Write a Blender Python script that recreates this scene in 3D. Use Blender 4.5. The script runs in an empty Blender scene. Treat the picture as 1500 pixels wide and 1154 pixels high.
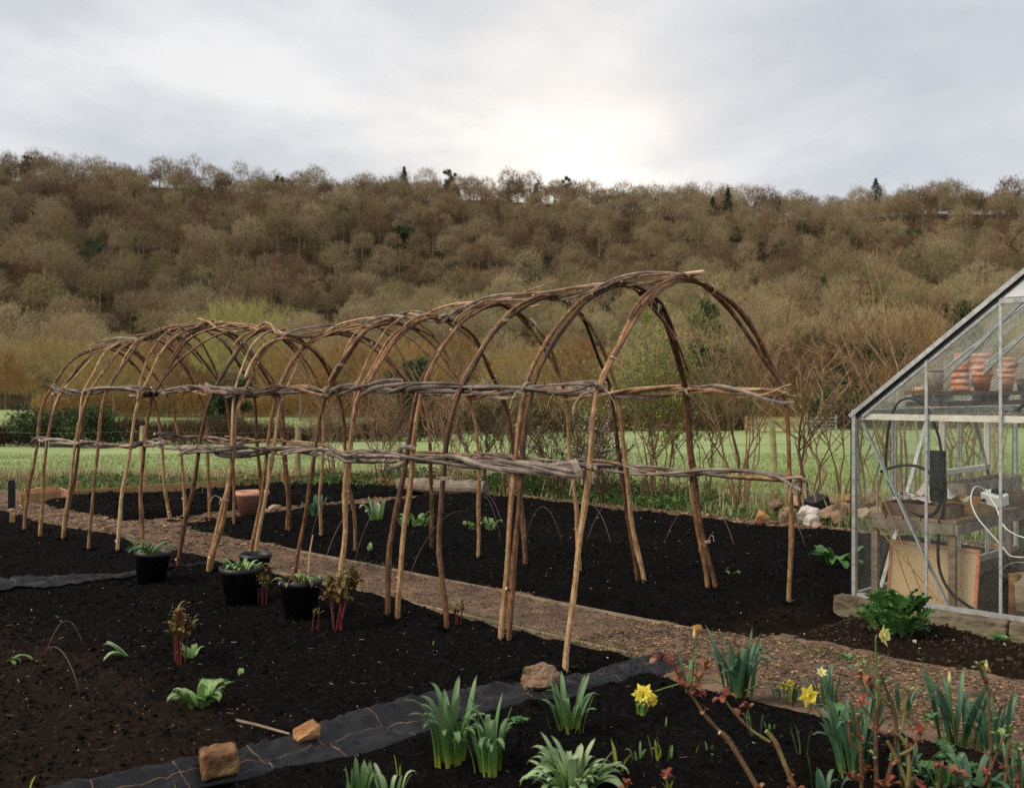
import bpy, math, random
import numpy as np
from mathutils import Vector, Matrix, Euler

# ------------------------------------------------------------------ camera, world, sun, exposure
SC = bpy.context.scene
COL = SC.collection
PI = math.pi
CAMZ = 1.6

cam_d = bpy.data.cameras.new('camera')
cam_d.lens = 36.0
cam_d.sensor_width = 36.0
cam_d.shift_y = -5 / 1500
cam_d.clip_start = 0.1
cam_d.clip_end = 6000
cam_d.dof.use_dof = True
cam_d.dof.focus_distance = 7.4
cam_d.dof.aperture_fstop = 3.2
cam = bpy.data.objects.new('camera', cam_d)
cam.location = (0, 0, CAMZ)
cam.rotation_euler = (PI / 2, 0, 0)
COL.objects.link(cam)
SC.camera = cam

SUN_EL = math.radians(42)
SUN_AZ = math.radians(-115)       # clockwise from +Y
sun_dir = Vector((math.sin(SUN_AZ) * math.cos(SUN_EL), math.cos(SUN_AZ) * math.cos(SUN_EL), math.sin(SUN_EL)))

world = bpy.data.worlds.new('World')
SC.world = world
world.use_nodes = True


def build_world():
    nt = world.node_tree
    N, L = nt.nodes, nt.links
    N.clear()
    out = N.new('ShaderNodeOutputWorld')
    bg = N.new('ShaderNodeBackground')
    bg.inputs['Strength'].default_value = 0.058
    L.new(bg.outputs[0], out.inputs[0])
    tc = N.new('ShaderNodeTexCoord')
    sky = N.new('ShaderNodeTexSky')
    sky.sky_type = 'NISHITA'
    sky.sun_disc = False
    sky.sun_elevation = SUN_EL
    sky.sun_rotation = SUN_AZ
    sky.air_density = 1.0
    sky.dust_density = 2.0
    # cloud layer seen in perspective: direction divided by its height
    sep = N.new('ShaderNodeSeparateXYZ')
    L.new(tc.outputs['Generated'], sep.inputs[0])
    add = N.new('ShaderNodeMath'); add.operation = 'ADD'; add.inputs[1].default_value = 0.16
    ab = N.new('ShaderNodeMath'); ab.operation = 'ABSOLUTE'
    L.new(sep.outputs['Z'], ab.inputs[0]); L.new(ab.outputs[0], add.inputs[0])
    dv = N.new('ShaderNodeVectorMath'); dv.operation = 'DIVIDE'
    comb = N.new('ShaderNodeCombineXYZ')
    L.new(add.outputs[0], comb.inputs[0]); L.new(add.outputs[0], comb.inputs[1])
    comb.inputs[2].default_value = 1.0
    L.new(tc.outputs['Generated'], dv.inputs[0]); L.new(comb.outputs[0], dv.inputs[1])
    mp = N.new('ShaderNodeMapping')
    mp.inputs['Location'].default_value = (0.55, 3.3, 0.0)
    L.new(dv.outputs[0], mp.inputs[0])
    n1 = N.new('ShaderNodeTexNoise')
    n1.inputs['Scale'].default_value = 0.9
    n1.inputs['Detail'].default_value = 9
    n1.inputs['Roughness'].default_value = 0.57
    n1.inputs['Distortion'].default_value = 0.25
    L.new(mp.outputs[0], n1.inputs['Vector'])
    r1 = N.new('ShaderNodeValToRGB')
    e = r1.color_ramp.elements
    e[0].position = 0.36; e[0].color = (5.0, 5.35, 5.85, 1)
    e[1].position = 0.64; e[1].color = (8.3, 8.25, 8.15, 1)
    m = e.new(0.5); m.color = (6.3, 6.5, 6.75, 1)
    L.new(n1.outputs['Fac'], r1.inputs[0])
    # thin gaps through which the blue sky shows
    mix = N.new('ShaderNodeMix'); mix.data_type = 'RGBA'
    mix.inputs['Factor'].default_value = 0.9
    L.new(sky.outputs[0], mix.inputs['A']); L.new(r1.outputs[0], mix.inputs['B'])
    # patch of bright cloud low ahead, a glow added away from the sun lamp
    gd = Vector((0.045, 1.0, 0.205)).normalized()
    dot = N.new('ShaderNodeVectorMath'); dot.operation = 'DOT_PRODUCT'
    dot.inputs[1].default_value = gd
    L.new(tc.outputs['Generated'], dot.inputs[0])
    mx = N.new('ShaderNodeMath'); mx.operation = 'MAXIMUM'; mx.inputs[1].default_value = 0.0
    L.new(dot.outputs['Value'], mx.inputs[0])
    pw = N.new('ShaderNodeMath'); pw.operation = 'POWER'; pw.inputs[1].default_value = 95
    L.new(mx.outputs[0], pw.inputs[0])
    nz = N.new('ShaderNodeTexNoise'); nz.inputs['Scale'].default_value = 2.2; nz.inputs['Detail'].default_value = 5
    L.new(mp.outputs[0], nz.inputs['Vector'])
    ml = N.new('ShaderNodeMath'); ml.operation = 'MULTIPLY'
    L.new(pw.outputs[0], ml.inputs[0]); L.new(nz.outputs['Fac'], ml.inputs[1])
    gl = N.new('ShaderNodeMix'); gl.data_type = 'RGBA'; gl.blend_type = 'ADD'
    gl.inputs['B'].default_value = (7.0, 5.3, 3.3, 1)
    L.new(ml.outputs[0], gl.inputs['Factor'])
    L.new(mix.outputs['Result'], gl.inputs['A'])
    L.new(gl.outputs['Result'], bg.inputs[0])


build_world()

sun_l = bpy.data.lights.new('sun', 'SUN')
sun_l.energy = 1.5
sun_l.angle = math.radians(40)
sun_l.color = (1.0, 0.88, 0.70)
sun_o = bpy.data.objects.new('sun', sun_l)
sun_o.rotation_euler = sun_dir.to_track_quat('Z', 'Y').to_euler()
COL.objects.link(sun_o)

SC.render.engine = 'CYCLES'
SC.view_settings.view_transform = 'Standard'
SC.view_settings.look = 'None'
SC.view_settings.exposure = 0.98
SC.view_settings.gamma = 1.0
SC.view_settings.use_curve_mapping = False
SC.cycles.use_denoising = False
SC.cycles.use_adaptive_sampling = False
SC.cycles.max_bounces = 8
SC.cycles.diffuse_bounces = 3
SC.cycles.transparent_max_bounces = 16

# ------------------------------------------------------------------ helpers
S2 = math.sqrt(2)


def P(px, py, z=0.0):
    """point of the level z seen at photo pixel (px, py)"""
    d = 1500 * (CAMZ - z) / (py - 572)
    return Vector(((px - 750) / 1500 * d, d, z))


def ST(s, t, z=0.0):
    """garden frame: s runs along the path (away, to the left), t across it (away, to the right)"""
    return Vector(((t - s) / S2, (t + s) / S2, z))


def tag(o, label=None, cat=None, group=None, kind=None):
    if label: o['label'] = label
    if cat: o['category'] = cat
    if group: o['group'] = group
    if kind: o['kind'] = kind
    return o


def hash2(ix, iy, seed):
    h = (ix.astype(np.int64) * 374761393 + iy.astype(np.int64) * 668265263 + seed * 1442695041) & 0x7fffffff
    h = ((h ^ (h >> 13)) * 1274126177) & 0x7fffffff
    h = h ^ (h >> 16)
    return (h & 0xffff) / 65535.0


def vnoise(x, y, seed=0):
    x = np.asarray(x, float); y = np.asarray(y, float)
    ix = np.floor(x); iy = np.floor(y)
    fx = x - ix; fy = y - iy
    fx = fx * fx * (3 - 2 * fx); fy = fy * fy * (3 - 2 * fy)
    a = hash2(ix, iy, seed); b = hash2(ix + 1, iy, seed)
    c = hash2(ix, iy + 1, seed); d = hash2(ix + 1, iy + 1, seed)
    return (a * (1 - fx) + b * fx) * (1 - fy) + (c * (1 - fx) + d * fx) * fy - 0.5


def fbm(x, y, scale, octaves=4, seed=0, rough=0.5):
    r = 0; amp = 1.0; f = scale
    for i in range(octaves):
        r = r + amp * vnoise(np.asarray(x) * f, np.asarray(y) * f, seed + i * 17)
        amp *= rough; f *= 2.03
    return r


def fbm3(v, scale, octaves, seed, rough=0.5):
    x, y, z = v[:, 0] + 7, v[:, 1] + 13, v[:, 2] + 29
    return (fbm(x + z * .37, y - z * .21, scale, octaves, seed, rough) + fbm(y + x * .31, z - x * .17, scale, octaves, seed + 91, rough) + fbm(z + y * .29, x - y * .23, scale, octaves, seed + 57, rough)) / 1.8


def smooth(e0, e1, v):
    k = np.clip((np.asarray(v, float) - e0) / (e1 - e0), 0, 1)
    return k * k * (3 - 2 * k)


def make_obj(name, verts, faces, mats, parent=None, smooth_shade=False, midx=None):
    me = bpy.data.meshes.new(name)
    if isinstance(verts, np.ndarray): verts = verts.tolist()
    if isinstance(faces, np.ndarray): faces = faces.tolist()
    me.from_pydata(verts, [], faces)
    for m in (mats if isinstance(mats, (list, tuple)) else [mats]):
        me.materials.append(m)
    if midx is not None:
        me.polygons.foreach_set('material_index', np.asarray(midx, np.int32))
    if smooth_shade:
        me.polygons.foreach_set('use_smooth', np.ones(len(me.polygons), bool))
    me.update()
    return link(name, me, parent)


def link(name, me, parent=None, loc=None, rot=None, scale=None):
    o = bpy.data.objects.new(name, me)
    COL.objects.link(o)
    if parent is not None: o.parent = parent
    if loc is not None: o.location = loc
    if rot is not None: o.rotation_euler = rot
    if scale is not None: o.scale = scale
    return o


def empty(name, loc, rz=0.0):
    o = bpy.data.objects.new(name, None)
    o.empty_display_size = 0.1
    o.location = loc
    o.rotation_euler = (0, 0, rz)
    COL.objects.link(o)
    return o


class MB:
    def __init__(self):
        self.v = []; self.f = []; self.m = []

    def add(self, v, f, m=0):
        n = len(self.v)
        self.v.extend([tuple(p) for p in v])
        for q in f:
            self.f.append(tuple(i + n for i in q)); self.m.append(m)
        return self

    def box(self, c, size, rot=None, m=0):
        hx, hy, hz = [s / 2 for s in size]
        vs = [Vector((x, y, z)) for x in (-hx, hx) for y in (-hy, hy) for z in (-hz, hz)]
        if rot is not None:
            M = rot if isinstance(rot, Matrix) else Euler(rot).to_matrix()
            vs = [M @ q for q in vs]
        c = Vector(c)
        return self.add([q + c for q in vs], [(0, 1, 3, 2), (4, 6, 7, 5), (0, 4, 5, 1), (2, 3, 7, 6), (0, 2, 6, 4), (1, 5, 7, 3)], m)

    def beam(self, a, b, w, h, up=(0, 0, 1), m=0):
        a = Vector(a); b = Vector(b); d = b - a
        x = d.normalized(); y = Vector(up).cross(x)
        if y.length < 1e-4: y = Vector((0, 1, 0)).cross(x)
        y.normalize(); z = x.cross(y)
        M = Matrix((x, y, z)).transposed()
        return self.box((a + b) / 2, (d.length, w, h), M, m)

    def tube(self, pts, radii, sides=6, cap=True, m=0):
        pts = [Vector(p) for p in pts]
        n = len(pts)
        if not hasattr(radii, '__len__'): radii = [radii] * n
        vs = []; fs = []
        t0 = (pts[1] - pts[0]).normalized()
        ref = Vector((1, 0, 0)) if abs(t0.x) < 0.8 else Vector((0, 1, 0))
        nrm = (ref - t0 * ref.dot(t0)).normalized()
        for i in range(n):
            a = pts[max(0, i - 1)]; b = pts[min(n - 1, i + 1)]
            t = (b - a)
            t = t.normalized() if t.length > 1e-9 else t0
            nrm = nrm - t * nrm.dot(t)
            nrm = nrm.normalized() if nrm.length > 1e-6 else Vector((0, 0, 1))
            bi = t.cross(nrm)
            for k in range(sides):
                a2 = 2 * PI * k / sides
                vs.append(pts[i] + (nrm * math.cos(a2) + bi * math.sin(a2)) * radii[i])
        for i in range(n - 1):
            for k in range(sides):
                k2 = (k + 1) % sides
                fs.append((i * sides + k, i * sides + k2, (i + 1) * sides + k2, (i + 1) * sides + k))
        if cap:
            fs.append(tuple(reversed(range(sides))))
            fs.append(tuple((n - 1) * sides + k for k in range(sides)))
        return self.add(vs, fs, m)

    def lathe(self, prof, seg=20, center=(0, 0, 0), m=0):
        vs = []; fs = []
        c = Vector(center)
        for r, z in prof:
            for k in range(seg):
                a = 2 * PI * k / seg
                vs.append(c + Vector((r * math.cos(a), r * math.sin(a), z)))
        for i in range(len(prof) - 1):
            for k in range(seg):
                k2 = (k + 1) % seg
                fs.append((i * seg + k, i * seg + k2, (i + 1) * seg + k2, (i + 1) * seg + k))
        return self.add(vs, fs, m)

    def build(self, name, mats, parent=None, smooth_shade=False):
        return make_obj(name, self.v, self.f, mats, parent, smooth_shade, self.m)


def cat_arrays(parts):
    vs = []; fs = []; ms = []; n = 0
    for v, f, m in parts:
        vs.append(v); fs.extend((np.asarray(f) + n).tolist()); ms.extend([m] * len(f)); n += len(v)
    return np.concatenate(vs), fs, ms


def segs(A, B, ra, rb, k=3):
    """tapered k-sided prisms between rows of A and B"""
    A = np.asarray(A, float); B = np.asarray(B, float)
    n = len(A)
    ra = np.broadcast_to(np.asarray(ra, float), (n,)); rb = np.broadcast_to(np.asarray(rb, float), (n,))
    d = B - A
    d = d / (np.linalg.norm(d, axis=1, keepdims=True) + 1e-9)
    ref = np.where(np.abs(d[:, 2:3]) < 0.9, np.array([[0, 0, 1.0]]), np.array([[1.0, 0, 0]]))
    u = np.cross(d, ref); u /= np.linalg.norm(u, axis=1, keepdims=True) + 1e-9
    w = np.cross(d, u)
    V = np.zeros((n, 2 * k, 3))
    for j in range(k):
        a = 2 * PI * j / k
        o = u * math.cos(a) + w * math.sin(a)
        V[:, j] = A + o * ra[:, None]
        V[:, k + j] = B + o * rb[:, None]
    base = (np.arange(n) * 2 * k)[:, None]
    F = np.concatenate([base + np.array([[j, (j + 1) % k, k + (j + 1) % k, k + j]]) for j in range(k)], 0)
    return V.reshape(-1, 3), F


def spikes(A, B, r):
    """three-sided pointed twigs"""
    A = np.asarray(A, float); B = np.asarray(B, float); n = len(A)
    d = B - A
    d = d / (np.linalg.norm(d, axis=1, keepdims=True) + 1e-9)
    ref = np.where(np.abs(d[:, 2:3]) < 0.9, np.array([[0, 0, 1.0]]), np.array([[1.0, 0, 0]]))
    u = np.cross(d, ref); u /= np.linalg.norm(u, axis=1, keepdims=True) + 1e-9
    w = np.cross(d, u)
    V = np.zeros((n, 4, 3))
    r = np.broadcast_to(np.asarray(r, float), (n,))[:, None]
    for j in range(3):
        a = 2 * PI * j / 3
        V[:, j] = A + (u * math.cos(a) + w * math.sin(a)) * r
    V[:, 3] = B
    base = (np.arange(n) * 4)[:, None]
    F = np.concatenate([base + np.array([[j, (j + 1) % 3, 3]]) for j in range(3)], 0)
    return V.reshape(-1, 3), F


def rand_rots(n, rng):
    q = rng.normal(size=(n, 4)); q /= np.linalg.norm(q, axis=1, keepdims=True)
    w, x, y, z = q.T
    return np.stack([np.stack([1 - 2 * (y * y + z * z), 2 * (x * y - z * w), 2 * (x * z + y * w)], 1),
                     np.stack([2 * (x * y + z * w), 1 - 2 * (x * x + z * z), 2 * (y * z - x * w)], 1),
                     np.stack([2 * (x * z - y * w), 2 * (y * z + x * w), 1 - 2 * (x * x + y * y)], 1)], 1)


def stamp(bv, bf, pos, scl, rots):
    """copies of a small shape as one mesh"""
    bv = np.asarray(bv, float); bf = np.asarray(bf)
    n = len(pos)
    V = bv[None] * np.asarray(scl)[:, None, :]
    V = np.einsum('nij,nvj->nvi', rots, V) + np.asarray(pos)[:, None, :]
    F = (np.arange(n) * len(bv))[:, None, None] + bf[None]
    return V.reshape(-1, 3), F.reshape(-1, bf.shape[1])


OCT_V = np.array([(1, 0, 0), (-1, 0, 0), (0, 1, 0), (0, -1, 0), (0, 0, 1), (0, 0, -1)], float)
OCT_F = np.array([(0, 2, 4), (2, 1, 4), (1, 3, 4), (3, 0, 4), (2, 0, 5), (1, 2, 5), (3, 1, 5), (0, 3, 5)])
BOX_V = np.array([(x, y, z) for x in (-1, 1) for y in (-1, 1) for z in (-1, 1)], float)
BOX_F = np.array([(0, 1, 3, 2), (4, 6, 7, 5), (0, 4, 5, 1), (2, 3, 7, 6), (0, 2, 6, 4), (1, 5, 7, 3)])
LEAF_V = np.array([(0, 0, 0), (0.45, 0.28, 0.08), (1, 0, 0), (0.45, -0.28, 0.08)], float)
LEAF_F = np.array([(0, 1, 2, 3)])


def ico(sub):
    import bmesh
    bm = bmesh.new(); bmesh.ops.create_icosphere(bm, subdivisions=sub, radius=1)
    v = np.array([p.co[:] for p in bm.verts]); f = np.array([[q.index for q in g.verts] for g in bm.faces])
    bm.free(); return v, f


ICO1_V, ICO1_F = ico(1)
ICO2_V, ICO2_F = ico(2)
ICO3_V, ICO3_F = ico(3)


def grid(xs, ys):
    X, Y = np.meshgrid(xs, ys)
    nx, ny = len(xs), len(ys)
    i = np.arange(nx - 1)[None, :] + (np.arange(ny - 1) * nx)[:, None]
    F = np.stack([i, i + 1, i + nx + 1, i + nx], -1).reshape(-1, 4)
    return X.ravel(), Y.ravel(), F


# ------------------------------------------------------------------ materials
def nodes_of(name):
    m = bpy.data.materials.new(name)
    m.use_nodes = True
    N = m.node_tree.nodes; L = m.node_tree.links
    return m, N, L, N['Principled BSDF']


def ramp_node(N, cols):
    r = N.new('ShaderNodeValToRGB')
    e = r.color_ramp.elements
    n = len(cols)
    for i, c in enumerate(cols):
        pos, c = c if len(c) == 2 else (0.28 + 0.44 * i / max(1, n - 1), c)
        if i < 2:
            el = e[i]
        else:
            el = e.new(pos)
        el.position = pos
        el.color = (*c, 1)
    return r


def mk(name, cols, scale=6, detail=6, rough=0.85, bump=0.3, bscale=40, bdist=0.01, spec=0.3, stretch=None,
       rnd=0.0, island=0.0, metal=0.0, coord='Object', translucent=0.0, hue=0.0, nrough=0.6):
    m, N, L, b = nodes_of(name)
    tc = N.new('ShaderNodeTexCoord')
    mp = N.new('ShaderNodeMapping')
    if stretch: mp.inputs['Scale'].default_value = stretch
    L.new(tc.outputs[coord], mp.inputs[0])
    n = N.new('ShaderNodeTexNoise')
    n.inputs['Scale'].default_value = scale; n.inputs['Detail'].default_value = detail
    n.inputs['Roughness'].default_value = nrough
    L.new(mp.outputs[0], n.inputs['Vector'])
    r = ramp_node(N, cols)
    L.new(n.outputs['Fac'], r.inputs[0])
    fac = None
    if rnd or island:
        if rnd:
            oi = N.new('ShaderNodeObjectInfo'); src = oi.outputs['Random']; k = rnd
        else:
            ge = N.new('ShaderNodeNewGeometry'); src = ge.outputs['Random Per Island']; k = island
        ma = N.new('ShaderNodeMath'); ma.operation = 'MULTIPLY_ADD'
        ma.inputs[1].default_value = k; ma.inputs[2].default_value = -k / 2
        L.new(src, ma.inputs[0])
        ad = N.new('ShaderNodeMath'); ad.operation = 'ADD'
        L.new(n.outputs['Fac'], ad.inputs[0]); L.new(ma.outputs[0], ad.inputs[1])
        L.new(ad.outputs[0], r.inputs[0])
    L.new(r.outputs[0], b.inputs['Base Color'])
    b.inputs['Roughness'].default_value = rough
    b.inputs['Specular IOR Level'].default_value = spec
    b.inputs['Metallic'].default_value = metal
    if bump:
        n2 = N.new('ShaderNodeTexNoise')
        n2.inputs['Scale'].default_value = bscale; n2.inputs['Detail'].default_value = 5
        L.new(mp.outputs[0], n2.inputs['Vector'])
        bp = N.new('ShaderNodeBump')
        bp.inputs['Strength'].default_value = bump; bp.inputs['Distance'].default_value = bdist
        L.new(n2.outputs['Fac'], bp.inputs['Height'])
        L.new(bp.outputs[0], b.inputs['Normal'])
    if translucent:
        tr = N.new('ShaderNodeBsdfTranslucent')
        L.new(r.outputs[0], tr.inputs[0])
        mx = N.new('ShaderNodeMixShader'); mx.inputs[0].default_value = translucent
        L.new(b.outputs[0], mx.inputs[1]); L.new(tr.outputs[0], mx.inputs[2])
        L.new(mx.outputs[0], N['Material Output'].inputs[0])
    return m


M = {}
def bark_material(name, cols, tone):
    """hazel bark: pale and flaky on the thick old butt, dark red-brown on the young wood further up the pole"""
    m = mk(name, cols, scale=14, detail=9, nrough=0.78, stretch=(1.8, 1.8, 0.8), rough=0.6, bump=0.8, bscale=50, bdist=0.006, rnd=0.34, spec=0.3)
    N, L = m.node_tree.nodes, m.node_tree.links
    r = next(n for n in N if n.type == 'VALTORGB')
    src = r.inputs[0].links[0].from_socket
    tc = next(n for n in N if n.type == 'TEX_COORD')
    sp = N.new('ShaderNodeSeparateXYZ'); L.new(tc.outputs['Object'], sp.inputs[0])
    ma = N.new('ShaderNodeMath'); ma.operation = 'MULTIPLY_ADD'; ma.inputs[1].default_value = -tone; ma.inputs[2].default_value = tone * 0.75
    L.new(sp.outputs['Z'], ma.inputs[0])
    ad = N.new('ShaderNodeMath'); ad.operation = 'ADD'
    L.new(src, ad.inputs[0]); L.new(ma.outputs[0], ad.inputs[1]); L.new(ad.outputs[0], r.inputs[0])
    return m


M['bark'] = bark_material('hazel_bark', [(0.24, (0.035, 0.018, 0.011)), (0.38, (0.11, 0.050, 0.023)), (0.48, (0.20, 0.098, 0.043)), (0.58, (0.32, 0.175, 0.080)), (0.70, (0.47, 0.31, 0.165)), (0.82, (0.58, 0.43, 0.26))], 0.07)
M['bark_top'] = mk('hazel_shoot_bark', [(0.18, (0.045, 0.025, 0.016)), (0.38, (0.155, 0.074, 0.036)), (0.52, (0.27, 0.145, 0.068)), (0.72, (0.48, 0.32, 0.175))],
                   scale=8, stretch=(1.5, 1.5, 0.8), rough=0.55, bump=0.6, bscale=50, bdist=0.004, rnd=0.28, spec=0.4)
M['bark_grey'] = mk('weathered_rod_bark', [(0.2, (0.035, 0.026, 0.022)), (0.40, (0.10, 0.074, 0.062)), (0.55, (0.20, 0.152, 0.125)), (0.76, (0.42, 0.345, 0.275))],
                    scale=7, rough=0.6, bump=0.5, bscale=50, bdist=0.004, rnd=0.3, spec=0.4)
M['cut_wood'] = mk('cut_wood', [(0.3, (0.45, 0.30, 0.16)), (0.7, (0.66, 0.50, 0.32))], scale=30, rough=0.7, bump=0.2)
M['twine'] = mk('jute_twine', [(0.3, (0.30, 0.235, 0.17)), (0.7, (0.52, 0.43, 0.33))], scale=60, rough=0.9, bump=0.6, bscale=200, bdist=0.002)


def compost_material():
    m, N, L, b = nodes_of('black_compost')
    ge = N.new('ShaderNodeNewGeometry')
    n = N.new('ShaderNodeTexNoise'); n.inputs['Scale'].default_value = 26; n.inputs['Detail'].default_value = 8; n.inputs['Roughness'].default_value = 0.7
    L.new(ge.outputs['Position'], n.inputs['Vector'])
    black = ramp_node(N, [(0.3, (0.0026, 0.0024, 0.0024)), (0.55, (0.0062, 0.0057, 0.0055)), (0.70, (0.019, 0.0166, 0.0148)), (0.80, (0.05, 0.042, 0.036))])
    brown = ramp_node(N, [(0.3, (0.009, 0.006, 0.0042)), (0.55, (0.020, 0.0128, 0.0088)), (0.75, (0.050, 0.034, 0.024))])
    L.new(n.outputs['Fac'], black.inputs[0]); L.new(n.outputs['Fac'], brown.inputs[0])
    # where the compost has not been spread the brown soil shows
    at = N.new('ShaderNodeAttribute'); at.attribute_name = 'bare'
    n3 = N.new('ShaderNodeTexNoise'); n3.inputs['Scale'].default_value = 3.2; n3.inputs['Detail'].default_value = 7; n3.inputs['Roughness'].default_value = 0.65
    L.new(ge.outputs['Position'], n3.inputs['Vector'])
    ad = N.new('ShaderNodeMath'); ad.operation = 'ADD'
    L.new(n3.outputs['Fac'], ad.inputs[0]); L.new(at.outputs['Fac'], ad.inputs[1])
    rr = ramp_node(N, [(0.56, (0, 0, 0)), (0.70, (0.22, 0.22, 0.22)), (0.88, (0.25, 0.25, 0.25)), (1.12, (1, 1, 1))])
    L.new(ad.outputs[0], rr.inputs[0])
    mx = N.new('ShaderNodeMix'); mx.data_type = 'RGBA'
    L.new(rr.outputs[0], mx.inputs['Factor']); L.new(black.outputs[0], mx.inputs['A']); L.new(brown.outputs[0], mx.inputs['B'])
    L.new(mx.outputs['Result'], b.inputs['Base Color'])
    b.inputs['Roughness'].default_value = 0.95
    b.inputs['Specular IOR Level'].default_value = 0.03
    n2 = N.new('ShaderNodeTexNoise'); n2.inputs['Scale'].default_value = 55; n2.inputs['Detail'].default_value = 6; n2.inputs['Roughness'].default_value = 0.7
    L.new(ge.outputs['Position'], n2.inputs['Vector'])
    bp = N.new('ShaderNodeBump'); bp.inputs['Strength'].default_value = 0.9; bp.inputs['Distance'].default_value = 0.02
    L.new(n2.outputs['Fac'], bp.inputs['Height']); L.new(bp.outputs[0], b.inputs['Normal'])
    return m


M['compost'] = compost_material()
M['crumb'] = mk('compost_crumbs', [(0.2, (0.003, 0.0028, 0.0028)), (0.55, (0.008, 0.0072, 0.0068)), (0.85, (0.03, 0.025, 0.021))], scale=20, rough=0.95, bump=0.3, bscale=150, island=0.5, spec=0.03)
M['fleck'] = mk('pale_flecks', [(0.2, (0.08, 0.045, 0.026)), (0.45, (0.20, 0.125, 0.072)), (0.68, (0.34, 0.25, 0.17)), (0.95, (0.58, 0.52, 0.45))], scale=6, rough=0.9, bump=0, island=0.9)
M['path'] = mk('wood_chip_path', [(0.30, (0.05, 0.032, 0.022)), (0.44, (0.125, 0.083, 0.060)), (0.56, (0.19, 0.128, 0.090)), (0.72, (0.33, 0.21, 0.115))],
               scale=4.2, detail=10, nrough=0.72, rough=0.95, bump=0.8, bscale=48, bdist=0.02, spec=0.1)
M['chip'] = mk('wood_chips', [(0.15, (0.06, 0.04, 0.028)), (0.45, (0.135, 0.092, 0.066)), (0.68, (0.24, 0.155, 0.092)), (0.9, (0.46, 0.29, 0.14))], scale=5, rough=0.9, bump=0, island=0.85, spec=0.15)
M['soil'] = mk('brown_garden_soil', [(0.3, (0.018, 0.012, 0.008)), (0.5, (0.038, 0.026, 0.017)), (0.7, (0.085, 0.06, 0.036))], scale=7, detail=9, nrough=0.7, rough=0.95, bump=0.8, bscale=40, bdist=0.03, spec=0.1)
M['verge'] = mk('rough_verge', [(0.3, (0.035, 0.026, 0.014)), (0.45, (0.06, 0.055, 0.02)), (0.58, (0.05, 0.085, 0.022)), (0.72, (0.16, 0.13, 0.06))], scale=2.2, detail=9, nrough=0.7, rough=0.95, bump=0.8, bscale=20, bdist=0.05, spec=0.1)
M['field'] = mk('pasture_grass', [(0.25, (0.165, 0.225, 0.08)), (0.42, (0.24, 0.31, 0.12)), (0.58, (0.31, 0.375, 0.16)), (0.76, (0.40, 0.43, 0.21))], scale=0.35, detail=11, nrough=0.72, rough=0.9, bump=0.6, bscale=9, bdist=0.1, spec=0.2)
M['wood_floor'] = mk('leaf_litter', [(0.3, (0.018, 0.012, 0.007)), (0.5, (0.036, 0.025, 0.013)), (0.7, (0.06, 0.045, 0.02))], scale=0.08, detail=8, rough=0.95, bump=0.5, bscale=0.6, bdist=0.8, spec=0.05)


def twig_material(name, cols, trunk=False):
    """bare twigs; every tree takes its own tone"""
    m, N, L, b = nodes_of(name)
    oi = N.new('ShaderNodeObjectInfo')
    n = N.new('ShaderNodeTexNoise'); n.inputs['Scale'].default_value = 0.02; n.inputs['Detail'].default_value = 3
    L.new(oi.outputs['Location'], n.inputs['Vector'])
    a = N.new('ShaderNodeMath'); a.operation = 'MULTIPLY_ADD'; a.inputs[1].default_value = 0.75
    L.new(oi.outputs['Random'], a.inputs[0])
    s = N.new('ShaderNodeMath'); s.operation = 'MULTIPLY_ADD'; s.inputs[1].default_value = 0.9; s.inputs[2].default_value = -0.32
    L.new(n.outputs['Fac'], s.inputs[0]); L.new(s.outputs[0], a.inputs[2])
    r = ramp_node(N, cols)
    L.new(a.outputs[0], r.inputs[0])
    L.new(r.outputs[0], b.inputs['Base Color'])
    b.inputs['Roughness'].default_value = 0.85
    b.inputs['Specular IOR Level'].default_value = 0.15
    return m


M['wood_twig'] = twig_material('woodland_twigs', [(0.0, (0.085, 0.052, 0.033)), (0.2, (0.15, 0.095, 0.055)), (0.40, (0.31, 0.23, 0.135)), (0.58, (0.19, 0.16, 0.075)), (0.75, (0.37, 0.29, 0.175)), (0.9, (0.13, 0.075, 0.045)), (1.0, (0.21, 0.095, 0.05))])
M['low_twig'] = twig_material('lower_slope_twigs', [(0.0, (0.20, 0.145, 0.075)), (0.25, (0.38, 0.295, 0.165)), (0.5, (0.26, 0.225, 0.10)), (0.78, (0.43, 0.345, 0.20)), (1.0, (0.22, 0.135, 0.075))])
M['willow_twig'] = mk('willow_twigs', [(0.3, (0.25, 0.135, 0.05)), (0.5, (0.34, 0.20, 0.075)), (0.7, (0.31, 0.235, 0.085))], scale=0.3, rough=0.8, bump=0, rnd=0.5)
M['yellow_twig'] = mk('yellow_green_twigs', [(0.3, (0.27, 0.25, 0.075)), (0.7, (0.40, 0.36, 0.12))], scale=0.3, rough=0.8, bump=0)
M['trunk_grey'] = mk('grey_tree_bark', [(0.3, (0.11, 0.078, 0.048)), (0.7, (0.30, 0.225, 0.14))], scale=2, rough=0.9, bump=0.3, rnd=0.2)
M['shrub_twig'] = mk('shrub_twigs', [(0.3, (0.15, 0.085, 0.045)), (0.5, (0.25, 0.155, 0.085)), (0.7, (0.34, 0.24, 0.14))], scale=3, rough=0.7, bump=0, rnd=0.3)
M['tan_twig'] = mk('tan_shrub_twigs', [(0.3, (0.18, 0.105, 0.052)), (0.5, (0.28, 0.18, 0.095)), (0.7, (0.38, 0.275, 0.16))], scale=3, rough=0.7, bump=0, rnd=0.3)
M['dark_twig'] = mk('dark_hedge_twigs', [(0.3, (0.045, 0.028, 0.018)), (0.5, (0.085, 0.052, 0.03)), (0.7, (0.14, 0.085, 0.045))], scale=0.6, rough=0.85, bump=0)


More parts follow.
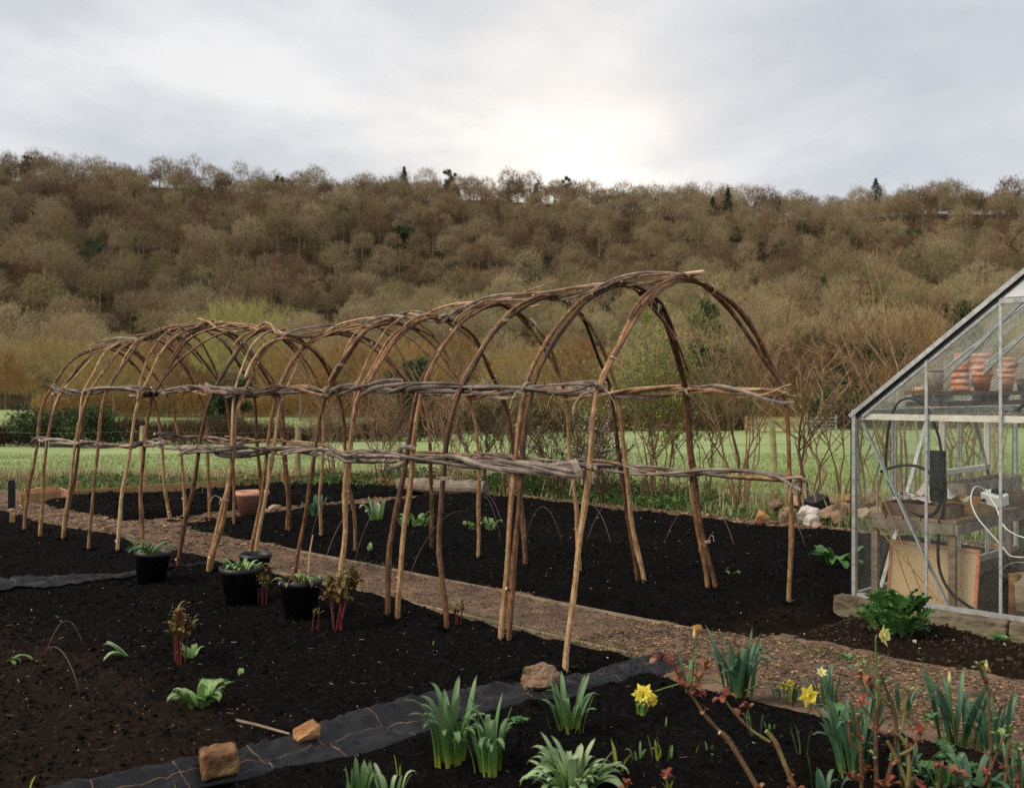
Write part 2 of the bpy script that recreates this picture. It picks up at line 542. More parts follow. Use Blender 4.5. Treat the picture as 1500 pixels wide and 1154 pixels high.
def leaf_mat(name, cols, rough=0.5, tr=0.25, scale=5, rnd=0.0, island=0.5, spec=0.35):
    return mk(name, cols, scale=scale, rough=rough, bump=0, translucent=tr, rnd=rnd, island=island, spec=spec)


M['ivy'] = leaf_mat('ivy_leaves', [(0.2, (0.020, 0.034, 0.010)), (0.5, (0.036, 0.062, 0.017)), (0.8, (0.065, 0.105, 0.028))], tr=0.1)
M['conifer'] = leaf_mat('conifer_needles', [(0.2, (0.016, 0.030, 0.014)), (0.5, (0.03, 0.052, 0.022)), (0.8, (0.048, 0.075, 0.03))], tr=0.05, rough=0.7)
M['bud'] = leaf_mat('fresh_spring_leaves', [(0.2, (0.14, 0.19, 0.03)), (0.5, (0.21, 0.27, 0.05)), (0.8, (0.32, 0.36, 0.08))], tr=0.35)
M['ybud'] = leaf_mat('yellow_buds', [(0.2, (0.26, 0.22, 0.04)), (0.8, (0.42, 0.38, 0.08))], tr=0.3)
M['blossom'] = leaf_mat('white_blossom', [(0.2, (0.62, 0.60, 0.58)), (0.8, (0.85, 0.82, 0.80))], tr=0.3)
M['nettle'] = leaf_mat('green_undergrowth', [(0.2, (0.035, 0.075, 0.016)), (0.5, (0.065, 0.13, 0.026)), (0.8, (0.11, 0.19, 0.04))], tr=0.25)
M['dry_grass'] = leaf_mat('dry_grass', [(0.2, (0.20, 0.13, 0.06)), (0.5, (0.36, 0.26, 0.13)), (0.8, (0.52, 0.42, 0.24))], tr=0.3, island=0.8)
M['green_grass'] = leaf_mat('green_grass', [(0.2, (0.18, 0.235, 0.075)), (0.5, (0.27, 0.335, 0.125)), (0.8, (0.39, 0.435, 0.19))], tr=0.3, island=0.8)


def blade_mat(name, base, low, mid, tip, tr=0.2, rough=0.42):
    """strap leaf: pale yellow-green foot, ribbed blade, some tips dried"""
    m, N, L, b = nodes_of(name)
    tc = N.new('ShaderNodeTexCoord'); oi = N.new('ShaderNodeObjectInfo')
    sp = N.new('ShaderNodeSeparateXYZ'); L.new(tc.outputs['Object'], sp.inputs[0])
    n0 = N.new('ShaderNodeTexNoise'); n0.inputs['Scale'].default_value = 4
    L.new(tc.outputs['Object'], n0.inputs['Vector'])
    jz = N.new('ShaderNodeMath'); jz.operation = 'MULTIPLY_ADD'; jz.inputs[1].default_value = 0.25
    L.new(n0.outputs['Fac'], jz.inputs[0])
    sz = N.new('ShaderNodeMath'); sz.operation = 'ADD'; sz.inputs[1].default_value = -0.125
    L.new(sp.outputs['Z'], sz.inputs[0]); L.new(sz.outputs[0], jz.inputs[2])
    r = ramp_node(N, [(0.02, base), (0.28, low), (0.6, mid), (0.92, tip)])
    L.new(jz.outputs[0], r.inputs[0])
    mp = N.new('ShaderNodeMapping'); mp.inputs['Scale'].default_value = (1.0, 11.0, 0.8)
    L.new(tc.outputs['Object'], mp.inputs[0])
    n1 = N.new('ShaderNodeTexNoise'); n1.inputs['Scale'].default_value = 2.0; n1.inputs['Detail'].default_value = 3
    L.new(mp.outputs[0], n1.inputs['Vector'])
    a = N.new('ShaderNodeMath'); a.operation = 'MULTIPLY_ADD'; a.inputs[1].default_value = 0.5; a.inputs[2].default_value = 0.45
    L.new(oi.outputs['Random'], a.inputs[0])
    v = N.new('ShaderNodeMath'); v.operation = 'ADD'
    L.new(a.outputs[0], v.inputs[0])
    k = N.new('ShaderNodeMath'); k.operation = 'MULTIPLY_ADD'; k.inputs[1].default_value = 0.5; k.inputs[2].default_value = 0.05
    L.new(n1.outputs['Fac'], k.inputs[0]); L.new(k.outputs[0], v.inputs[1])
    hs = N.new('ShaderNodeHueSaturation')
    L.new(r.outputs[0], hs.inputs['Color']); L.new(v.outputs[0], hs.inputs['Value'])
    hs.inputs['Saturation'].default_value = 1.02
    L.new(hs.outputs[0], b.inputs['Base Color'])
    b.inputs['Roughness'].default_value = rough; b.inputs['Specular IOR Level'].default_value = 0.45
    bp = N.new('ShaderNodeBump'); bp.inputs['Strength'].default_value = 0.15; bp.inputs['Distance'].default_value = 0.01
    L.new(n1.outputs['Fac'], bp.inputs['Height']); L.new(bp.outputs[0], b.inputs['Normal'])
    t = N.new('ShaderNodeBsdfTranslucent'); L.new(hs.outputs[0], t.inputs[0])
    mx = N.new('ShaderNodeMixShader'); mx.inputs[0].default_value = tr
    L.new(b.outputs[0], mx.inputs[1]); L.new(t.outputs[0], mx.inputs[2]); L.new(mx.outputs[0], N['Material Output'].inputs[0])
    return m


M['strap'] = blade_mat('daffodil_leaf', (0.26, 0.30, 0.05), (0.075, 0.165, 0.038), (0.095, 0.195, 0.07), (0.17, 0.25, 0.11))
M['strap_blue'] = blade_mat('blue_green_leaf', (0.16, 0.22, 0.05), (0.045, 0.105, 0.05), (0.06, 0.135, 0.078), (0.115, 0.19, 0.10), tr=0.15)
M['strap_pale'] = blade_mat('pale_strap_leaf', (0.20, 0.29, 0.07), (0.17, 0.29, 0.10), (0.27, 0.39, 0.18), (0.40, 0.47, 0.27))
M['hosta'] = leaf_mat('broad_green_leaf', [(0.25, (0.11, 0.20, 0.05)), (0.5, (0.18, 0.30, 0.085)), (0.75, (0.30, 0.41, 0.16))], tr=0.2, scale=4, rnd=0.4, island=0, rough=0.4, spec=0.5)
M['shoot'] = leaf_mat('yellow_green_shoot', [(0.25, (0.20, 0.27, 0.035)), (0.75, (0.42, 0.44, 0.08))], tr=0.2, scale=3, rnd=0.5, island=0)
M['rich_leaf'] = leaf_mat('rich_green_leaf', [(0.25, (0.035, 0.105, 0.022)), (0.5, (0.065, 0.17, 0.04)), (0.75, (0.12, 0.26, 0.07))], tr=0.15, scale=8, rnd=0.4, island=0, rough=0.4, spec=0.45)
M['yellow'] = leaf_mat('yellow_petal', [(0.25, (0.90, 0.72, 0.06)), (0.75, (0.97, 0.86, 0.20))], tr=0.25, scale=8, island=0)
M['pale_yellow'] = leaf_mat('pale_yellow_petal', [(0.25, (0.70, 0.66, 0.20)), (0.75, (0.85, 0.82, 0.40))], tr=0.3, scale=8, island=0)
M['white_petal'] = leaf_mat('white_petal', [(0.25, (0.75, 0.75, 0.68)), (0.75, (0.88, 0.87, 0.82))], tr=0.3, scale=8, island=0)
M['peony_stem'] = leaf_mat('crimson_stem', [(0.25, (0.075, 0.010, 0.014)), (0.75, (0.19, 0.035, 0.036))], tr=0.0, island=0, rnd=0.3, rough=0.4)
M['peony_leaf'] = leaf_mat('bronze_leaf', [(0.25, (0.13, 0.06, 0.025)), (0.5, (0.19, 0.13, 0.04)), (0.75, (0.20, 0.21, 0.06))], tr=0.2, island=0, rnd=0.6)
M['rose_stem'] = mk('rose_stem', [(0.25, (0.06, 0.026, 0.016)), (0.45, (0.12, 0.065, 0.028)), (0.6, (0.16, 0.145, 0.045)), (0.8, (0.25, 0.23, 0.08))], scale=9, rough=0.5, bump=0.3, bscale=60, bdist=0.003, rnd=0.3)
M['rose_leaf'] = leaf_mat('red_young_leaf', [(0.25, (0.19, 0.035, 0.025)), (0.5, (0.28, 0.075, 0.045)), (0.75, (0.36, 0.17, 0.08))], tr=0.25, island=0, rnd=0.6)
M['cane'] = mk('purple_bramble_cane', [(0.3, (0.09, 0.04, 0.035)), (0.7, (0.18, 0.10, 0.08))], scale=12, rough=0.5, bump=0.2, rnd=0.3)
M['pot_black'] = mk('black_plastic', [(0.3, (0.008, 0.0085, 0.010)), (0.7, (0.017, 0.018, 0.021))], scale=14, rough=0.45, bump=0.2, bscale=30, spec=0.4)
M['terracotta'] = mk('terracotta', [(0.25, (0.62, 0.27, 0.165)), (0.5, (0.74, 0.37, 0.25)), (0.75, (0.80, 0.50, 0.38))], scale=9, rough=0.9, bump=0.3, bscale=60, bdist=0.003, rnd=0.3)
M['old_terracotta'] = mk('old_terracotta', [(0.25, (0.42, 0.14, 0.07)), (0.45, (0.56, 0.22, 0.12)), (0.6, (0.62, 0.32, 0.21)), (0.8, (0.70, 0.56, 0.47))], scale=14, detail=8, rough=0.95, bump=0.3, bscale=60, bdist=0.003, rnd=0.35)
M['grey_pot'] = mk('dirty_grey_pot', [(0.3, (0.13, 0.095, 0.075)), (0.7, (0.42, 0.36, 0.31))], scale=16, detail=8, rough=0.95, bump=0.2)
M['stone'] = mk('garden_stone', [(0.25, (0.14, 0.085, 0.05)), (0.45, (0.26, 0.17, 0.11)), (0.6, (0.36, 0.25, 0.17)), (0.8, (0.50, 0.40, 0.31))], scale=7, detail=9, nrough=0.7, rough=0.9, bump=0.8, bscale=25, bdist=0.02, rnd=0.35)
M['stone_orange'] = mk('orange_stone', [(0.25, (0.22, 0.09, 0.03)), (0.5, (0.40, 0.20, 0.08)), (0.75, (0.55, 0.36, 0.19))], scale=8, detail=8, rough=0.85, bump=0.6, bscale=25, bdist=0.015)
M['stone_white'] = mk('white_stone', [(0.3, (0.36, 0.31, 0.28)), (0.7, (0.72, 0.67, 0.63))], scale=6, detail=8, rough=0.85, bump=0.6, bscale=25, bdist=0.015)
M['brick'] = mk('old_brick', [(0.25, (0.05, 0.024, 0.014)), (0.45, (0.14, 0.065, 0.032)), (0.6, (0.24, 0.14, 0.06)), (0.8, (0.38, 0.30, 0.13))], scale=11, detail=8, rough=0.9, bump=0.7, bscale=40, bdist=0.008)
M['timber'] = mk('weathered_timber', [(0.25, (0.13, 0.09, 0.06)), (0.5, (0.23, 0.17, 0.12)), (0.75, (0.36, 0.29, 0.21))], scale=8, stretch=(1, 1, 3), detail=8, rough=0.9, bump=0.4, bscale=40, bdist=0.005, rnd=0.25)
M['new_timber'] = mk('orange_timber', [(0.25, (0.27, 0.15, 0.06)), (0.75, (0.45, 0.285, 0.135))], scale=8, rough=0.85, bump=0.3, rnd=0.2)
M['lichen_post'] = mk('lichened_post', [(0.25, (0.20, 0.16, 0.08)), (0.5, (0.32, 0.28, 0.14)), (0.75, (0.42, 0.40, 0.20))], scale=7, rough=0.9, bump=0.4, rnd=0.2)
M['sleeper'] = mk('mossy_sleeper', [(0.25, (0.045, 0.034, 0.022)), (0.42, (0.115, 0.088, 0.058)), (0.56, (0.20, 0.165, 0.115)), (0.66, (0.12, 0.125, 0.05)), (0.8, (0.27, 0.23, 0.17))], scale=6, stretch=(0.5, 1, 1.5), detail=9, rough=0.95, bump=0.6, bscale=30, bdist=0.01)
M['dark_wood'] = mk('dark_board', [(0.25, (0.07, 0.04, 0.028)), (0.5, (0.14, 0.085, 0.06)), (0.75, (0.25, 0.17, 0.12))], scale=6, detail=8, rough=0.85, bump=0.3, rnd=0.2)
M['log'] = mk('grey_log_bark', [(0.25, (0.11, 0.085, 0.065)), (0.5, (0.21, 0.17, 0.135)), (0.75, (0.33, 0.28, 0.23))], scale=7, detail=8, rough=0.9, bump=0.6, bscale=25, bdist=0.01)
M['alu'] = mk('weathered_aluminium', [(0.25, (0.22, 0.225, 0.23)), (0.5, (0.40, 0.41, 0.41)), (0.75, (0.55, 0.56, 0.56))], scale=18, detail=8, rough=0.5, bump=0.15, bscale=60, metal=0.45, spec=0.5)
M['white_paint'] = mk('flaking_white_paint', [(0.22, (0.34, 0.28, 0.21)), (0.42, (0.62, 0.58, 0.50)), (0.7, (0.74, 0.72, 0.66))], scale=14, detail=8, rough=0.6, bump=0.2)
M['white_plastic'] = mk('white_plastic', [(0.3, (0.66, 0.67, 0.66)), (0.7, (0.78, 0.78, 0.77))], scale=8, rough=0.35, bump=0, spec=0.5)
M['panel'] = mk('pale_gable_panel', [(0.3, (0.52, 0.54, 0.56)), (0.7, (0.68, 0.70, 0.72))], scale=6, rough=0.4, bump=0.1)
M['rubber'] = mk('black_rubber', [(0.3, (0.008, 0.008, 0.009)), (0.7, (0.018, 0.018, 0.019))], scale=10, rough=0.45, bump=0)
M['cork'] = mk('cork_board', [(0.3, (0.48, 0.33, 0.18)), (0.7, (0.62, 0.46, 0.29))], scale=90, detail=4, rough=0.9, bump=0.3, bscale=120, bdist=0.003)
M['paper'] = mk('faded_paper', [(0.3, (0.42, 0.36, 0.30)), (0.7, (0.66, 0.60, 0.53))], scale=10, rough=0.9, bump=0.1)
M['galv'] = mk('galvanised_steel', [(0.3, (0.30, 0.32, 0.34)), (0.7, (0.46, 0.48, 0.50))], scale=6, rough=0.5, bump=0, metal=0.4)
M['wire'] = mk('fence_wire', [(0.3, (0.12, 0.115, 0.11)), (0.7, (0.22, 0.21, 0.20))], scale=6, rough=0.6, bump=0, metal=0.3)


def glass_material(name, haze, through):
    """thin pane: mirror reflection on the face the ray meets first, a film of dirt and algae"""
    m, N, L, b = nodes_of(name)
    N.remove(b)
    tr = N.new('ShaderNodeBsdfTransparent'); tr.inputs[0].default_value = (0.985, 0.995, 0.99, 1)
    gl = N.new('ShaderNodeBsdfGlossy'); gl.inputs['Roughness'].default_value = 0.02
    df = N.new('ShaderNodeBsdfDiffuse'); df.inputs[0].default_value = (0.50, 0.53, 0.47, 1)
    tl = N.new('ShaderNodeBsdfTranslucent'); tl.inputs[0].default_value = (0.62, 0.66, 0.60, 1)
    film = N.new('ShaderNodeMixShader'); film.inputs[0].default_value = through
    L.new(df.outputs[0], film.inputs[1]); L.new(tl.outputs[0], film.inputs[2])
    fr = N.new('ShaderNodeFresnel'); fr.inputs['IOR'].default_value = 1.45
    ge = N.new('ShaderNodeNewGeometry')
    inv = N.new('ShaderNodeMath'); inv.operation = 'SUBTRACT'; inv.inputs[0].default_value = 1.0
    L.new(ge.outputs['Backfacing'], inv.inputs[1])
    ff = N.new('ShaderNodeMath'); ff.operation = 'MULTIPLY'
    L.new(fr.outputs[0], ff.inputs[0]); L.new(inv.outputs[0], ff.inputs[1])
    tc = N.new('ShaderNodeTexCoord')
    n = N.new('ShaderNodeTexNoise'); n.inputs['Scale'].default_value = 5; n.inputs['Detail'].default_value = 9; n.inputs['Roughness'].default_value = 0.7
    L.new(tc.outputs['Object'], n.inputs['Vector'])
    r = ramp_node(N, [(0.36, (haze * .15,) * 3), (0.80, (haze,) * 3)])
    L.new(n.outputs['Fac'], r.inputs[0])
    fm = N.new('ShaderNodeMath'); fm.operation = 'MULTIPLY'
    L.new(r.outputs[0], fm.inputs[0]); L.new(inv.outputs[0], fm.inputs[1])
    m1 = N.new('ShaderNodeMixShader'); m2 = N.new('ShaderNodeMixShader')
    L.new(ff.outputs[0], m1.inputs[0]); L.new(tr.outputs[0], m1.inputs[1]); L.new(gl.outputs[0], m1.inputs[2])
    L.new(fm.outputs[0], m2.inputs[0]); L.new(m1.outputs[0], m2.inputs[1]); L.new(film.outputs[0], m2.inputs[2])
    L.new(m2.outputs[0], N['Material Output'].inputs[0])
    return m


M['glass'] = glass_material('dirty_glass', 0.14, 0.4)
M['roof_glass'] = glass_material('algae_roof_glass', 0.42, 0.75)


def membrane_material():
    """woven black ground cover with a printed grid of orange threads"""
    m, N, L, b = nodes_of('woven_membrane')
    uv = N.new('ShaderNodeUVMap')
    sp = N.new('ShaderNodeSeparateXYZ'); L.new(uv.outputs[0], sp.inputs[0])
    outs = []
    for ax, period, w in (('X', 0.33, 0.004), ('Y', 0.30, 0.0055)):
        f = N.new('ShaderNodeMath'); f.operation = 'PINGPONG'; f.inputs[1].default_value = period / 2
        L.new(sp.outputs[ax], f.inputs[0])
        c = N.new('ShaderNodeMath'); c.operation = 'LESS_THAN'; c.inputs[1].default_value = w / 2
        L.new(f.outputs[0], c.inputs[0]); outs.append(c)
    mx = N.new('ShaderNodeMath'); mx.operation = 'MAXIMUM'
    L.new(outs[0].outputs[0], mx.inputs[0]); L.new(outs[1].outputs[0], mx.inputs[1])
    n = N.new('ShaderNodeTexNoise'); n.inputs['Scale'].default_value = 7; n.inputs['Detail'].default_value = 7
    L.new(uv.outputs[0], n.inputs['Vector'])
    r = ramp_node(N, [(0.3, (0.0045, 0.0047, 0.0055)), (0.6, (0.009, 0.0094, 0.011)), (0.75, (0.026, 0.021, 0.018))])
    L.new(n.outputs['Fac'], r.inputs[0])
    wear = ramp_node(N, [(0.40, (1, 1, 1)), (0.62, (0.25, 0.25, 0.25))])
    L.new(n.outputs['Fac'], wear.inputs[0])
    mm = N.new('ShaderNodeMath'); mm.operation = 'MULTIPLY'
    L.new(mx.outputs[0], mm.inputs[0]); L.new(wear.outputs[0], mm.inputs[1])
    mi = N.new('ShaderNodeMix'); mi.data_type = 'RGBA'
    L.new(mm.outputs[0], mi.inputs['Factor']); L.new(r.outputs[0], mi.inputs['A'])
    mi.inputs['B'].default_value = (0.27, 0.135, 0.085, 1)
    L.new(mi.outputs['Result'], b.inputs['Base Color'])
    b.inputs['Roughness'].default_value = 0.48
    b.inputs['Specular IOR Level'].default_value = 0.3
    br = N.new('ShaderNodeTexBrick'); br.inputs['Scale'].default_value = 160
    L.new(uv.outputs[0], br.inputs['Vector'])
    bp = N.new('ShaderNodeBump'); bp.inputs['Strength'].default_value = 0.25; bp.inputs['Distance'].default_value = 0.002
    L.new(br.outputs['Fac'], bp.inputs['Height']); L.new(bp.outputs[0], b.inputs['Normal'])
    return m


M['membrane'] = membrane_material()

#@@PART2
# ------------------------------------------------------------------ terrain and ground
def hill_scale(x):
    return 1.05 - 0.20 * (np.asarray(x, float) + 210) / 420


def ter(x, y):
    x = np.asarray(x, float); y = np.asarray(y, float)
    z = np.interp(y, [-20, 17, 25, 55, 75, 110, 128, 180, 240, 330, 400, 432, 470, 560, 900],
                  [0, 0, -.35, -1.35, -1.3, -1.25, -0.5, 8.6, 25, 57, 80, 85, 83, 70, 60])
    hill = smooth(120, 220, y)
    z = np.where(y > 120, z * (1 + (hill_scale(x) - 1) * hill), z)
    z = z + hill * (fbm(x, y, 0.012, 3, 5) * 9) + smooth(20, 40, y) * fbm(x, y, 0.05, 3, 9) * 0.25
    return z


BEDS = {  # s0, s1, t0, t1, height
    'A': (3.74, 8.45, -2.5, 4.92, 0.06),
    'B': (8.40, 14.5, -0.5, 4.88, 0.06),
    'C': (-0.8, 3.80, -0.5, 4.72, 0.05),
    'D': (3.42, 11.5, 5.66, 10.65, 0.07),
    'E': (-1.2, 3.50, 5.90, 6.84, 0.04),
    'F': (12.1, 15.2, 5.40, 10.65, 0.07),
}


def bed_z(key, s, t):
    s0, s1, t0, t1, h = BEDS[key]
    s = np.asarray(s, float); t = np.asarray(t, float)
    wob = fbm(s, t, 1.7, 3, 3) * 0.10
    e = np.minimum(np.minimum(s - s0, s1 - s), np.minimum(t - t0, t1 - t))
    k = smooth(0.0, 0.26, e + wob * smooth(0, 0.1, e))
    return -0.03 + (h + 0.03) * k + k * (fbm(s, t, 1.1, 3, 11) * 0.07 + fbm(s, t, 7.0, 4, 23, 0.6) * 0.030) + fbm(s, t, 26, 2, 31) * 0.012 * k


def ground_z(x, y):
    x = np.asarray(x, float); y = np.asarray(y, float)
    s = (y - x) / S2; t = (x + y) / S2
    z = ter(x, y)
    for k, (s0, s1, t0, t1, h) in BEDS.items():
        inside = (s > s0) & (s < s1) & (t > t0) & (t < t1)
        z = np.where(inside, np.maximum(z, bed_z(k, s, t)), z)
    return z


def gz(x, y):
    return float(ground_z(x, y))


def on(px, py, dz=0.0):
    """ground point under a photo pixel, refined once for the bed's height"""
    p = P(px, py)
    p = P(px, py, gz(p.x, p.y))
    p.z = gz(p.x, p.y) + dz
    return p


def sheet(name, xs, ys, zf, mat, kind='structure'):
    X, Y, F = grid(xs, ys)
    V = np.stack([X, Y, zf(X, Y)], 1)
    o = make_obj(name, V, F, mat, smooth_shade=True)
    return tag(o, kind=kind)


sheet('ground', np.linspace(-45, 45, 91), np.linspace(-14, 18.5, 66), lambda x, y: ter(x, y) - 0.03 + fbm(x, y, 0.9, 3, 2) * 0.02, M['verge'])
xs = np.concatenate([np.linspace(-120, -30, 19)[:-1], np.linspace(-30, 30, 81), np.linspace(30, 120, 19)[1:]])
sheet('field', xs, np.concatenate([np.linspace(18.5, 50, 64), np.linspace(50, 122, 49)[1:]]), lambda x, y: ter(x, y) - 0.03 + fbm(x, y, 0.9, 3, 2) * 0.02 + fbm(x, y, 0.5, 4, 77) * 0.10 * smooth(18.5, 21, y), M['field'])
# grass running up to the back of the garden behind the right-hand bed
Sg, Tg, F = grid(np.linspace(-6, 10, 81), np.linspace(11.9, 20, 41))
X = (Tg - Sg) / S2; Y = (Tg + Sg) / S2
tag(make_obj('field_margin', np.stack([X, Y, ter(X, Y) - 0.012 - 0.06 * (1 - smooth(11.9, 12.6, Tg)) + fbm(X, Y, 0.9, 3, 2) * 0.02 - 0.12 * smooth(18.0, 18.6, Y) - 0.06 * (1 - smooth(-6, -5, Sg)) - .06 * smooth(9.2, 10, Sg)], 1), F[:, ::-1], M['field'], smooth_shade=True), kind='structure')
sheet('hillside', np.linspace(-520, 520, 131), np.linspace(122, 900, 110), lambda x, y: ter(x, y) - 0.03, M['wood_floor'])

# beds
for key, res in (('A', 0.036), ('B', 0.06), ('C', 0.034), ('D', 0.045), ('E', 0.04), ('F', 0.07)):
    s0, s1, t0, t1, h = BEDS[key]
    ss = np.linspace(s0, s1, int((s1 - s0) / res)); tt = np.linspace(t0, t1, int((t1 - t0) / res))
    Sg, Tg, F = grid(ss, tt)
    Z = bed_z(key, Sg, Tg)
    V = np.stack([(Tg - Sg) / S2, (Tg + Sg) / S2, Z], 1)
    o = make_obj('garden_bed', V, F[:, ::-1], M['compost'], smooth_shade=True)
    tag(o, kind='structure')
    bare = np.zeros(len(Sg))
    if key == 'A':
        bare = 0.62 * smooth(3.1, 2.0, Tg) * smooth(8.0, 6.4, Sg)
    if key == 'B':
        bare = 0.3 * smooth(4.0, 4.7, Tg)
    if key == 'E':
        bare = np.full(len(Sg), 0.62)
    if key == 'C':
        bare = 0.5 * smooth(2.4, 1.6, Sg)
    if key == 'D':
        bare = 0.42 * np.exp(-((Tg - 8.2) / 0.35) ** 2) * smooth(10.5, 7.5, Sg) * smooth(5.5, 7.5, Sg) + 0.5 * smooth(4.2, 3.6, Sg) * smooth(7.2, 6.4, Tg)
    at = o.data.attributes.new('bare', 'FLOAT', 'POINT')
    at.data.foreach_set('value', bare.astype(np.float32))


def path_sheet(name, s0, s1, t0, t1, res=0.05, z=0.0):
    ss = np.linspace(s0, s1, int((s1 - s0) / res)); tt = np.linspace(t0, t1, int((t1 - t0) / res))
    Sg, Tg, F = grid(ss, tt)
    Z = z + fbm(Sg, Tg, 1.3, 3, 41) * 0.02 + fbm(Sg, Tg, 14, 3, 43) * 0.012
    V = np.stack([(Tg - Sg) / S2, (Tg + Sg) / S2, Z], 1)
    return tag(make_obj(name, V, F[:, ::-1], M['path'], smooth_shade=True), kind='structure')


path_sheet('path', -2.5, 17.5, 4.62, 6.05)
path_sheet('cross_path', 11.3, 12.3, 6.05, 11.3, 0.06, 0.0)
path_sheet('back_path', 3.3, 11.3, 10.5, 11.15, 0.06, 0.006)

rng = np.random.default_rng(7)


def scatter_bed(key, n, s_rng=None, t_rng=None, power=1.0):
    s0, s1, t0, t1, h = BEDS[key]
    a = s_rng or (s0 + 0.05, s1 - 0.05); b = t_rng or (t0 + 0.05, t1 - 0.05)
    s = rng.uniform(a[0], a[1], n); t = rng.uniform(b[0], b[1], n)
    return s, t, bed_z(key, s, t)


def to_xyz(s, t, z):
    return np.stack([(t - s) / S2, (t + s) / S2, z], 1)


# crumbs of compost lying on the beds, and pale flecks (grit, bark, straw) among them
def crumbs(name, key, n, lo, hi, mat, label_kind='stuff', flat=0.7, shape=(ICO1_V, ICO1_F), **kw):
    s, t, z = scatter_bed(key, n, **kw)
    size = lo + (hi - lo) * rng.random(n) ** 3
    scl = np.stack([size * rng.uniform(.5, 1.5, n), size * rng.uniform(.5, 1.5, n), size * flat * rng.uniform(.5, 1.2, n)], 1)
    V, F = stamp(shape[0], shape[1], to_xyz(s, t, z + size * 0.12), scl, rand_rots(n, rng))
    V = V + rng.normal(0, 0.26, V.shape) * np.repeat(size, len(shape[0]))[:, None]
    return tag(make_obj(name, V, F, mat), kind='stuff')


crumbs('compost_crumbs', 'A', 16000, 0.003, 0.012, M['crumb'], t_rng=(0.8, 4.7))
crumbs('compost_crumbs', 'C', 12000, 0.0025, 0.010, M['crumb'], s_rng=(1.0, 3.7), t_rng=(1.0, 4.65))
crumbs('compost_crumbs', 'D', 13000, 0.004, 0.014, M['crumb'])
crumbs('compost_crumbs', 'B', 4500, 0.004, 0.014, M['crumb'], t_rng=(2.0, 4.7))
crumbs('compost_crumbs', 'F', 2000, 0.010, 0.028, M['crumb'])
crumbs('soil_crumbs', 'E', 2500, 0.005, 0.022, M['soil'])
crumbs('pale_flecks', 'A', 900, 0.0015, 0.0065, M['fleck'], shape=(OCT_V, OCT_F), flat=0.5, t_rng=(0.8, 4.7))
crumbs('pale_flecks', 'A', 800, 0.002, 0.008, M['fleck'], shape=(OCT_V, OCT_F), flat=0.5, t_rng=(0.6, 2.7), s_rng=(3.9, 7.5))
crumbs('pale_flecks', 'C', 420, 0.0015, 0.006, M['fleck'], shape=(OCT_V, OCT_F), flat=0.5, s_rng=(1.0, 3.7), t_rng=(1.0, 4.65))
crumbs('pale_flecks', 'D', 900, 0.002, 0.010, M['fleck'], shape=(OCT_V, OCT_F), flat=0.5)
crumbs('pale_flecks', 'E', 500, 0.003, 0.013, M['fleck'], shape=(OCT_V, OCT_F), flat=0.5)
crumbs('pale_flecks', 'B', 220, 0.002, 0.010, M['fleck'], shape=(OCT_V, OCT_F), flat=0.5, t_rng=(2.0, 4.7))
crumbs('pale_flecks', 'F', 150, 0.003, 0.012, M['fleck'], shape=(OCT_V, OCT_F), flat=0.5)


crumbs('soil_clods', 'A', 160, 0.006, 0.022, M['compost'], t_rng=(0.8, 4.7), shape=(ICO2_V, ICO2_F))
crumbs('soil_clods', 'C', 60, 0.005, 0.015, M['compost'], s_rng=(1.0, 3.7), t_rng=(1.0, 4.6), shape=(ICO2_V, ICO2_F))
crumbs('soil_clods', 'D', 200, 0.007, 0.024, M['compost'], shape=(ICO2_V, ICO2_F))


def straw(key, n, **kw):
    s, t, z = scatter_bed(key, n, **kw)
    a = rng.uniform(0, 2 * PI, n); L_ = rng.uniform(0.01, 0.045, n)
    A = to_xyz(s, t, z + 0.004); B = A + np.stack([np.cos(a) * L_, np.sin(a) * L_, rng.normal(0, 0.004, n)], 1)
    return tag(make_obj('straw_bits', *segs(A, B, 0.0013, 0.0008, 3), M['fleck']), kind='stuff')


straw('A', 260, t_rng=(0.8, 4.8)); straw('D', 200); straw('C', 90, s_rng=(1.0, 3.7), t_rng=(1.0, 4.6)); straw('E', 120)


def chips(name, n, s0, s1, t0, t1, z=0.006, hi=0.010, edge=False):
    s = rng.uniform(s0, s1, n); t = rng.uniform(t0, t1, n)
    if edge:
        t = np.where(rng.random(n) < 0.5, t0 + (t1 - t0) * rng.beta(1, 5, n), t1 - (t1 - t0) * rng.beta(1, 5, n))
    zz = z + fbm(s, t, 1.3, 3, 41) * 0.02 + fbm(s, t, 14, 3, 43) * 0.012
    L_ = 0.003 + (hi - 0.003) * rng.random(n) ** 1.8
    scl = np.stack([L_, L_ * rng.uniform(.25, .7, n), L_ * 0.14 + 0.0008], 1)
    a = rng.uniform(0, 2 * PI, n); tl = rng.normal(0, 0.22, n)
    R = np.zeros((n, 3, 3))
    R[:, 0, 0] = np.cos(a) * np.cos(tl); R[:, 1, 0] = np.sin(a) * np.cos(tl); R[:, 2, 0] = np.sin(tl)
    R[:, 0, 1] = -np.sin(a); R[:, 1, 1] = np.cos(a)
    R[:, :, 2] = np.cross(R[:, :, 0], R[:, :, 1])
    V, F = stamp(BOX_V, BOX_F, to_xyz(s, t, zz), scl, R)
    return tag(make_obj(name, V, F, M['chip']), kind='stuff')


chips('wood_chips', 9000, 0.2, 9.0, 4.7, 5.95)
chips('wood_chips', 7000, -0.3, 4.4, 4.85, 5.9, hi=0.013)
chips('wood_chips', 2200, 9.0, 15.5, 4.7, 6.0, hi=0.03)
chips('wood_chips', 1500, 11.4, 12.2, 6.0, 11.2, hi=0.03)
chips('wood_chips', 1800, 3.4, 11.3, 10.55, 11.1, hi=0.03, z=0.012)


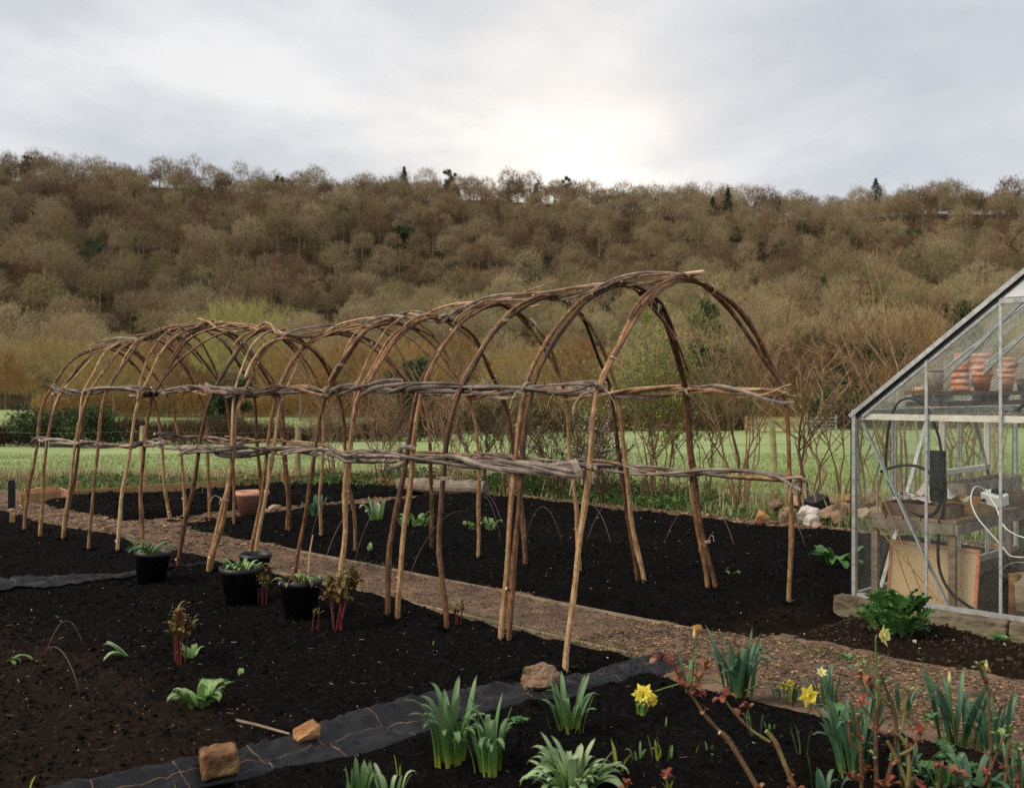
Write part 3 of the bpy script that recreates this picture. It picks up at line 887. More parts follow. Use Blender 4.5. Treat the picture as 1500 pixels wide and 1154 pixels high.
# woven membrane strips lying over the soil
def membrane(name, label, t0, t1, upper, lower, seed, zl=0.0):
    nt, ns = int((t1 - t0) / 0.025), 22
    tv = np.linspace(t0, t1, nt)
    up = np.interp(tv, *upper) + fbm(tv, tv * 0, 2.1, 4, seed) * 0.05
    lo = np.interp(tv, *lower) + fbm(tv, tv * 0 + 5, 2.1, 4, seed + 3) * 0.05
    V = []; UV = []
    for i in range(nt):
        for j in range(ns):
            f = j / (ns - 1)
            s = lo[i] + (up[i] - lo[i]) * f
            V.append((s, tv[i])); UV.append((tv[i] + fbm(np.array(tv[i]), np.array(s), 3, 2, seed + 8) * 0.05, f * 0.42 + 0.09 + float(fbm(np.array(tv[i]), np.array(s), 2, 2, seed + 9)) * 0.04))
    V = np.array(V); s = V[:, 0]; t = V[:, 1]
    xyz = to_xyz(s, t, 0 * s)
    zb = np.maximum(ground_z(xyz[:, 0], xyz[:, 1]), 0.0)
    f = np.tile(np.linspace(0, 1, ns), nt)
    edge = smooth(0, 0.12, np.minimum(f, 1 - f))
    wr = 0.8 * np.abs(fbm(s * 1.4 + t * 0.5, t * 3.0 - s, 2.3, 4, seed + 5, 0.6)) * 0.05 + np.abs(fbm(t * 1.0, s * 4, 3.1, 3, seed + 6)) * 0.022
    cr = np.abs(fbm(s * 3 + t * 2, t * 5 - s * 3, 2.0, 3, seed + 15))
    xyz[:, 2] = zb + 0.014 + zl + edge * (wr + np.maximum(0, 0.07 - cr) * 0.22) - (1 - edge) * 0.012
    i = np.arange(ns - 1)[None, :] + (np.arange(nt - 1) * ns)[:, None]
    F = np.stack([i, i + 1, i + ns + 1, i + ns], -1).reshape(-1, 4)[:, ::-1]
    o = make_obj(name, xyz, F, M['membrane'], smooth_shade=True)
    uvl = o.data.uv_layers.new(name='UVMap')
    UV = np.array(UV)
    li = np.zeros(len(o.data.loops), np.int32); o.data.loops.foreach_get('vertex_index', li)
    uvl.data.foreach_set('uv', UV[li].ravel())
    sol = o.modifiers.new('thickness', 'SOLIDIFY'); sol.thickness = 0.003
    return tag(o, label, 'ground sheet')


membrane('weed_membrane', 'wrinkled black woven membrane with orange thread grid across the foreground, stones on it', 1.45, 4.98,
         ([1.5, 2.33, 2.89, 3.45, 3.92, 4.44, 4.9], [4.0, 3.99, 4.0, 3.96, 3.87, 3.79, 3.74]),
         ([1.5, 2.05, 2.54, 3.07, 3.5, 3.78, 4.26, 4.64, 4.9], [3.82, 3.78, 3.68, 3.58, 3.50, 3.43, 3.47, 3.48, 3.52]), 51)
membrane('weed_membrane', 'flat black membrane strip leading to the leftmost black pot', 1.4, 4.6,
         ([1.4, 2.9, 3.6, 4.0, 4.6], [8.74, 8.70, 8.62, 8.52, 8.45]),
         ([1.4, 2.7, 3.25, 3.7, 4.6], [8.05, 8.08, 8.14, 8.22, 8.28]), 63, 0.012)

# timber edging of the path
for nm, tpos, s_list, lab in (('path_edging', 5.70, (3.95, 5.6, 7.4, 9.6), 'thin grey board edging along the far side of the path'),
                              ('path_edging', 4.90, (3.9, 5.7, 7.9), 'thin pale board edging along the near side of the path')):
    root = empty(nm, ST(s_list[0], tpos, 0))
    tag(root, lab, 'edging')
    o0 = root.location
    for a, b in zip(s_list[:-1], s_list[1:]):
        mb = MB()
        mb.beam(ST(a + 0.006, tpos + rng.normal(0, .006), 0.004) - o0, ST(b - 0.006, tpos + rng.normal(0, .006), 0.004) - o0, 0.018, 0.022)
        mb.build('board', M['timber'], root)


# ------------------------------------------------------------------ trees
def rand_dirs(n, r, zmin=-0.3):
    d = r.normal(size=(int(n * 2.5) + 20, 3)); d /= np.linalg.norm(d, axis=1, keepdims=True)
    d = d[d[:, 2] > zmin]
    return d[:n]


def bare_tree(seed, h, cr, base=0.3, counts=(8, 48, 360), twigs=4200, twig_len=0.85, twig_r=0.016, lean=0.03, zr=None):
    """a leafless tree: trunk, three orders of branches fanning to a domed crown, a haze of twigs"""
    r = np.random.default_rng(seed)
    zb = base * h
    zc = zb + (h - zb) * 0.45
    zr = zr or (h - zc)
    tz = np.linspace(0, h * 0.82, 9)
    tr = np.stack([np.cumsum(r.normal(0, lean * h / 9, 9)), np.cumsum(r.normal(0, lean * h / 9, 9)), tz], 1); tr[0, :2] = 0
    r0 = h * 0.017
    rad = r0 * (1 - 0.88 * tz / tz[-1]); rad[0] *= 1.35
    trunk = [segs(tr[:-1], tr[1:], rad[:-1], rad[1:], 5)]
    par = tr[(tz > zb * 0.9)]
    prad = np.interp(par[:, 2], tz, rad)
    branch = []
    fr = ((0.35, 0.62), (0.55, 0.86), (0.70, 1.0))
    for lv in range(3):
        n = counts[lv]
        d = rand_dirs(n, r, -0.35 if lv else -0.1)
        n = len(d)
        f = r.uniform(*fr[lv], n)[:, None] * (1 + 0.13 * r.normal(size=(n, 1)))
        p = np.stack([d[:, 0] * cr * f[:, 0], d[:, 1] * cr * f[:, 0], zc + d[:, 2] * zr * f[:, 0]], 1)
        diff = p[:, None, :] - par[None]
        cost = np.linalg.norm(diff, axis=2) + 1.4 * np.maximum(0, 0.25 - diff[:, :, 2] / (np.linalg.norm(diff, axis=2) + 1e-6)) * h * 0.12
        q = np.argmin(cost, 1)
        A = par[q]; B = p
        Mid = (A + B) / 2 + np.array([0, 0, -0.06]) * np.linalg.norm(B - A, axis=1, keepdims=True) + r.normal(0, 0.05, A.shape) * np.linalg.norm(B - A, axis=1, keepdims=True)
        ra = np.minimum(prad[q] * 0.75, r0 * (0.5, 0.28, 0.15)[lv]); rb = ra * 0.5
        branch.append(segs(A, Mid, ra, (ra + rb) / 2, (4, 3, 3)[lv])); branch.append(segs(Mid, B, (ra + rb) / 2, rb, (4, 3, 3)[lv]))
        par = np.concatenate([B, Mid[r.random(len(Mid)) < 0.5]]); prad = np.concatenate([rb, rb])[:len(par)]
        if len(prad) < len(par): prad = np.full(len(par), rb.mean())
    q = r.integers(0, len(par), twigs)
    A = par[q]
    out = A - np.array([0, 0, zb])
    out /= np.linalg.norm(out, axis=1, keepdims=True) + 1e-9
    d = out * 0.8 + np.array([0, 0, 0.45]) + r.normal(0, 0.55, A.shape)
    d /= np.linalg.norm(d, axis=1, keepdims=True)
    A = A - d * 0.15 * twig_len + r.normal(0, 0.08 * twig_len, A.shape)
    B = A + d * (twig_len * r.uniform(0.45, 1.35, (twigs, 1)))
    tw = spikes(A, B, twig_r * r.uniform(0.7, 1.3, twigs))
    return trunk, branch, tw


def tree_mesh(name, args, mats):
    trunk, branch, tw = bare_tree(**args)
    parts = [(v, f, 0) for v, f in trunk] + [(v, f, 0) for v, f in branch[:2]] + [(v, f, 1) for v, f in branch[2:]]
    vs = []; fs = []; ms = []; n = 0
    for v, f, m in parts + [(tw[0], tw[1], 1)]:
        vs.append(v); fs.extend((f + n).tolist()); ms.extend([m] * len(f)); n += len(v)
    me = bpy.data.meshes.new(name)
    me.from_pydata(np.concatenate(vs).tolist(), [], fs)
    for m in mats: me.materials.append(m)
    me.polygons.foreach_set('material_index', np.array(ms, np.int32))
    me.update()
    return me


def leaf_cloud(r, centers, radii, n, size, shape=(LEAF_V, LEAF_F)):
    q = r.integers(0, len(centers), n)
    d = r.normal(size=(n, 3)); d /= np.linalg.norm(d, axis=1, keepdims=True)
    p = centers[q] + d * radii[q][:, None] * (r.random((n, 1)) ** 0.4)
    s = size * r.uniform(0.6, 1.4, n)
    return stamp(shape[0], shape[1], p, np.stack([s, s, s], 1), rand_rots(n, r))


def ivy_on(me, h, w, seed, n=1500, size=.26):
    """ivy wrapped round the trunk and the lower limbs of a bare tree"""
    r = np.random.default_rng(seed)
    k = 14; f = r.random(k)
    cen = np.stack([r.normal(0, w * .3, k), r.normal(0, w * .3, k), h * (.05 + .7 * f)], 1)
    v, fc = leaf_cloud(r, cen, w * r.uniform(.25, .5, k) * (1.1 - .5 * f), n, size)
    v0 = np.zeros(len(me.vertices) * 3); me.vertices.foreach_get('co', v0)
    f0 = [list(p.vertices) for p in me.polygons]; m0 = [p.material_index for p in me.polygons]
    n0 = len(me.vertices); mats = list(me.materials)
    out = bpy.data.meshes.new('ivy_clad_tree')
    out.from_pydata(np.concatenate([v0.reshape(-1, 3), v]).tolist(), [], f0 + (fc + n0).tolist())
    for m in mats + [M['ivy']]: out.materials.append(m)
    out.polygons.foreach_set('material_index', np.array(m0 + [len(mats)] * len(fc), np.int32)); out.update()
    return out


upper = [tree_mesh('bare_tree', dict(seed=100 + i, h=hh, cr=cc, base=bb, twigs=int(tw * .8), counts=(9, 64, 420), twig_len=0.8, twig_r=0.019), [M['trunk_grey'], M['wood_twig']])
         for i, (hh, cc, bb, tw) in enumerate(((11.5, 4.6, .26, 4300), (12.5, 4.2, .3, 4000), (10.5, 5.0, .22, 4600), (13, 4.8, .3, 4400), (9.5, 4.0, .2, 3800)))]
lower = [tree_mesh('bare_tree', dict(seed=140 + i, h=hh, cr=cc, base=bb, twigs=int(tw * .75), counts=(10, 70, 460), twig_len=0.85, twig_r=0.018), [M['trunk_grey'], M['low_twig']])
         for i, (hh, cc, bb, tw) in enumerate(((9, 4.4, .16, 5200), (10, 4.8, .2, 5400), (8, 4.6, .12, 5200), (11, 4.4, .22, 5200)))]
ridge = [tree_mesh('bare_tree', dict(seed=180 + i, h=hh, cr=cc, base=bb, twigs=1100, counts=(7, 36, 220), twig_len=1.1, twig_r=0.02), [M['trunk_grey'], M['wood_twig']])
         for i, (hh, cc, bb) in enumerate(((14, 4.0, .30), (13, 3.4, .22), (15.5, 4.2, .34), (11, 3.8, .10), (12.5, 3.2, .18)))]

trng = np.random.default_rng(21)
sp = 6.7
cand = []
gy = 122.0
while gy < 447:
    w = 0.56 * gy + 22
    for gx in np.arange(-w, w, sp):
        cand.append((gx + trng.uniform(-.45, .45) * sp, gy + trng.uniform(-.45, .45) * sp))
    gy += sp * 0.95
cand = np.array(cand)
cz = ter(cand[:, 0], cand[:, 1])
wood = {'kind': [], 'p': [], 's': [], 'r': []}
upper += [ivy_on(upper[1], 12.5, 2.2, 901), ivy_on(upper[4], 9.5, 2.8, 902)]
protos = upper + lower
placed = [None] * len(protos)
n_ind = 0
for (x, y), z in zip(cand, cz):
    if y > 424:
        if y > 441 or trng.random() < 0.48: continue
        me = ridge[trng.integers(len(ridge))]
        o = link('bare_tree', me, None, (x, y, z - 0.2), (0, 0, trng.uniform(0, 6.28)), [trng.uniform(.6, 1.15)] * 3)
        tag(o, 'slender bare tree in silhouette along the hilltop against the sky', 'tree', 'bare trees along the hilltop')
        continue
    if trng.random() < .10: continue
    lowk = y < 205 + 25 * float(fbm(np.array(x), np.array(y), 0.02, 2, 3)) * 2
    k = (len(upper) + trng.integers(len(lower))) if lowk else (trng.integers(len(upper) - 2) if trng.random() > .10 else len(upper) - 2 + trng.integers(2))
    sc = (trng.uniform(.45, .92) if trng.random() > .12 else trng.uniform(.9, 1.15)) * (1.0 if y > 150 else 0.9) * (0.72 if y > 402 else 1.0)
    rz = trng.uniform(0, 6.28)
    if (y < 160 and abs(x) < 0.52 * y + 4) or placed[k] is None:
        o = link('bare_tree', protos[k], None, (x, y, z - 0.15), (trng.normal(0, .04), trng.normal(0, .04), rz), [sc] * 3)
        tag(o, 'rounded bare tree with pale twigs low on the wooded slope' if lowk else ('ivy-clad tree on the wooded slope' if len(upper) - 2 <= k < len(upper) else 'bare grey-brown tree higher on the wooded slope'), 'tree',
            'bare trees along the foot of the hill' if lowk else 'bare trees high on the hill')
        if placed[k] is None: placed[k] = o
        n_ind += 1
    else:
        wood['kind'].append(k); wood['p'].append((x, y, z - 0.15)); wood['s'].append(sc); wood['r'].append(rz)


def instance_stuff(name, pts, idx, scl, rot, objs):
    me = bpy.data.meshes.new(name)
    me.from_pydata(pts, [], [])
    for an, ty, data in (('pick', 'INT', idx), ('size', 'FLOAT', scl), ('turn', 'FLOAT', rot)):
        a = me.attributes.new(an, ty, 'POINT')
        a.data.foreach_set('value', np.array(data, np.int32 if ty == 'INT' else np.float32))
    o = link(name, me)
    ng = bpy.data.node_groups.new(name, 'GeometryNodeTree')
    ng.interface.new_socket('Geometry', in_out='INPUT', socket_type='NodeSocketGeometry')
    ng.interface.new_socket('Geometry', in_out='OUTPUT', socket_type='NodeSocketGeometry')
    N, L = ng.nodes, ng.links
    gi = N.new('NodeGroupInput'); go = N.new('NodeGroupOutput')
    jo = N.new('GeometryNodeJoinGeometry')
    for ob in reversed(objs):
        n = N.new('GeometryNodeObjectInfo'); n.inputs['Object'].default_value = ob; n.inputs['As Instance'].default_value = True
        n.transform_space = 'ORIGINAL'
        L.new(n.outputs['Geometry'], jo.inputs[0])
    ip = N.new('GeometryNodeInstanceOnPoints'); ip.inputs['Pick Instance'].default_value = True
    L.new(gi.outputs[0], ip.inputs['Points']); L.new(jo.outputs[0], ip.inputs['Instance'])

    def att(nm, ty):
        a = N.new('GeometryNodeInputNamedAttribute'); a.data_type = ty; a.inputs['Name'].default_value = nm
        return a.outputs[0]
    L.new(att('pick', 'INT'), ip.inputs['Instance Index'])
    L.new(att('size', 'FLOAT'), ip.inputs['Scale'])
    cx = N.new('ShaderNodeCombineXYZ'); L.new(att('turn', 'FLOAT'), cx.inputs[2])
    L.new(cx.outputs[0], ip.inputs['Rotation'])
    L.new(ip.outputs[0], go.inputs[0])
    md = o.modifiers.new('scatter', 'NODES'); md.node_group = ng
    return o


wo = instance_stuff('woodland', wood['p'], wood['kind'], wood['s'], wood['r'], placed)
tag(wo, 'bare winter wood massed over the hillside', 'wood', kind='stuff')


# evergreens standing out in the wood
def conifer(h, seed, name_label, loc, w=0.2):
    r = np.random.default_rng(seed)
    n = 44
    A = []; B = []
    for i in range(n):
        f = (i + 0.5) / n
        z = h * (0.1 + 0.88 * f)
        for k in range(6):
            a = r.uniform(0, 2 * PI)
            L_ = h * w * (1 - f) ** 0.8 * r.uniform(.7, 1.15) + 0.15
            A.append((0, 0, z)); B.append((math.cos(a) * L_, math.sin(a) * L_, z - 0.22 * L_ + r.normal(0, .08)))
    A = np.array(A); B = np.array(B)
    root = empty('conifer_tree', loc)
    tr = segs([(0, 0, 0)], [(0, 0, h)], h * 0.02, 0.02, 6)
    make_obj('trunk', tr[0], tr[1], M['trunk_grey'], root)
    f = r.random((9000, 1)); q = r.integers(0, len(A), 9000)
    p = A[q] + (B[q] - A[q]) * f ** 0.6 + r.normal(0, 0.10, (9000, 3)) + np.array([0, 0, -0.08])
    v, fc = stamp(LEAF_V, LEAF_F, p, np.repeat(r.uniform(.18, .4, 9000)[:, None], 3, 1) * np.array([1, .8, 1]), rand_rots(9000, r))
    v2, f2 = segs(A, B, 0.03, 0.01, 3)
    V, F, ms = cat_arrays([(v, fc, 0), (v2, f2, 1)])
    make_obj('crown', V, F, [M['conifer'], M['trunk_grey']], root, midx=ms)
    tag(root, name_label, 'tree')
    return root


def hill_point(px, d):
    x = (px - 750) / 1500 * d
    return (x, d, float(ter(x, d)) - 0.2)


conifer(14, 1, 'dark pointed conifer on the skyline left of centre', hill_point(592, 405), 0.24)
conifer(16, 2, 'broad dark conifer standing highest on the right skyline', hill_point(1283, 402), 0.36)
conifer(17, 3, 'tall dark green conifer on the slope above the end arch', hill_point(1066, 318), 0.2)
conifer(12, 4, 'small dark conifer beside the end arch conifer', hill_point(1044, 335), 0.22)
conifer(9, 5, 'small dark conifer on the skyline among pale trees right of centre', hill_point(785, 415), 0.28)


def ivy_tree(px, d, h, w, label, seed, mat='ivy', n=5200, size=None, base_gap=0.05):
    r = np.random.default_rng(seed)
    loc = hill_point(px, d)
    root = empty('evergreen_tree', loc)
    k = 26
    f = r.random(k)
    cen = np.stack([r.normal(0, w * 0.26, k), r.normal(0, w * 0.26, k), h * (base_gap + (0.92 - base_gap) * f)], 1)
    rad = w * r.uniform(.18, .34, k) * (1.1 - 0.5 * f)
    size = size or max(0.16, d * (0.0011 if d > 150 else 0.0026))
    if d < 150: n = int(n * 1.6)
    v, fc = leaf_cloud(r, cen, rad, n, size)
    make_obj('crown', v, fc, M[mat], root)
    pts = np.array([(0, 0, -0.2), (r.normal(0, .1), r.normal(0, .1), h * .45), (r.normal(0, .2), r.normal(0, .2), h * .85)])
    t = segs(pts[:-1], pts[1:], [h * .022, h * .014], [h * .014, .02], 6)
    b = segs(np.repeat(pts[1:2], k, 0), cen, 0.05, 0.015, 3)
    V, F, ms = cat_arrays([(t[0], t[1], 0), (b[0], b[1], 0)])
    make_obj('trunk', V, F, M['trunk_grey'], root)
    return tag(root, label, 'tree')


for i, (px, d, h, w, lab) in enumerate((
        (658, 395, 14, 5.0, 'ivy-clad tree on the skyline near the brightest cloud'),
        (830, 402, 12, 3.5, 'thin ivy-clad trunk on the skyline right of the brightest cloud'),
        (40, 395, 11, 4.0, 'dark ivy-clad tree at the left end of the skyline'),
        (408, 392, 10, 3.0, 'small ivy-clad tree on the skyline above the left wood'),
        (320, 300, 9, 5.0, 'dark green ivy-covered tree high on the left slope'),
        (140, 262, 9, 6.0, 'dark evergreen clump on the far left slope'),
        (655, 255, 9, 6.0, 'bright green ivy-clad tree halfway up the middle slope'),
        (590, 300, 8, 4.5, 'ivy-clad tree high on the middle slope'),
        (790, 250, 8, 9.0, 'wide green ivy-covered tree halfway up the slope right of centre'),
        (1330, 290, 11, 8.0, 'dark evergreen clump high on the right slope'),
        (1190, 235, 9, 4.5, 'dark green ivy-clad tree on the slope right of the end arch'),
        (290, 215, 10, 7.0, 'dark evergreen tree on the lower left slope'),
        (1041, 86, 11.0, 4.6, 'dark green evergreen showing through the end arch'),
        (602, 84, 5.8, 4.0, 'bushy dark green holly seen through the middle arches'),
        (330, 62, 4.2, 2.2, 'dark ivy-covered tree in the left hedge line'),
        (120, 56, 2.0, 4.2, 'low dark evergreen bush in the hedge at far left'),
        (1258, 88, 7.6, 4.6, 'dark green evergreen just left of the greenhouse roof'),
        (1228, 83, 4.0, 4.2, 'low dark evergreen bush behind the bare saplings'),
        (1425, 86, 11.0, 4.0, 'dark evergreen rising behind the greenhouse roof'))):
    ivy_tree(px, d, h, w, lab, 300 + i)


# the belt of trees beyond the field
def belt_tree(px, d, h, cr, mat, label, seed, base=0.14, twigs=5200, group=None, tr=0.011, tl=0.8):
    trunk, branch, tw = bare_tree(seed=seed, h=h, cr=cr, base=base, counts=(10, 70, 460), twigs=twigs, twig_len=tl, twig_r=tr)
    root = empty('bare_tree', hill_point(px, d))
    V, F, ms = cat_arrays([(v, f, 0) for v, f in trunk] + [(v, f, 0) for v, f in branch[:2]])
    make_obj('trunk', V, F, M['trunk_grey'], root)
    V, F, ms = cat_arrays([(v, f, 0) for v, f in branch[2:]] + [(tw[0], tw[1], 0)])
    make_obj('crown', V, F, mat, root)
    return tag(root, label, 'tree', group)


belt_tree(352, 100, 12.0, 5.0, M['yellow_twig'], 'yellow-green twiggy tree beyond the left half of the tunnel', 401, tl=1.3)
belt_tree(1075, 92, 13.2, 5.2, M['low_twig'], 'large olive bare tree rising above the end arch', 402, twigs=7000)
belt_tree(955, 100, 9.5, 5.0, M['low_twig'], 'olive bare tree behind the tall end arches', 403)
belt_tree(1190, 88, 8.6, 4.5, M['dark_twig'], 'dark brown bare tree beyond the field gate', 404)
belt_tree(1330, 105, 11.5, 5.0, M['willow_twig'], 'reddish bare tree left of the greenhouse ridge', 405)
wl = [(-30, 98, 8, 4.4), (75, 104, 8.5, 4.6), (165, 92, 7.6, 4.2), (245, 108, 9, 4.6), (440, 96, 7.4, 4.0), (515, 104, 8.6, 4.4), (590, 96, 8.0, 4.4), (680, 108, 8.2, 4.6), (765, 98, 7.6, 4.4), (850, 104, 8.4, 4.6),
      (1010, 112, 9.0, 4.6), (1140, 108, 9.5, 4.8), (1245, 98, 8.6, 4.8), (1420, 100, 9.6, 5.0), (1500, 96, 9.5, 5.0)]
proto_w = []
for i, (px, d, h, cr) in enumerate(wl):
    if i < 3:
        proto_w.append(belt_tree(px, d, h, cr, M['willow_twig'], 'orange-brown bare willow in the belt beyond the field', 420 + i, base=0.08, group='bare willows beyond the field', twigs=6000, tl=1.0))
    else:
        src = proto_w[i % 3]
        c = src.copy(); COL.objects.link(c)
        c.location = hill_point(px, d); c.rotation_euler = (0, 0, i * 1.3); c.scale = [h / 8.0] * 3
        for ch in src.children:
            k = ch.copy(); COL.objects.link(k); k.parent = c


# hedgerow at the far side of the field
def hedgerow(name, label, a, b, h, n, seed, leaf_share=0.5, depth=0.8):
    r = np.random.default_rng(seed)
    f = r.random(n)
    x = a[0] + (b[0] - a[0]) * f; y = a[1] + (b[1] - a[1]) * f + r.normal(0, depth * 0.4, n)
    hh = h * (0.75 + fbm(x, x * 0, 0.25, 3, seed) * 0.9)
    z0 = ter(x, y); zz = r.random(n) ** 0.8 * hh
    A = np.stack([x, y, z0 + zz * 0.75 - 0.1], 1)
    d = r.normal(0, 0.45, (n, 3)); d[:, 2] = np.abs(d[:, 2]) + 0.55
    B = A + d * r.uniform(.3, .8, (n, 1))
    o = make_obj(name, *spikes(A, B, 0.022), M['dark_twig'])
    root = empty(name, (0, 0, 0))
    o.name = 'branches'; o.parent = root
    m = int(n * leaf_share)
    q = r.integers(0, n, m); cl = vnoise(x[q] * 0.35, y[q] * 0, seed + 2) > 0.05
    p = B[q][cl]
    s = r.uniform(.10, .22, len(p))
    make_obj('leaves', *stamp(LEAF_V, LEAF_F, p, np.stack([s, s, s], 1), rand_rots(len(p), r)), M['ivy'], root)
    root.name = name
    return tag(root, label, 'hedge')


hedgerow('hedgerow', 'low dark brown hedgerow crossing behind the field on the left', (-52, 50), (-4, 62), 2.1, 26000, 31)
def thicket(name, label, a, b, h, n, seed, mat, depth=4.0, tr=0.02):
    """scrub of upright twigs filling the foot of a tree belt"""
    r = np.random.default_rng(seed)
    f = r.random(n)
    x = a[0] + (b[0] - a[0]) * f; y = a[1] + (b[1] - a[1]) * f + r.uniform(-depth / 2, depth / 2, n)
    hh = h * (0.7 + fbm(x, y * 0.2, 0.16, 4, seed) * 1.0)
    A = np.stack([x, y, ter(x, y) + r.random(n) * hh * 0.7 - 0.2], 1)
    d = r.normal(0, 0.33, (n, 3)); d[:, 2] = np.abs(d[:, 2]) + 0.8
    B = A + d * r.uniform(.5, 1.5, (n, 1))
    o = make_obj(name, *spikes(A, B, tr), mat)
    return tag(o, label, 'scrub', kind='stuff')


thicket('scrub', 'low brown scrub along the crest of the hill', (-270, 428), (270, 428), 5.5, 52000, 38, M['wood_twig'], depth=16, tr=0.035)
thicket('scrub', 'tangled orange-brown scrub at the foot of the far trees on the left', (-52, 112), (-4, 106), 4.2, 22000, 35, M['willow_twig'])
thicket('scrub', 'tangled brown scrub at the foot of the far trees on the right', (-6, 104), (56, 106), 4.2, 26000, 36, M['willow_twig'])
thicket('scrub', 'dark brown scrub among the far trees', (-48, 118), (60, 116), 4.5, 26000, 37, M['dark_twig'])
hedgerow('hedgerow', 'dark bare hedgerow behind the field from centre to the gate', (-5, 70), (17.5, 76), 2.5, 17000, 32)
hedgerow('hedgerow', 'dark bare hedgerow right of the gate running behind the greenhouse', (23.4, 76), (62, 80), 2.5, 20000, 33)
#@@PART3
# ------------------------------------------------------------------ fence, gate, verge plants
root = empty('wire_fence', (-14, 19.2, float(ter(-14, 19.2))))
tag(root, 'post and wire stock fence with lichened posts at the field edge', 'fence')
rl = root.location.copy()
prng = random.Random(5)
fx = [-14, -10.3, -6.87, -3.96, 0.52, 4.95, 9.2, 13.5]
fy = [19.2, 19.2, 19.0, 19.0, 19.2, 19.4, 19.6, 19.8]
for x, y in zip(fx, fy):
    z = float(ter(x, y)) - 0.25
    mb = MB()
    mb.tube([(x, y, z), (x + prng.uniform(-.02, .02), y, z + 0.7), (x + prng.uniform(-.03, .03), y, z + 1.28)], [0.062, 0.06, 0.056], 9)
    mb.v = [tuple(Vector(v) - rl) for v in mb.v]
    mb.build('post', M['lichen_post'], root)
for zz in (0.45, 0.7, 0.93):
    mb = MB(); pts = []
    for i in range(len(fx) - 1):
        for k in range(5):
            f = k / 5
            x = fx[i] + (fx[i + 1] - fx[i]) * f; y = fy[i] + (fy[i + 1] - fy[i]) * f - 0.065
            pts.append(Vector((x, y, float(ter(x, y)) + zz - 0.03 * math.sin(PI * f))) - rl)
    mb.tube(pts, 0.002, 4); mb.build('wire', M['wire'], root)

# timber rails and galvanised gate far across the field
gp = hill_point(1092, 71)
root = empty('rail_fence', gp); tag(root, 'orange timber post and rail fence far across the field beside the gate', 'fence')
for i in range(4):
    MB().box((i * 1.33 + 0.05, 0, 0.65), (0.14, 0.14, 1.4)).build('post', M['new_timber'], root)
for k in range(4):
    MB().box((2.05, -0.09, 0.28 + k * 0.32), (4.15, 0.05, 0.09)).build('rail', M['new_timber'], root)
gp = hill_point(1183, 72)
root = empty('field_gate', gp); tag(root, 'grey galvanised metal field gate far across the grass', 'gate')
for x, w in ((-0.05, .12), (1.2, .16), (2.0, .08)):
    MB().box((x, 0, 0.72), (w, w, 1.45)).build('post', M['galv'] if w < .15 else M['timber'], root)
for k in range(5):
    MB().box((1.0, -0.03, 0.25 + k * 0.24), (1.95, 0.05, 0.06)).build('rail', M['galv'], root)
MB().beam((0.1, -0.08, 0.25), (1.15, -0.08, 1.2), 0.04, 0.05).build('brace', M['galv'], root)


def blades(name, n, area, hlo, hhi, mat, seed, width=0.006, lean=0.35, mask=None):
    r = np.random.default_rng(seed)
    x, y = area(r, n)
    if mask is not None:
        k = mask(x, y, r); x = x[k]; y = y[k]
    n = len(x)
    z = ground_z(x, y) - 0.03
    h = r.uniform(hlo, hhi, n); a = r.uniform(0, 2 * PI, n); ln = np.abs(r.normal(0, lean, n))
    d = np.stack([np.cos(a), np.sin(a)], 1)
    pr = np.stack([-d[:, 1], d[:, 0]], 1) * width * r.uniform(.6, 1.4, (n, 1))
    b = np.stack([x, y], 1)
    mid = b + d * (ln * h * 0.3)[:, None]; tip = b + d * (ln * h)[:, None]
    V = np.zeros((n, 5, 3))
    V[:, 0, :2] = b - pr; V[:, 1, :2] = b + pr; V[:, 0, 2] = V[:, 1, 2] = z
    V[:, 2, :2] = mid + pr * .8; V[:, 3, :2] = mid - pr * .8; V[:, 2, 2] = V[:, 3, 2] = z + h * 0.6
    V[:, 4, :2] = tip; V[:, 4, 2] = z + h * (1 - 0.25 * np.minimum(ln, 1.2))
    base = np.arange(n) * 5
    F = [(i, i + 1, i + 2, i + 3) for i in base] + [(i + 3, i + 2, i + 4) for i in base]
    return tag(make_obj(name, V.reshape(-1, 3), F, mat), kind='stuff')


def strip_area(x0, x1, ymid, spread):
    def f(r, n):
        x = r.uniform(x0, x1, n)
        return x, np.interp(x, [p[0] for p in ymid], [p[1] for p in ymid]) + r.normal(0, spread, n)
    return f


# line where the garden ends: x -> y
edge_l = [(-16, 17.4), (-6, 17.6), (-2, 17.7), (-.5, 16.9), (2, 14.5), (4, 12.5), (7, 9.6)]
blades('dry_grass', 7500, strip_area(-13, 0.5, [(p[0], p[1] + .7) for p in edge_l], 0.40), 0.10, 0.42, M['dry_grass'], 61, 0.006, 0.7)
blades('tall_dry_grass', 170, strip_area(-13, 2, [(p[0], p[1] + 1.0) for p in edge_l], 0.4), 0.4, 0.95, M['dry_grass'], 62, 0.005, 0.5)
blades('dry_grass', 1500, strip_area(0.5, 7, [(p[0], p[1] + 1.0) for p in edge_l], 0.5), 0.15, 0.55, M['dry_grass'], 63, 0.006, 0.5)
blades('verge_grass', 9000, strip_area(-13, 7, [(p[0], p[1] + .5) for p in edge_l], 0.7), 0.05, 0.18, M['green_grass'], 64, 0.007, 0.6)


def field_area(r, n):
    y = 12.5 + 28 * r.random(n) ** 1.5
    x = r.uniform(-0.56, 0.56, n) * y
    k = (y > 18.6) | ((x + y) / S2 > 12.3)
    return x[k], y[k]


blades('pasture_grass', 60000, field_area, 0.05, 0.13, M['green_grass'], 65, 0.012, 0.6)


def path_edge(r, n):
    s = r.uniform(0.5, 11, n); t = np.where(r.random(n) < 0.55, r.normal(5.74, .06, n), r.normal(4.87, .05, n))
    return (t - s) / S2, (t + s) / S2


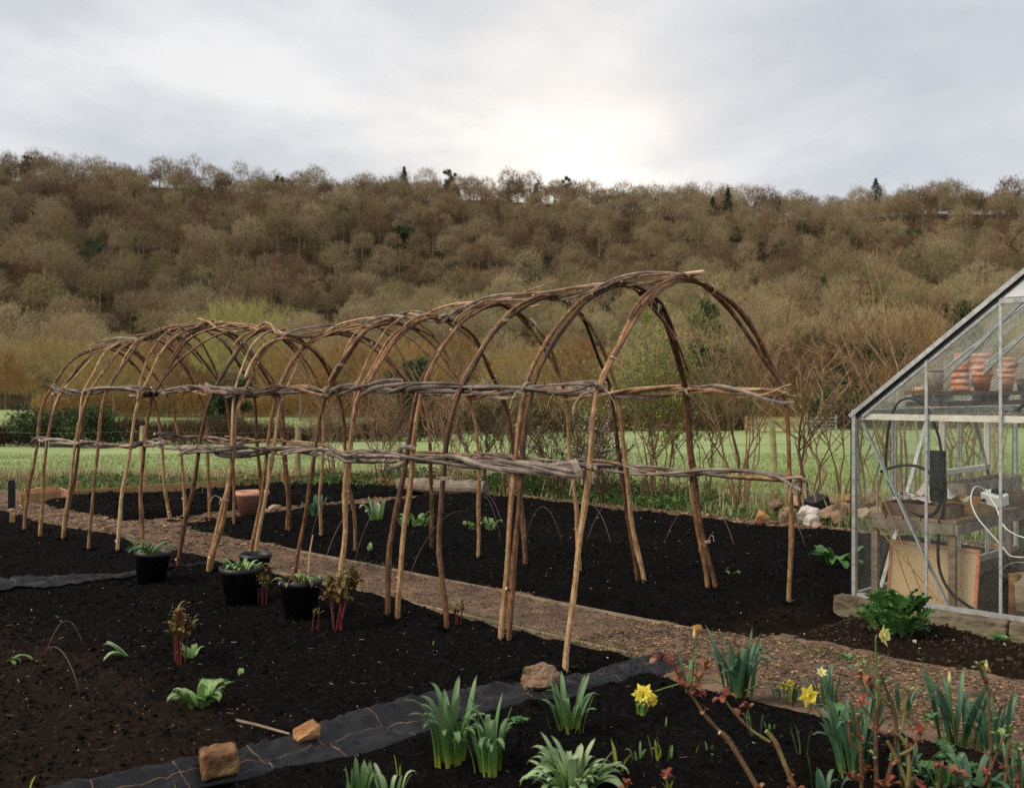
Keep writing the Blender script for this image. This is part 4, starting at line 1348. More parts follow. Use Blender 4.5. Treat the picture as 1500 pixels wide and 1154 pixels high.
blades('path_edge_weeds', 3600, path_edge, 0.045, 0.085, M['nettle'], 66, 0.004, 0.8, mask=lambda x, y, r: vnoise(x * 1.6, y * 1.6, 8) > 0.12)


# green undergrowth along the boundary
def undergrowth(name, n, x0, x1, seed, spread=0.45, h=0.35, off=0.0):
    r = np.random.default_rng(seed)
    x = r.uniform(x0, x1, n); y = np.interp(x, [p[0] for p in edge_l], [p[1] for p in edge_l]) + off + r.normal(0, spread, n)
    cl = 0.55 + vnoise(x * 1.1, y * 1.1, seed)
    k = cl > 0.35; x = x[k]; y = y[k]; cl = cl[k]; n = len(x)
    z = ter(x, y) + r.random(n) * h * cl
    s = r.uniform(.035, .085, n)
    o = make_obj(name, *stamp(LEAF_V, LEAF_F, np.stack([x, y, z], 1), np.stack([s, s, s], 1), rand_rots(n, r)), M['nettle'])
    return tag(o, kind='stuff')


undergrowth('undergrowth', 14000, -3.5, 3.0, 71, off=0.15, spread=.5, h=.32)
undergrowth('undergrowth', 2600, -9, -4, 72, h=0.25)


def shrub(name, label, cat, loc, h, spread, stems, sides, twigs, seed, mat, leaf=None, leaf_n=0, leaf_size=0.03, r0=0.02, group=None, leaf_from=0.3, fan=0.55, tw_len=0.3, start=.40):
    r = np.random.default_rng(seed)
    stems = int(stems * 1.15); sides = int(sides * 1.35)
    root = empty(name, loc)
    TA = []; TB = []; TR = []; TR2 = []
    SA = []; SB = []; SR = []; SR2 = []
    WA = []; WB = []
    tips = []
    for i in range(stems):
        a = r.uniform(0, 2 * PI); ln = r.uniform(0.1, 1.0) * spread
        top = np.array([math.cos(a) * ln, math.sin(a) * ln, h * r.uniform(.65, 1.0)])
        b0 = np.array([math.cos(a), math.sin(a), 0]) * r.uniform(.02, .12) * min(1, stems / 3) * max(spread, .3)
        b0[2] = -0.05
        n = 7
        pts = [b0 + (top - b0) * (k / n) + np.array([1, 1, 0]) * r.normal(0, .018 * h, 3) * (0 < k) + np.array([math.cos(a), math.sin(a), 0]) * (-0.10 * ln * math.sin(PI * k / n)) for k in range(n + 1)]
        rr = r0 * r.uniform(.6, 1.1)
        for k in range(n):
            TA.append(pts[k]); TB.append(pts[k + 1]); TR.append(rr * (1 - k / n * .85)); TR2.append(rr * (1 - (k + 1) / n * .85))
        for j in range(sides):
            f = r.uniform(start, .97); k = min(n - 1, int(f * n)); g = f * n - k
            p = pts[k] * (1 - g) + pts[k + 1] * g
            a2 = r.uniform(0, 2 * PI)
            d = np.array([math.cos(a2) * fan, math.sin(a2) * fan, 0.75 + r.normal(0, .18)]); d /= np.linalg.norm(d)
            L_ = h * (0.14 + 0.32 * (1 - f)) * r.uniform(.6, 1.3)
            q1 = p + d * L_ * .5 + r.normal(0, .03 * L_, 3); q2 = p + d * L_ + np.array([0, 0, .1 * L_]) + r.normal(0, .05 * L_, 3)
            ra = rr * (1 - f * .8) * .55 + 0.0015
            SA += [p, q1]; SB += [q1, q2]; SR += [ra, ra * .7]; SR2 += [ra * .7, ra * .35]
            for t in range(twigs):
                g2 = r.uniform(.2, 1); base = p + (q2 - p) * g2
                d2 = d + r.normal(0, .5, 3); d2 /= np.linalg.norm(d2)
                e = base + d2 * tw_len * r.uniform(.4, 1.3)
                WA.append(base); WB.append(e); tips.append(base + (e - base) * r.uniform(.2, 1)); tips.append(e)
    make_obj('trunk', *segs(TA, TB, TR, TR2, 6), mat, root)
    parts = [(*segs(SA, SB, SR, SR2, 4), 0), (*spikes(WA, WB, 0.0045), 0)]
    mats = [mat]
    if leaf is not None and leaf_n:
        tp = np.array(tips); tp = tp[tp[:, 2] > h * leaf_from]
        q = r.integers(0, len(tp), leaf_n)
        s = leaf_size * r.uniform(.5, 1.4, leaf_n)
        parts.append((*stamp(LEAF_V, LEAF_F, tp[q] + r.normal(0, .02, (leaf_n, 3)), np.stack([s, s, s], 1), rand_rots(leaf_n, r)), 1))
        mats.append(leaf)
    V, F, ms = cat_arrays(parts)
    make_obj('crown', V, F, mats, root, midx=ms)
    return tag(root, label, cat, group)


def at_depth(px, d):
    x = (px - 750) / 1500 * d
    return Vector((x, d, gz(x, d)))


ST_ = M['shrub_twig']
shrub('leafy_shrub', 'shrub bursting into fresh green leaf behind the two tallest arches', 'shrub', at_depth(960, 14.6), 2.6, 1.0, 9, 8, 7, 501, ST_, M['bud'], 5200, 0.045, leaf_from=.25, start=.25)
shrub('leafy_shrub', 'loose yellow-green budding shrub behind the third arch', 'shrub', at_depth(865, 15.4), 2.0, 0.9, 8, 7, 6, 502, ST_, M['bud'], 2200, 0.038, start=.3)
shrub('leafy_shrub', 'low budding shrub left of the blossom', 'shrub', at_depth(745, 15.8), 1.9, 0.9, 8, 7, 6, 503, ST_, M['bud'], 1500, 0.034, start=.3)
shrub('bare_shrub', 'tall bare many-stemmed shrub left of the end pole', 'shrub', at_depth(1085, 14.2), 2.8, 1.0, 13, 8, 5, 504, M['tan_twig'], None, r0=.016)
shrub('bare_shrub', 'bare shrub with upright brown stems inside the end arch', 'shrub', at_depth(1030, 15.0), 2.2, 0.8, 10, 7, 5, 505, ST_, M['bud'], 900, 0.034, r0=.016)
shrub('bare_sapling', 'forked bare sapling between the end pole and greenhouse', 'tree', at_depth(1190, 13.4), 2.5, 0.9, 4, 8, 4, 506, M['tan_twig'], None, r0=.026, fan=.7)
shrub('bare_sapling', 'leaning dark bare sapling above the stone heap', 'tree', at_depth(1178, 13.0), 2.3, 0.7, 3, 7, 4, 507, M['dark_twig'], None, r0=.026, fan=.8)
shrub('bare_shrub', 'wispy bare shrub close to the greenhouse corner', 'shrub', at_depth(1238, 13.8), 2.3, 0.8, 5, 7, 4, 508, M['tan_twig'], None, r0=.016, fan=.7)
shrub('budding_tree', 'tall slender tree with yellow buds behind the greenhouse roof', 'tree', at_depth(1330, 13.8), 3.5, 1.0, 7, 8, 5, 509, M['tan_twig'], M['ybud'], 420, 0.022, r0=.024, start=.5)
shrub('budding_tree', 'tall reddish twiggy tree behind the clay pots', 'tree', at_depth(1400, 14.6), 3.5, 1.1, 8, 7, 5, 510, M['tan_twig'], M['ybud'], 200, 0.02, r0=.022, start=.5)
shrub('budding_tree', 'bare tall shrub left of the greenhouse eave', 'tree', at_depth(1275, 14.2), 2.9, 0.8, 6, 9, 5, 511, M['tan_twig'], M['ybud'], 120, 0.02, r0=.018, start=.5)
shrub('bare_shrub', 'bare stems seen through the back of the greenhouse', 'shrub', at_depth(1440, 13.4), 2.2, 0.9, 6, 8, 5, 512, ST_, None, r0=.024, fan=.8)
shrub('bare_shrub', 'bare tan thicket behind the fallen log', 'shrub', at_depth(655, 16.2), 2.1, 0.9, 12, 7, 5, 513, M['tan_twig'], M['bud'], 130, .024, r0=.015)
shrub('bare_shrub', 'bare reddish thicket left of the fallen log', 'shrub', at_depth(560, 17.0), 1.9, 0.9, 12, 7, 5, 514, ST_, None, r0=.014)
shrub('bare_shrub', 'low bare thicket by the middle fence post', 'shrub', at_depth(490, 17.8), 1.5, 0.8, 11, 6, 5, 515, ST_, None, r0=.012)
shrub('blossom_shrub', 'low shrub carrying white blossom behind the second arch', 'shrub', at_depth(885, 14.4), 1.15, 0.65, 8, 8, 7, 516, M['dark_twig'], M['blossom'], 900, 0.026, r0=.012, leaf_from=.25, fan=.9, start=.2)
shrub('bare_shrub', 'dark bare shrub behind the blossom', 'shrub', at_depth(820, 15.2), 1.5, 0.8, 9, 8, 6, 517, M['dark_twig'], M['bud'], 220, .024, r0=.013, fan=.9, start=.2)
shrub('bare_shrub', 'thin bare shrub between the log and the budding shrubs', 'shrub', at_depth(705, 15.6), 1.7, 0.6, 7, 7, 5, 518, M['dark_twig'], M['bud'], 150, .022, r0=.014)

# fallen log lying behind the beds
lp = at_depth(585, 15.9); lq = at_depth(712, 15.1)
mb = MB(); n = 12; prng = random.Random(3)
d_ = lq - lp
mb.tube([d_ * (i / n) + Vector((0, 0, 0.10 + prng.uniform(-.012, .012))) for i in range(n + 1)], [0.105 + prng.uniform(-.01, .01) for _ in range(n + 1)], 12)
o = mb.build('fallen_log', [M['log']], smooth_shade=False)
o.location = lp; tag(o, 'long grey log lying behind the beds at the hedge foot', 'log')

# ------------------------------------------------------------------ the woven hazel tunnel
hz = random.Random(11)
PXL = [(827, 980), (733, 938), (655, 920), (568, 903), (495, 873), (431, 850), (362, 832), (305, 838), (260, 833), (209, 806), (171, 807), (129, 800), (91, 793), (58, 786), (35, 781)]
PXR = [(1155, 886), (1050, 866), (946, 851), (850, 838), (770, 830), (700, 816), (632, 806), (520, 803), (470, 785), (424, 778), (382, 771), (343, 765), (307, 760), (271, 759), (250, 753)]
APEX = [2.32, 2.33, 2.28, 2.26, 2.20, 2.21, 2.15, 2.09, 2.16, 2.25, 2.24, 2.23, 2.18, 2.12, 2.09]
SHIFT = [0.02, -0.04, 0.05, -0.05, 0.05, -0.08, 0.08, -0.05, -0.24, 0.16, -0.05, 0.14, -0.12, 0.10, -0.05]   # how far each crown leans along the tunnel
PROF = [(0, 0), (.018, .2), (.047, .41), (.092, .66), (.19, .81), (.30, .925), (.41, .982), (.5, 1.0)]
E_S = Vector((-1, 1, 0)) / S2
E_T = Vector((1, 1, 0)) / S2
tun = empty('hazel_tunnel', ST(3.95, 4.4, 0))
tag(tun, 'long arched tunnel of bent hazel poles and woven rods over the garden path', 'garden arch')
T0 = tun.location.copy()
feetL = [on(*p) for p in PXL]; feetR = [on(*p) for p in PXR]
leanL = [hz.uniform(-.15, .15) for _ in PXL]; leanR = [hz.uniform(-.15, .15) for _ in PXR]
for k, v in ((6, -.18), (7, -.22), (8, -.16), (5, -.12), (13, -.02), (14, -.14)): leanL[k] = v


def profile(f):
    """f 0..2: 0 left foot, 1 apex, 2 right foot -> (u, z fraction)"""
    g = f if f <= 1 else 2 - f
    n = len(PROF) - 1
    x = min(n - 1e-6, g * n); i = int(x); w = x - i
    p0, p1, p2, p3 = (PROF[max(0, min(n, i + k))] for k in (-1, 0, 1, 2))
    if i + 2 > n: p3 = (1 - PROF[n - 1][0], PROF[n - 1][1])
    def c(a, b, c_, d): return 0.5 * (2 * b + (c_ - a) * w + (2 * a - 5 * b + 4 * c_ - d) * w * w + (3 * b - a - 3 * c_ + d) * w ** 3)
    u = c(p0[0], p1[0], p2[0], p3[0]); z = c(p0[1], p1[1], p2[1], p3[1])
    return (u if f <= 1 else 1 - u), z


def arch_point(k, f):
    u, z = profile(f)
    A, B = feetL[k], feetR[k]
    p = A.lerp(B, u)
    zz = APEX[k] * z
    bulge = math.sin(PI * min(1, z)) * (leanL[k] * (1 - u) + leanR[k] * u)
    p = p + E_S * (bulge + SHIFT[k] * max(0.0, z - .15) ** 1.3)
    p.z = (A.z + (B.z - A.z) * u) * (1 - z) + zz
    return p


def rod(name, pts, r0, r1, mat, knots=0, wob=0.01, sides=7, end_cut=True):
    n = len(pts)
    ph = [hz.uniform(0, 6.28) for _ in range(6)]
    fr = [hz.uniform(1.2, 2.6), hz.uniform(3, 6.5), hz.uniform(8, 13)]
    out = []; rad = []
    kn = [hz.random() for _ in range(knots)]
    for i, p in enumerate(pts):
        f = i / (n - 1)
        e = min(1, f * 8) if wob else 0
        o = Vector((math.sin(fr[0] * 3 * f + ph[0]) + .6 * math.sin(fr[1] * 3 * f + ph[1]) + .3 * math.sin(fr[2] * 3 * f + ph[2]),
                    math.sin(fr[0] * 3 * f + ph[3]) + .6 * math.sin(fr[1] * 3 * f + ph[4]) + .3 * math.sin(fr[2] * 3 * f + ph[5]),
                    0.3 * math.sin(fr[1] * 3 * f + ph[2]))) * wob * e
        out.append(p + o - T0)
        r = r0 + (r1 - r0) * f
        for q in kn:
            if abs(f - q) < 0.6 / n: r = max(r, (r0 + (r1 - r0) * f) * 1.22)
        rad.append(r * hz.uniform(.95, 1.06))
    mb = MB()
    mb.tube(out, rad, sides)
    mb.m[-1] = mb.m[-2] = 1
    # short cut stubs where side shoots were trimmed
    for q in kn[:knots // 2]:
        i = min(n - 2, max(1, int(q * n)))
        d = Vector((hz.uniform(-1, 1), hz.uniform(-1, 1), hz.uniform(.1, .8))).normalized()
        L_ = rad[i] * hz.uniform(1.3, 2.1)
        mb.tube([out[i], out[i] + d * L_], [rad[i] * .62, rad[i] * .5], 6)
        mb.m[-1] = 1
    for _ in range(hz.choice((0, 0, 1, 2))):
        i = hz.randrange(n // 3, n - 2)
        d = (out[i + 1] - out[i]).normalized() + Vector((hz.uniform(-.8, .8), hz.uniform(-.8, .8), hz.uniform(-.2, .8)))
        d.normalize(); L_ = hz.uniform(.04, .14)
        mb.tube([out[i], out[i] + d * L_ * .5 + Vector((0, 0, .006)), out[i] + d * L_], [rad[i] * .35, rad[i] * .25, .0015], 5)
    return mb.build(name, [mat, M['cut_wood']], tun)


def seq(a, b, n): return [a + (b - a) * i / (n - 1) for i in range(n)]


for k in range(len(PXL)):
    near = k < 6
    jit = lambda s=0.02: Vector((hz.gauss(0, s), hz.gauss(0, s), hz.gauss(0, s * .5)))
    # left pole over the crown, right pole over the crown
    for side in (0, 1):
        top = hz.uniform(1.22, 1.42)
        fs = seq(0, top, 34)
        off = jit(.008)
        pts = [arch_point(k, f if side == 0 else 2 - f) + off * f + Vector((0, 0, 0.006 * side)) for f in fs]
        pts[0].z -= 0.06
        rod('pole', pts, hz.uniform(.0165, .0205), .0085, M['bark'], knots=10, wob=.021, sides=8)
    # companion rods bound to the upper part
    for side in (0, 1):
        if hz.random() < (0.85 if near else 0.55):
            a = hz.uniform(.40, .62); b = hz.uniform(1.15, 1.6)
            ang = hz.uniform(0, 6.28)
            pts = []
            for f in seq(a, b, 22):
                g = (f - a) / (b - a) * 5 + ang
                pts.append(arch_point(k, f if side == 0 else 2 - f) + (E_S * math.cos(g) + Vector((0, 0, math.sin(g)))) * .028)
            rod('pole', pts, .015, .008, M['bark_top'], knots=4, wob=.006, sides=6)
    # doubled feet
    if k in (1, 4, 6, 7, 12) or (k in (1, 3, 6)):
        dx = hz.choice((-1, 1)) * hz.uniform(.03, .07)
        pts = []
        for f in seq(0, .95, 20):
            pts.append(arch_point(k, f) + E_S * (dx * (1 - f) - .02) + E_T * .02)
        pts[0].z -= 0.06
        rod('pole', pts, .019, .010, M['bark'], knots=5, wob=.012, sides=8)
    if k in (1, 2, 9):
        pts = [arch_point(k, 2 - f) + E_S * (.09 * (1 - f)) + E_T * .02 for f in seq(0, .9, 20)]
        pts[0].z -= 0.06
        rod('pole', pts, .019, .010, M['bark'], knots=5, wob=.012, sides=8)


# rods bent across from one hoop to its neighbour
for k, dk, side in ((4, 1, 0), (6, -1, 1), (7, 1, 0), (8, 1, 1), (9, -1, 0), (10, 1, 0), (11, -1, 1), (12, 1, 0), (13, -1, 0), (9, 1, 1), (5, 1, 1), (12, -1, 1)):
    a, b = hz.uniform(.3, .45), hz.uniform(1.15, 1.45)
    pts = []
    for f in seq(a, b, 26):
        w = (f - a) / (b - a); g = f if side == 0 else 2 - f
        pts.append(arch_point(k, g).lerp(arch_point(k + dk, g), w) + Vector((0, 0, .02)))
    rod('pole', pts, .0125, .0075, M['bark_top'], knots=5, wob=.014, sides=6)


def f_at_height(k, z):
    lo, hi = 0.0, 1.0
    for _ in range(24):
        m = (lo + hi) / 2
        if profile(m)[1] * APEX[k] < z: lo = m
        else: hi = m
    return lo


def rail_line(side, z0, z1):
    pts = []
    for k in range(len(PXL)):
        z = z0 + (z1 - z0) * k / (len(PXL) - 1)
        f = f_at_height(k, z)
        pts.append(arch_point(k, f if side == 0 else 2 - f))
    return pts


def dense(pts, step=0.06):
    out = []
    n = len(pts)
    for i in range(n - 1):
        p0, p1, p2, p3 = pts[max(0, i - 1)], pts[i], pts[i + 1], pts[min(n - 1, i + 2)]
        m = max(2, int((p2 - p1).length / step))
        for j in range(m):
            w = j / m
            out.append(0.5 * (2 * p1 + (p2 - p0) * w + (2 * p0 - 5 * p1 + 4 * p2 - p3) * w * w + (3 * p1 - p0 - 3 * p2 + p3) * w ** 3))
    out.append(pts[-1].copy())
    return out


def woven(line, strands, mat_choice, hr=.026, r0=.0165, r1=.0075, ends=True, lift=0.0, maxlen=3.2):
    D = dense(line, 0.07)
    # a little beyond the last pole at both ends
    D = [D[0] + (D[0] - D[2]) * .6] + D + [D[-1] + (D[-1] - D[-3]) * .5]
    n = len(D)
    per = []
    for s in range(strands):
        i = 0 if s < 3 else hz.randint(0, 6)
        first = True
        while i < n - 8:
            ln = int(hz.uniform(1.7, maxlen) / .07)
            j = min(n - 1, i + ln)
            ph = hz.uniform(0, 6.28) + s * 2.1; lam = hz.uniform(.55, 1.0); sg = hz.choice((-1, 1))
            rr = hz.uniform(.5, 1.6) * hr
            pts = []
            for q in range(i, j + 1):
                g = sg * (q - i) * .07 / lam * PI + ph
                fl = 1 + 0.8 * max(0, 1 - (q - i) / 5) + 0.8 * max(0, 1 - (j - q) / 5)
                pts.append(D[q] + (E_T * math.cos(g) + Vector((0, 0, math.sin(g)))) * rr * fl + Vector((0, 0, lift)))
            if len(pts) > 5:
                if hz.random() < .5: pts.reverse()
                rod('rail_rod', pts, r0 * hz.uniform(.75, 1.2), r1, hz.choice(mat_choice), knots=5, wob=.019, sides=6)
            i = j - hz.randint(2, 9)
            if j >= n - 2: break


G, B_, T_ = M['bark_grey'], M['bark'], M['bark_top']
rUL = rail_line(0, 1.60, 1.58); rLL = rail_line(0, 1.11, 1.02); rUR = rail_line(1, 1.57, 1.58); rLR = rail_line(1, 0.93, 1.02)
woven(rUL, 4, [G, G, T_]); woven(rLL, 4, [G, G, G, T_], hr=.026, r0=.017)
woven(rLL[:5], 2, [G], hr=.034, r0=.021, r1=.013)
woven(rUR, 3, [G, T_, T_]); woven(rLR, 3, [G, T_], hr=.02)
woven([arch_point(k, 1.0) + Vector((0, 0, .02)) for k in range(len(PXL))], 4, [T_, G, T_], hr=.032, r0=.0135)
# a stray end of rod sticking up from the ridge, the broad split end of the first ridge rod
p = arch_point(3, 1.0)
rod('rail_rod', [p + Vector((.1, -.1, .03)) * 1 + Vector((1, -.6, .35)) * (.32 * i / 8) for i in range(9)], .008, .004, T_, knots=1, wob=.004, sides=6)
p = arch_point(0, 1.02)
rod('rail_rod', [p + Vector((-.16 + .033 * i, .14 - .027 * i, .032 + .002 * i)) for i in range(8)], .010, .013, M['cut_wood'], knots=0, wob=.003, sides=6)


woven(rUR[:6], 3, [G, T_], hr=.030, r0=.016, r1=.010); woven(rLR[:6], 3, [G, T_], hr=.026, r0=.015, r1=.009)


def tie(center, axis, r, loose=2, turns=3):
    axis = Vector(axis).normalized()
    u = axis.orthogonal().normalized(); w = axis.cross(u)
    pts = []
    n = turns * 10
    for i in range(n + 1):
        a = 2 * PI * i / 10
        pts.append(center + (u * math.cos(a) + w * math.sin(a)) * (r * hz.uniform(.97, 1.06)) + axis * ((i / n - .5) * .024) - T0)
    mb = MB(); mb.tube(pts, .0028, 5)
    for _ in range(loose):
        d = Vector((hz.uniform(-1, 1), hz.uniform(-1, .2), hz.uniform(-.5, .4))).normalized()
        p0 = center + d * r - T0; L_ = hz.uniform(.06, .14)
        mb.tube([p0, p0 + d * L_ * .4 + Vector((0, 0, .006)), p0 + d * L_ * .7 - Vector((0, 0, L_ * .25)), p0 + d * L_ * .8 - Vector((0, 0, L_ * .65))], .003, 4)
    mb.build('twine_tie', M['twine'], tun)


for k in range(len(PXL)):
    tilt_ = lambda: E_S + Vector((0, 0, hz.uniform(-.8, .8)))
    if k == 0 or hz.random() < .45: tie(rUL[k], tilt_(), .036, 2 if k < 4 else 1)
    if k == 0 or hz.random() < .35: tie(rLL[k], tilt_(), .040, 2 if k < 2 else 1)
    if k < 8 and (k == 0 or hz.random() < .4): tie(rUR[k], tilt_(), .036, 1)
    if k < 8 and (k == 0 or hz.random() < .3): tie(rLR[k], tilt_(), .033, 1)
    if hz.random() < .6: tie(arch_point(k, hz.choice((.86, 1.16, 1.25))), arch_point(k, 1.1) - arch_point(k, .9), .030, 2 if k < 4 else 1)
    if hz.random() < .35: tie(arch_point(k, hz.uniform(.55, .72)), (0, 0, 1), .026, 1)
tie(arch_point(0, 1.74), (0, 0, 1), .032, 2); tie(arch_point(1, 1.88), (0, 0, 1), .03, 2); tie(arch_point(7, .22), (.2, 0, 1), .034, 2)
tie(arch_point(2, .30), (0, 0, 1), .03, 1)
#@@PART4

# earth pushed up round the foot of each pole
ps = []; ss_ = []
for p in feetL + feetR:
    for _ in range(34):
        a = hz.uniform(0, 6.28); q = .02 + abs(hz.gauss(0, .045))
        x, y = p.x + math.cos(a) * q, p.y + math.sin(a) * q
        ps.append((x, y, gz(x, y) + max(0, .018 - q * .2))); ss_.append(hz.uniform(.005, .014))
ss_ = np.array(ss_)
V, F = stamp(ICO1_V, ICO1_F, np.array(ps), np.stack([ss_ * 1.2, ss_, ss_ * .8], 1), rand_rots(len(ps), rng))
V = V + rng.normal(0, .25, V.shape) * np.repeat(ss_, len(ICO1_V))[:, None]
tag(make_obj('soil_at_pole_feet', V, F, M['crumb']), kind='stuff')
# ------------------------------------------------------------------ greenhouse
GS, GT = 3.44, 6.9
GW, GD, EAVE, SLOPE = 2.5, 3.2, 1.44, 0.8
BASE = 0.13
GR = -PI / 4


def GH(a, b, z=0.0):
    """greenhouse frame: a along the gable to the right, b into the house"""
    return ST(GS - a, GT + b, z)


def GP(px, py, b):
    """point on the upright plane b metres behind the gable glass, seen at a photo pixel"""
    k = (px - 750) / 1500
    o = GH(0, b)
    L_ = (k * o.y - o.x) / (1 / S2 + k / S2)
    y = o.y - L_ / S2
    return L_, b, CAMZ - (py - 572) / 1500 * y


def roof_z(a):
    return EAVE + SLOPE * min(a, GW - a)


gh = empty('greenhouse', GH(0, 0, 0), GR)
tag(gh, 'aluminium framed glass greenhouse with gable end facing the path', 'greenhouse')
ALU = M['alu']


def bar(name, a, b, w=0.022, h=0.028, up=(0, 0, 1), mat=None):
    return MB().beam(a, b, w, h, up).build(name, mat or ALU, gh)


def angle_bar(a, b, w, h, up=(0, 0, 1)):
    """glazing bar: a flat cap with a narrower web behind it"""
    mb = MB()
    mb.beam(a, b, w, h * 0.4, up)
    d = Vector(up).normalized()
    mb.beam(Vector(a) - d * h * 0.55, Vector(b) - d * h * 0.55, w * 0.35, h * 0.68, up)
    return mb.build('glazing_bar', ALU, gh)


bars_a = [0.515, 0.998, 1.62, 2.05]
for b in (0.0, GD):
    fwd = (0, -1, 0) if b == 0 else (0, 1, 0)
    for a in (0.0, GW):
        MB().box((a, b, (EAVE + BASE) / 2), (0.026, 0.04, EAVE - BASE)).build('corner_post', ALU, gh)
        MB().box((a - 0.019, b + .004, (EAVE + BASE) / 2), (0.012, 0.036, EAVE - BASE)).build('gasket', M['rubber'], gh)
    for a in bars_a:
        angle_bar((a, b, BASE), (a, b, roof_z(a) - 0.02), 0.019, 0.026, fwd)
    # rafters of the gable: outer and inner flange
    for s in (0, 1):
        a0, a1 = (0, GW / 2) if s == 0 else (GW, GW / 2)
        bar('rafter', (a0 - (0.03 if s == 0 else -0.03), b, EAVE - 0.024), (a1, b, roof_z(GW / 2)), 0.05, 0.030)
        bar('gasket', (a0 + (0.012 if s == 0 else -0.012), b + 0.008, EAVE - 0.026), (a1, b + 0.008, roof_z(GW / 2) - 0.032), 0.03, 0.02, mat=M['rubber'])
        bar('rafter', (a0 + (0.05 if s == 0 else -0.05), b + 0.012, EAVE - 0.02), (a1, b + 0.012, roof_z(GW / 2) - 0.06), 0.02, 0.028)
    bar('tie_bar', (0.02, b + 0.028, EAVE - 0.025), (GW - 0.02, b + 0.028, EAVE - 0.025), 0.02, 0.042, mat=M['white_paint'] if b == 0 else ALU)
    bar('bottom_rail', (0.02, b + 0.003, BASE + 0.016), (GW - 0.02, b + 0.003, BASE + 0.016), 0.03, 0.03)
bar('door_head', (0.998, -0.004, 2.175), (1.5, -0.004, 2.175), 0.03, 0.03)
MB().add([(1.01, 0, 2.20), (1.49, 0, 2.20), (1.49, 0, roof_z(1.49) - .03), (1.25, 0, roof_z(1.25) - .03), (1.01, 0, roof_z(1.01) - 0.03),
          (1.01, .006, 2.20), (1.49, .006, 2.20), (1.49, .006, roof_z(1.49) - .03), (1.25, .006, roof_z(1.25) - .03), (1.01, .006, roof_z(1.01) - .03)],
         [(0, 1, 2, 3, 4), (9, 8, 7, 6, 5), (0, 5, 6, 1), (1, 6, 7, 2), (2, 7, 8, 3), (3, 8, 9, 4), (4, 9, 5, 0)]).build('gable_panel', M['panel'], gh)
# side walls and roof
bs = [0.62, 1.24, 1.86, 2.48]
for a in (0.0, GW):
    bar('eave_rail', (a, 0.0, EAVE + .004), (a, GD, EAVE + .004), 0.045, 0.04)
    bar('bottom_rail', (a, 0.03, BASE + 0.016), (a, GD - .03, BASE + 0.016), 0.03, 0.03)
    for b in bs:
        angle_bar((a, b, BASE), (a, b, EAVE), 0.022, 0.024, (-1 if a == 0 else 1, 0, 0))
        nrm = Vector((-SLOPE if a == 0 else SLOPE, 0, 1)).normalized()
        angle_bar((a, b, EAVE + 0.012), (GW / 2, b, roof_z(GW / 2)), 0.022, 0.024, nrm)
bar('ridge_bar', (GW / 2, 0, roof_z(GW / 2) + .012), (GW / 2, GD, roof_z(GW / 2) + .012), 0.05, 0.035)
# diagonal braces
bar('brace', (0.04, 0.045, 1.37), (0.645, 0.045, 0.15), 0.012, 0.034, (0, 1, 0))
bar('brace', (0.03, 0.352, 0.15), (0.03, 1.187, 1.41), 0.012, 0.028, (1, 0, 0))
bar('brace', (0.03, 2.9, 0.15), (0.03, 2.1, 1.41), 0.012, 0.028, (1, 0, 0))
for s_ in (0.62, 1.24):
    bar('roof_brace', (0.22, s_ + .1, roof_z(.22) - .05), (1.2, s_ - .4, roof_z(1.2) - .07), 0.012, 0.026)
# white timber window frame in the side wall
for q0, q1 in (((0.015, 1.5, 0.93), (0.015, 2.48, 0.93)), ((0.015, 2.46, 0.93), (0.015, 2.46, 1.40)), ((0.015, 1.5, 0.93), (0.015, 1.5, 1.40)), ((0.015, 1.5, 1.39), (0.015, 2.48, 1.39))):
    bar('window_frame', q0, q1, 0.04, 0.045, (1, 0, 0), M['white_paint'])


def pane(quad, n, mat='glass'):
    """a sheet of glass 3 mm thick"""
    n = Vector(n) * 0.0015
    q = [Vector(p) for p in quad]
    k = len(q)
    vs = [p + n for p in q] + [p - n for p in q]
    fs = [tuple(range(k)), tuple(reversed(range(k, 2 * k)))] + [(i, k + i, k + (i + 1) % k, (i + 1) % k) for i in range(k)]
    return MB().add(vs, fs).build('pane', M[mat], gh)


for b in (0.0, GD):
    al = [0.0] + bars_a + [GW]
    for a0, a1 in zip(al[:-1], al[1:]):
        x0, x1 = a0 + .014, a1 - .014
        for z0, z1 in ((BASE + .01, .74), (.745, EAVE - .02)):
            pane([(x0, b + .004, z0), (x1, b + .004, z0), (x1, b + .004, z1), (x0, b + .004, z1)], (0, 1, 0))
        top = [(x0, b + .004, EAVE - .014), (x1, b + .004, EAVE - .014), (x1, b + .004, min(roof_z(x1) - .02, 2.16 if a0 > .9 and a1 < 1.7 else 9)), ]
        if x0 < GW / 2 < x1 and not (a0 > .9 and a1 < 1.7): top.append((GW / 2, b + .004, roof_z(GW / 2) - .02))
        zt = min(roof_z(x0) - .02, 2.16 if a0 > .9 and a1 < 1.7 else 9)
        top.append((x0, b + .004, zt))
        pane(top, (0, 1, 0))
bl = [0.0] + bs + [GD]
for a in (0.0, GW):
    for b0, b1 in zip(bl[:-1], bl[1:]):
        for z0, z1 in ((BASE + .01, .74), (.745, EAVE - .02)):
            pane([(a, b0 + .014, z0), (a, b1 - .014, z0), (a, b1 - .014, z1), (a, b0 + .014, z1)], (1, 0, 0))
        s_ = 1 if a == 0 else -1
        for f0, f1 in ((0.02, 0.6), (0.605, 1.22)):
            pane([(a + s_ * f0, b0 + .014, EAVE + SLOPE * f0), (a + s_ * f0, b1 - .014, EAVE + SLOPE * f0), (a + s_ * f1, b1 - .014, EAVE + SLOPE * f1), (a + s_ * f1, b0 + .014, EAVE + SLOPE * f1)], Vector((-s_ * SLOPE, 0, 1)).normalized(), 'roof_glass')

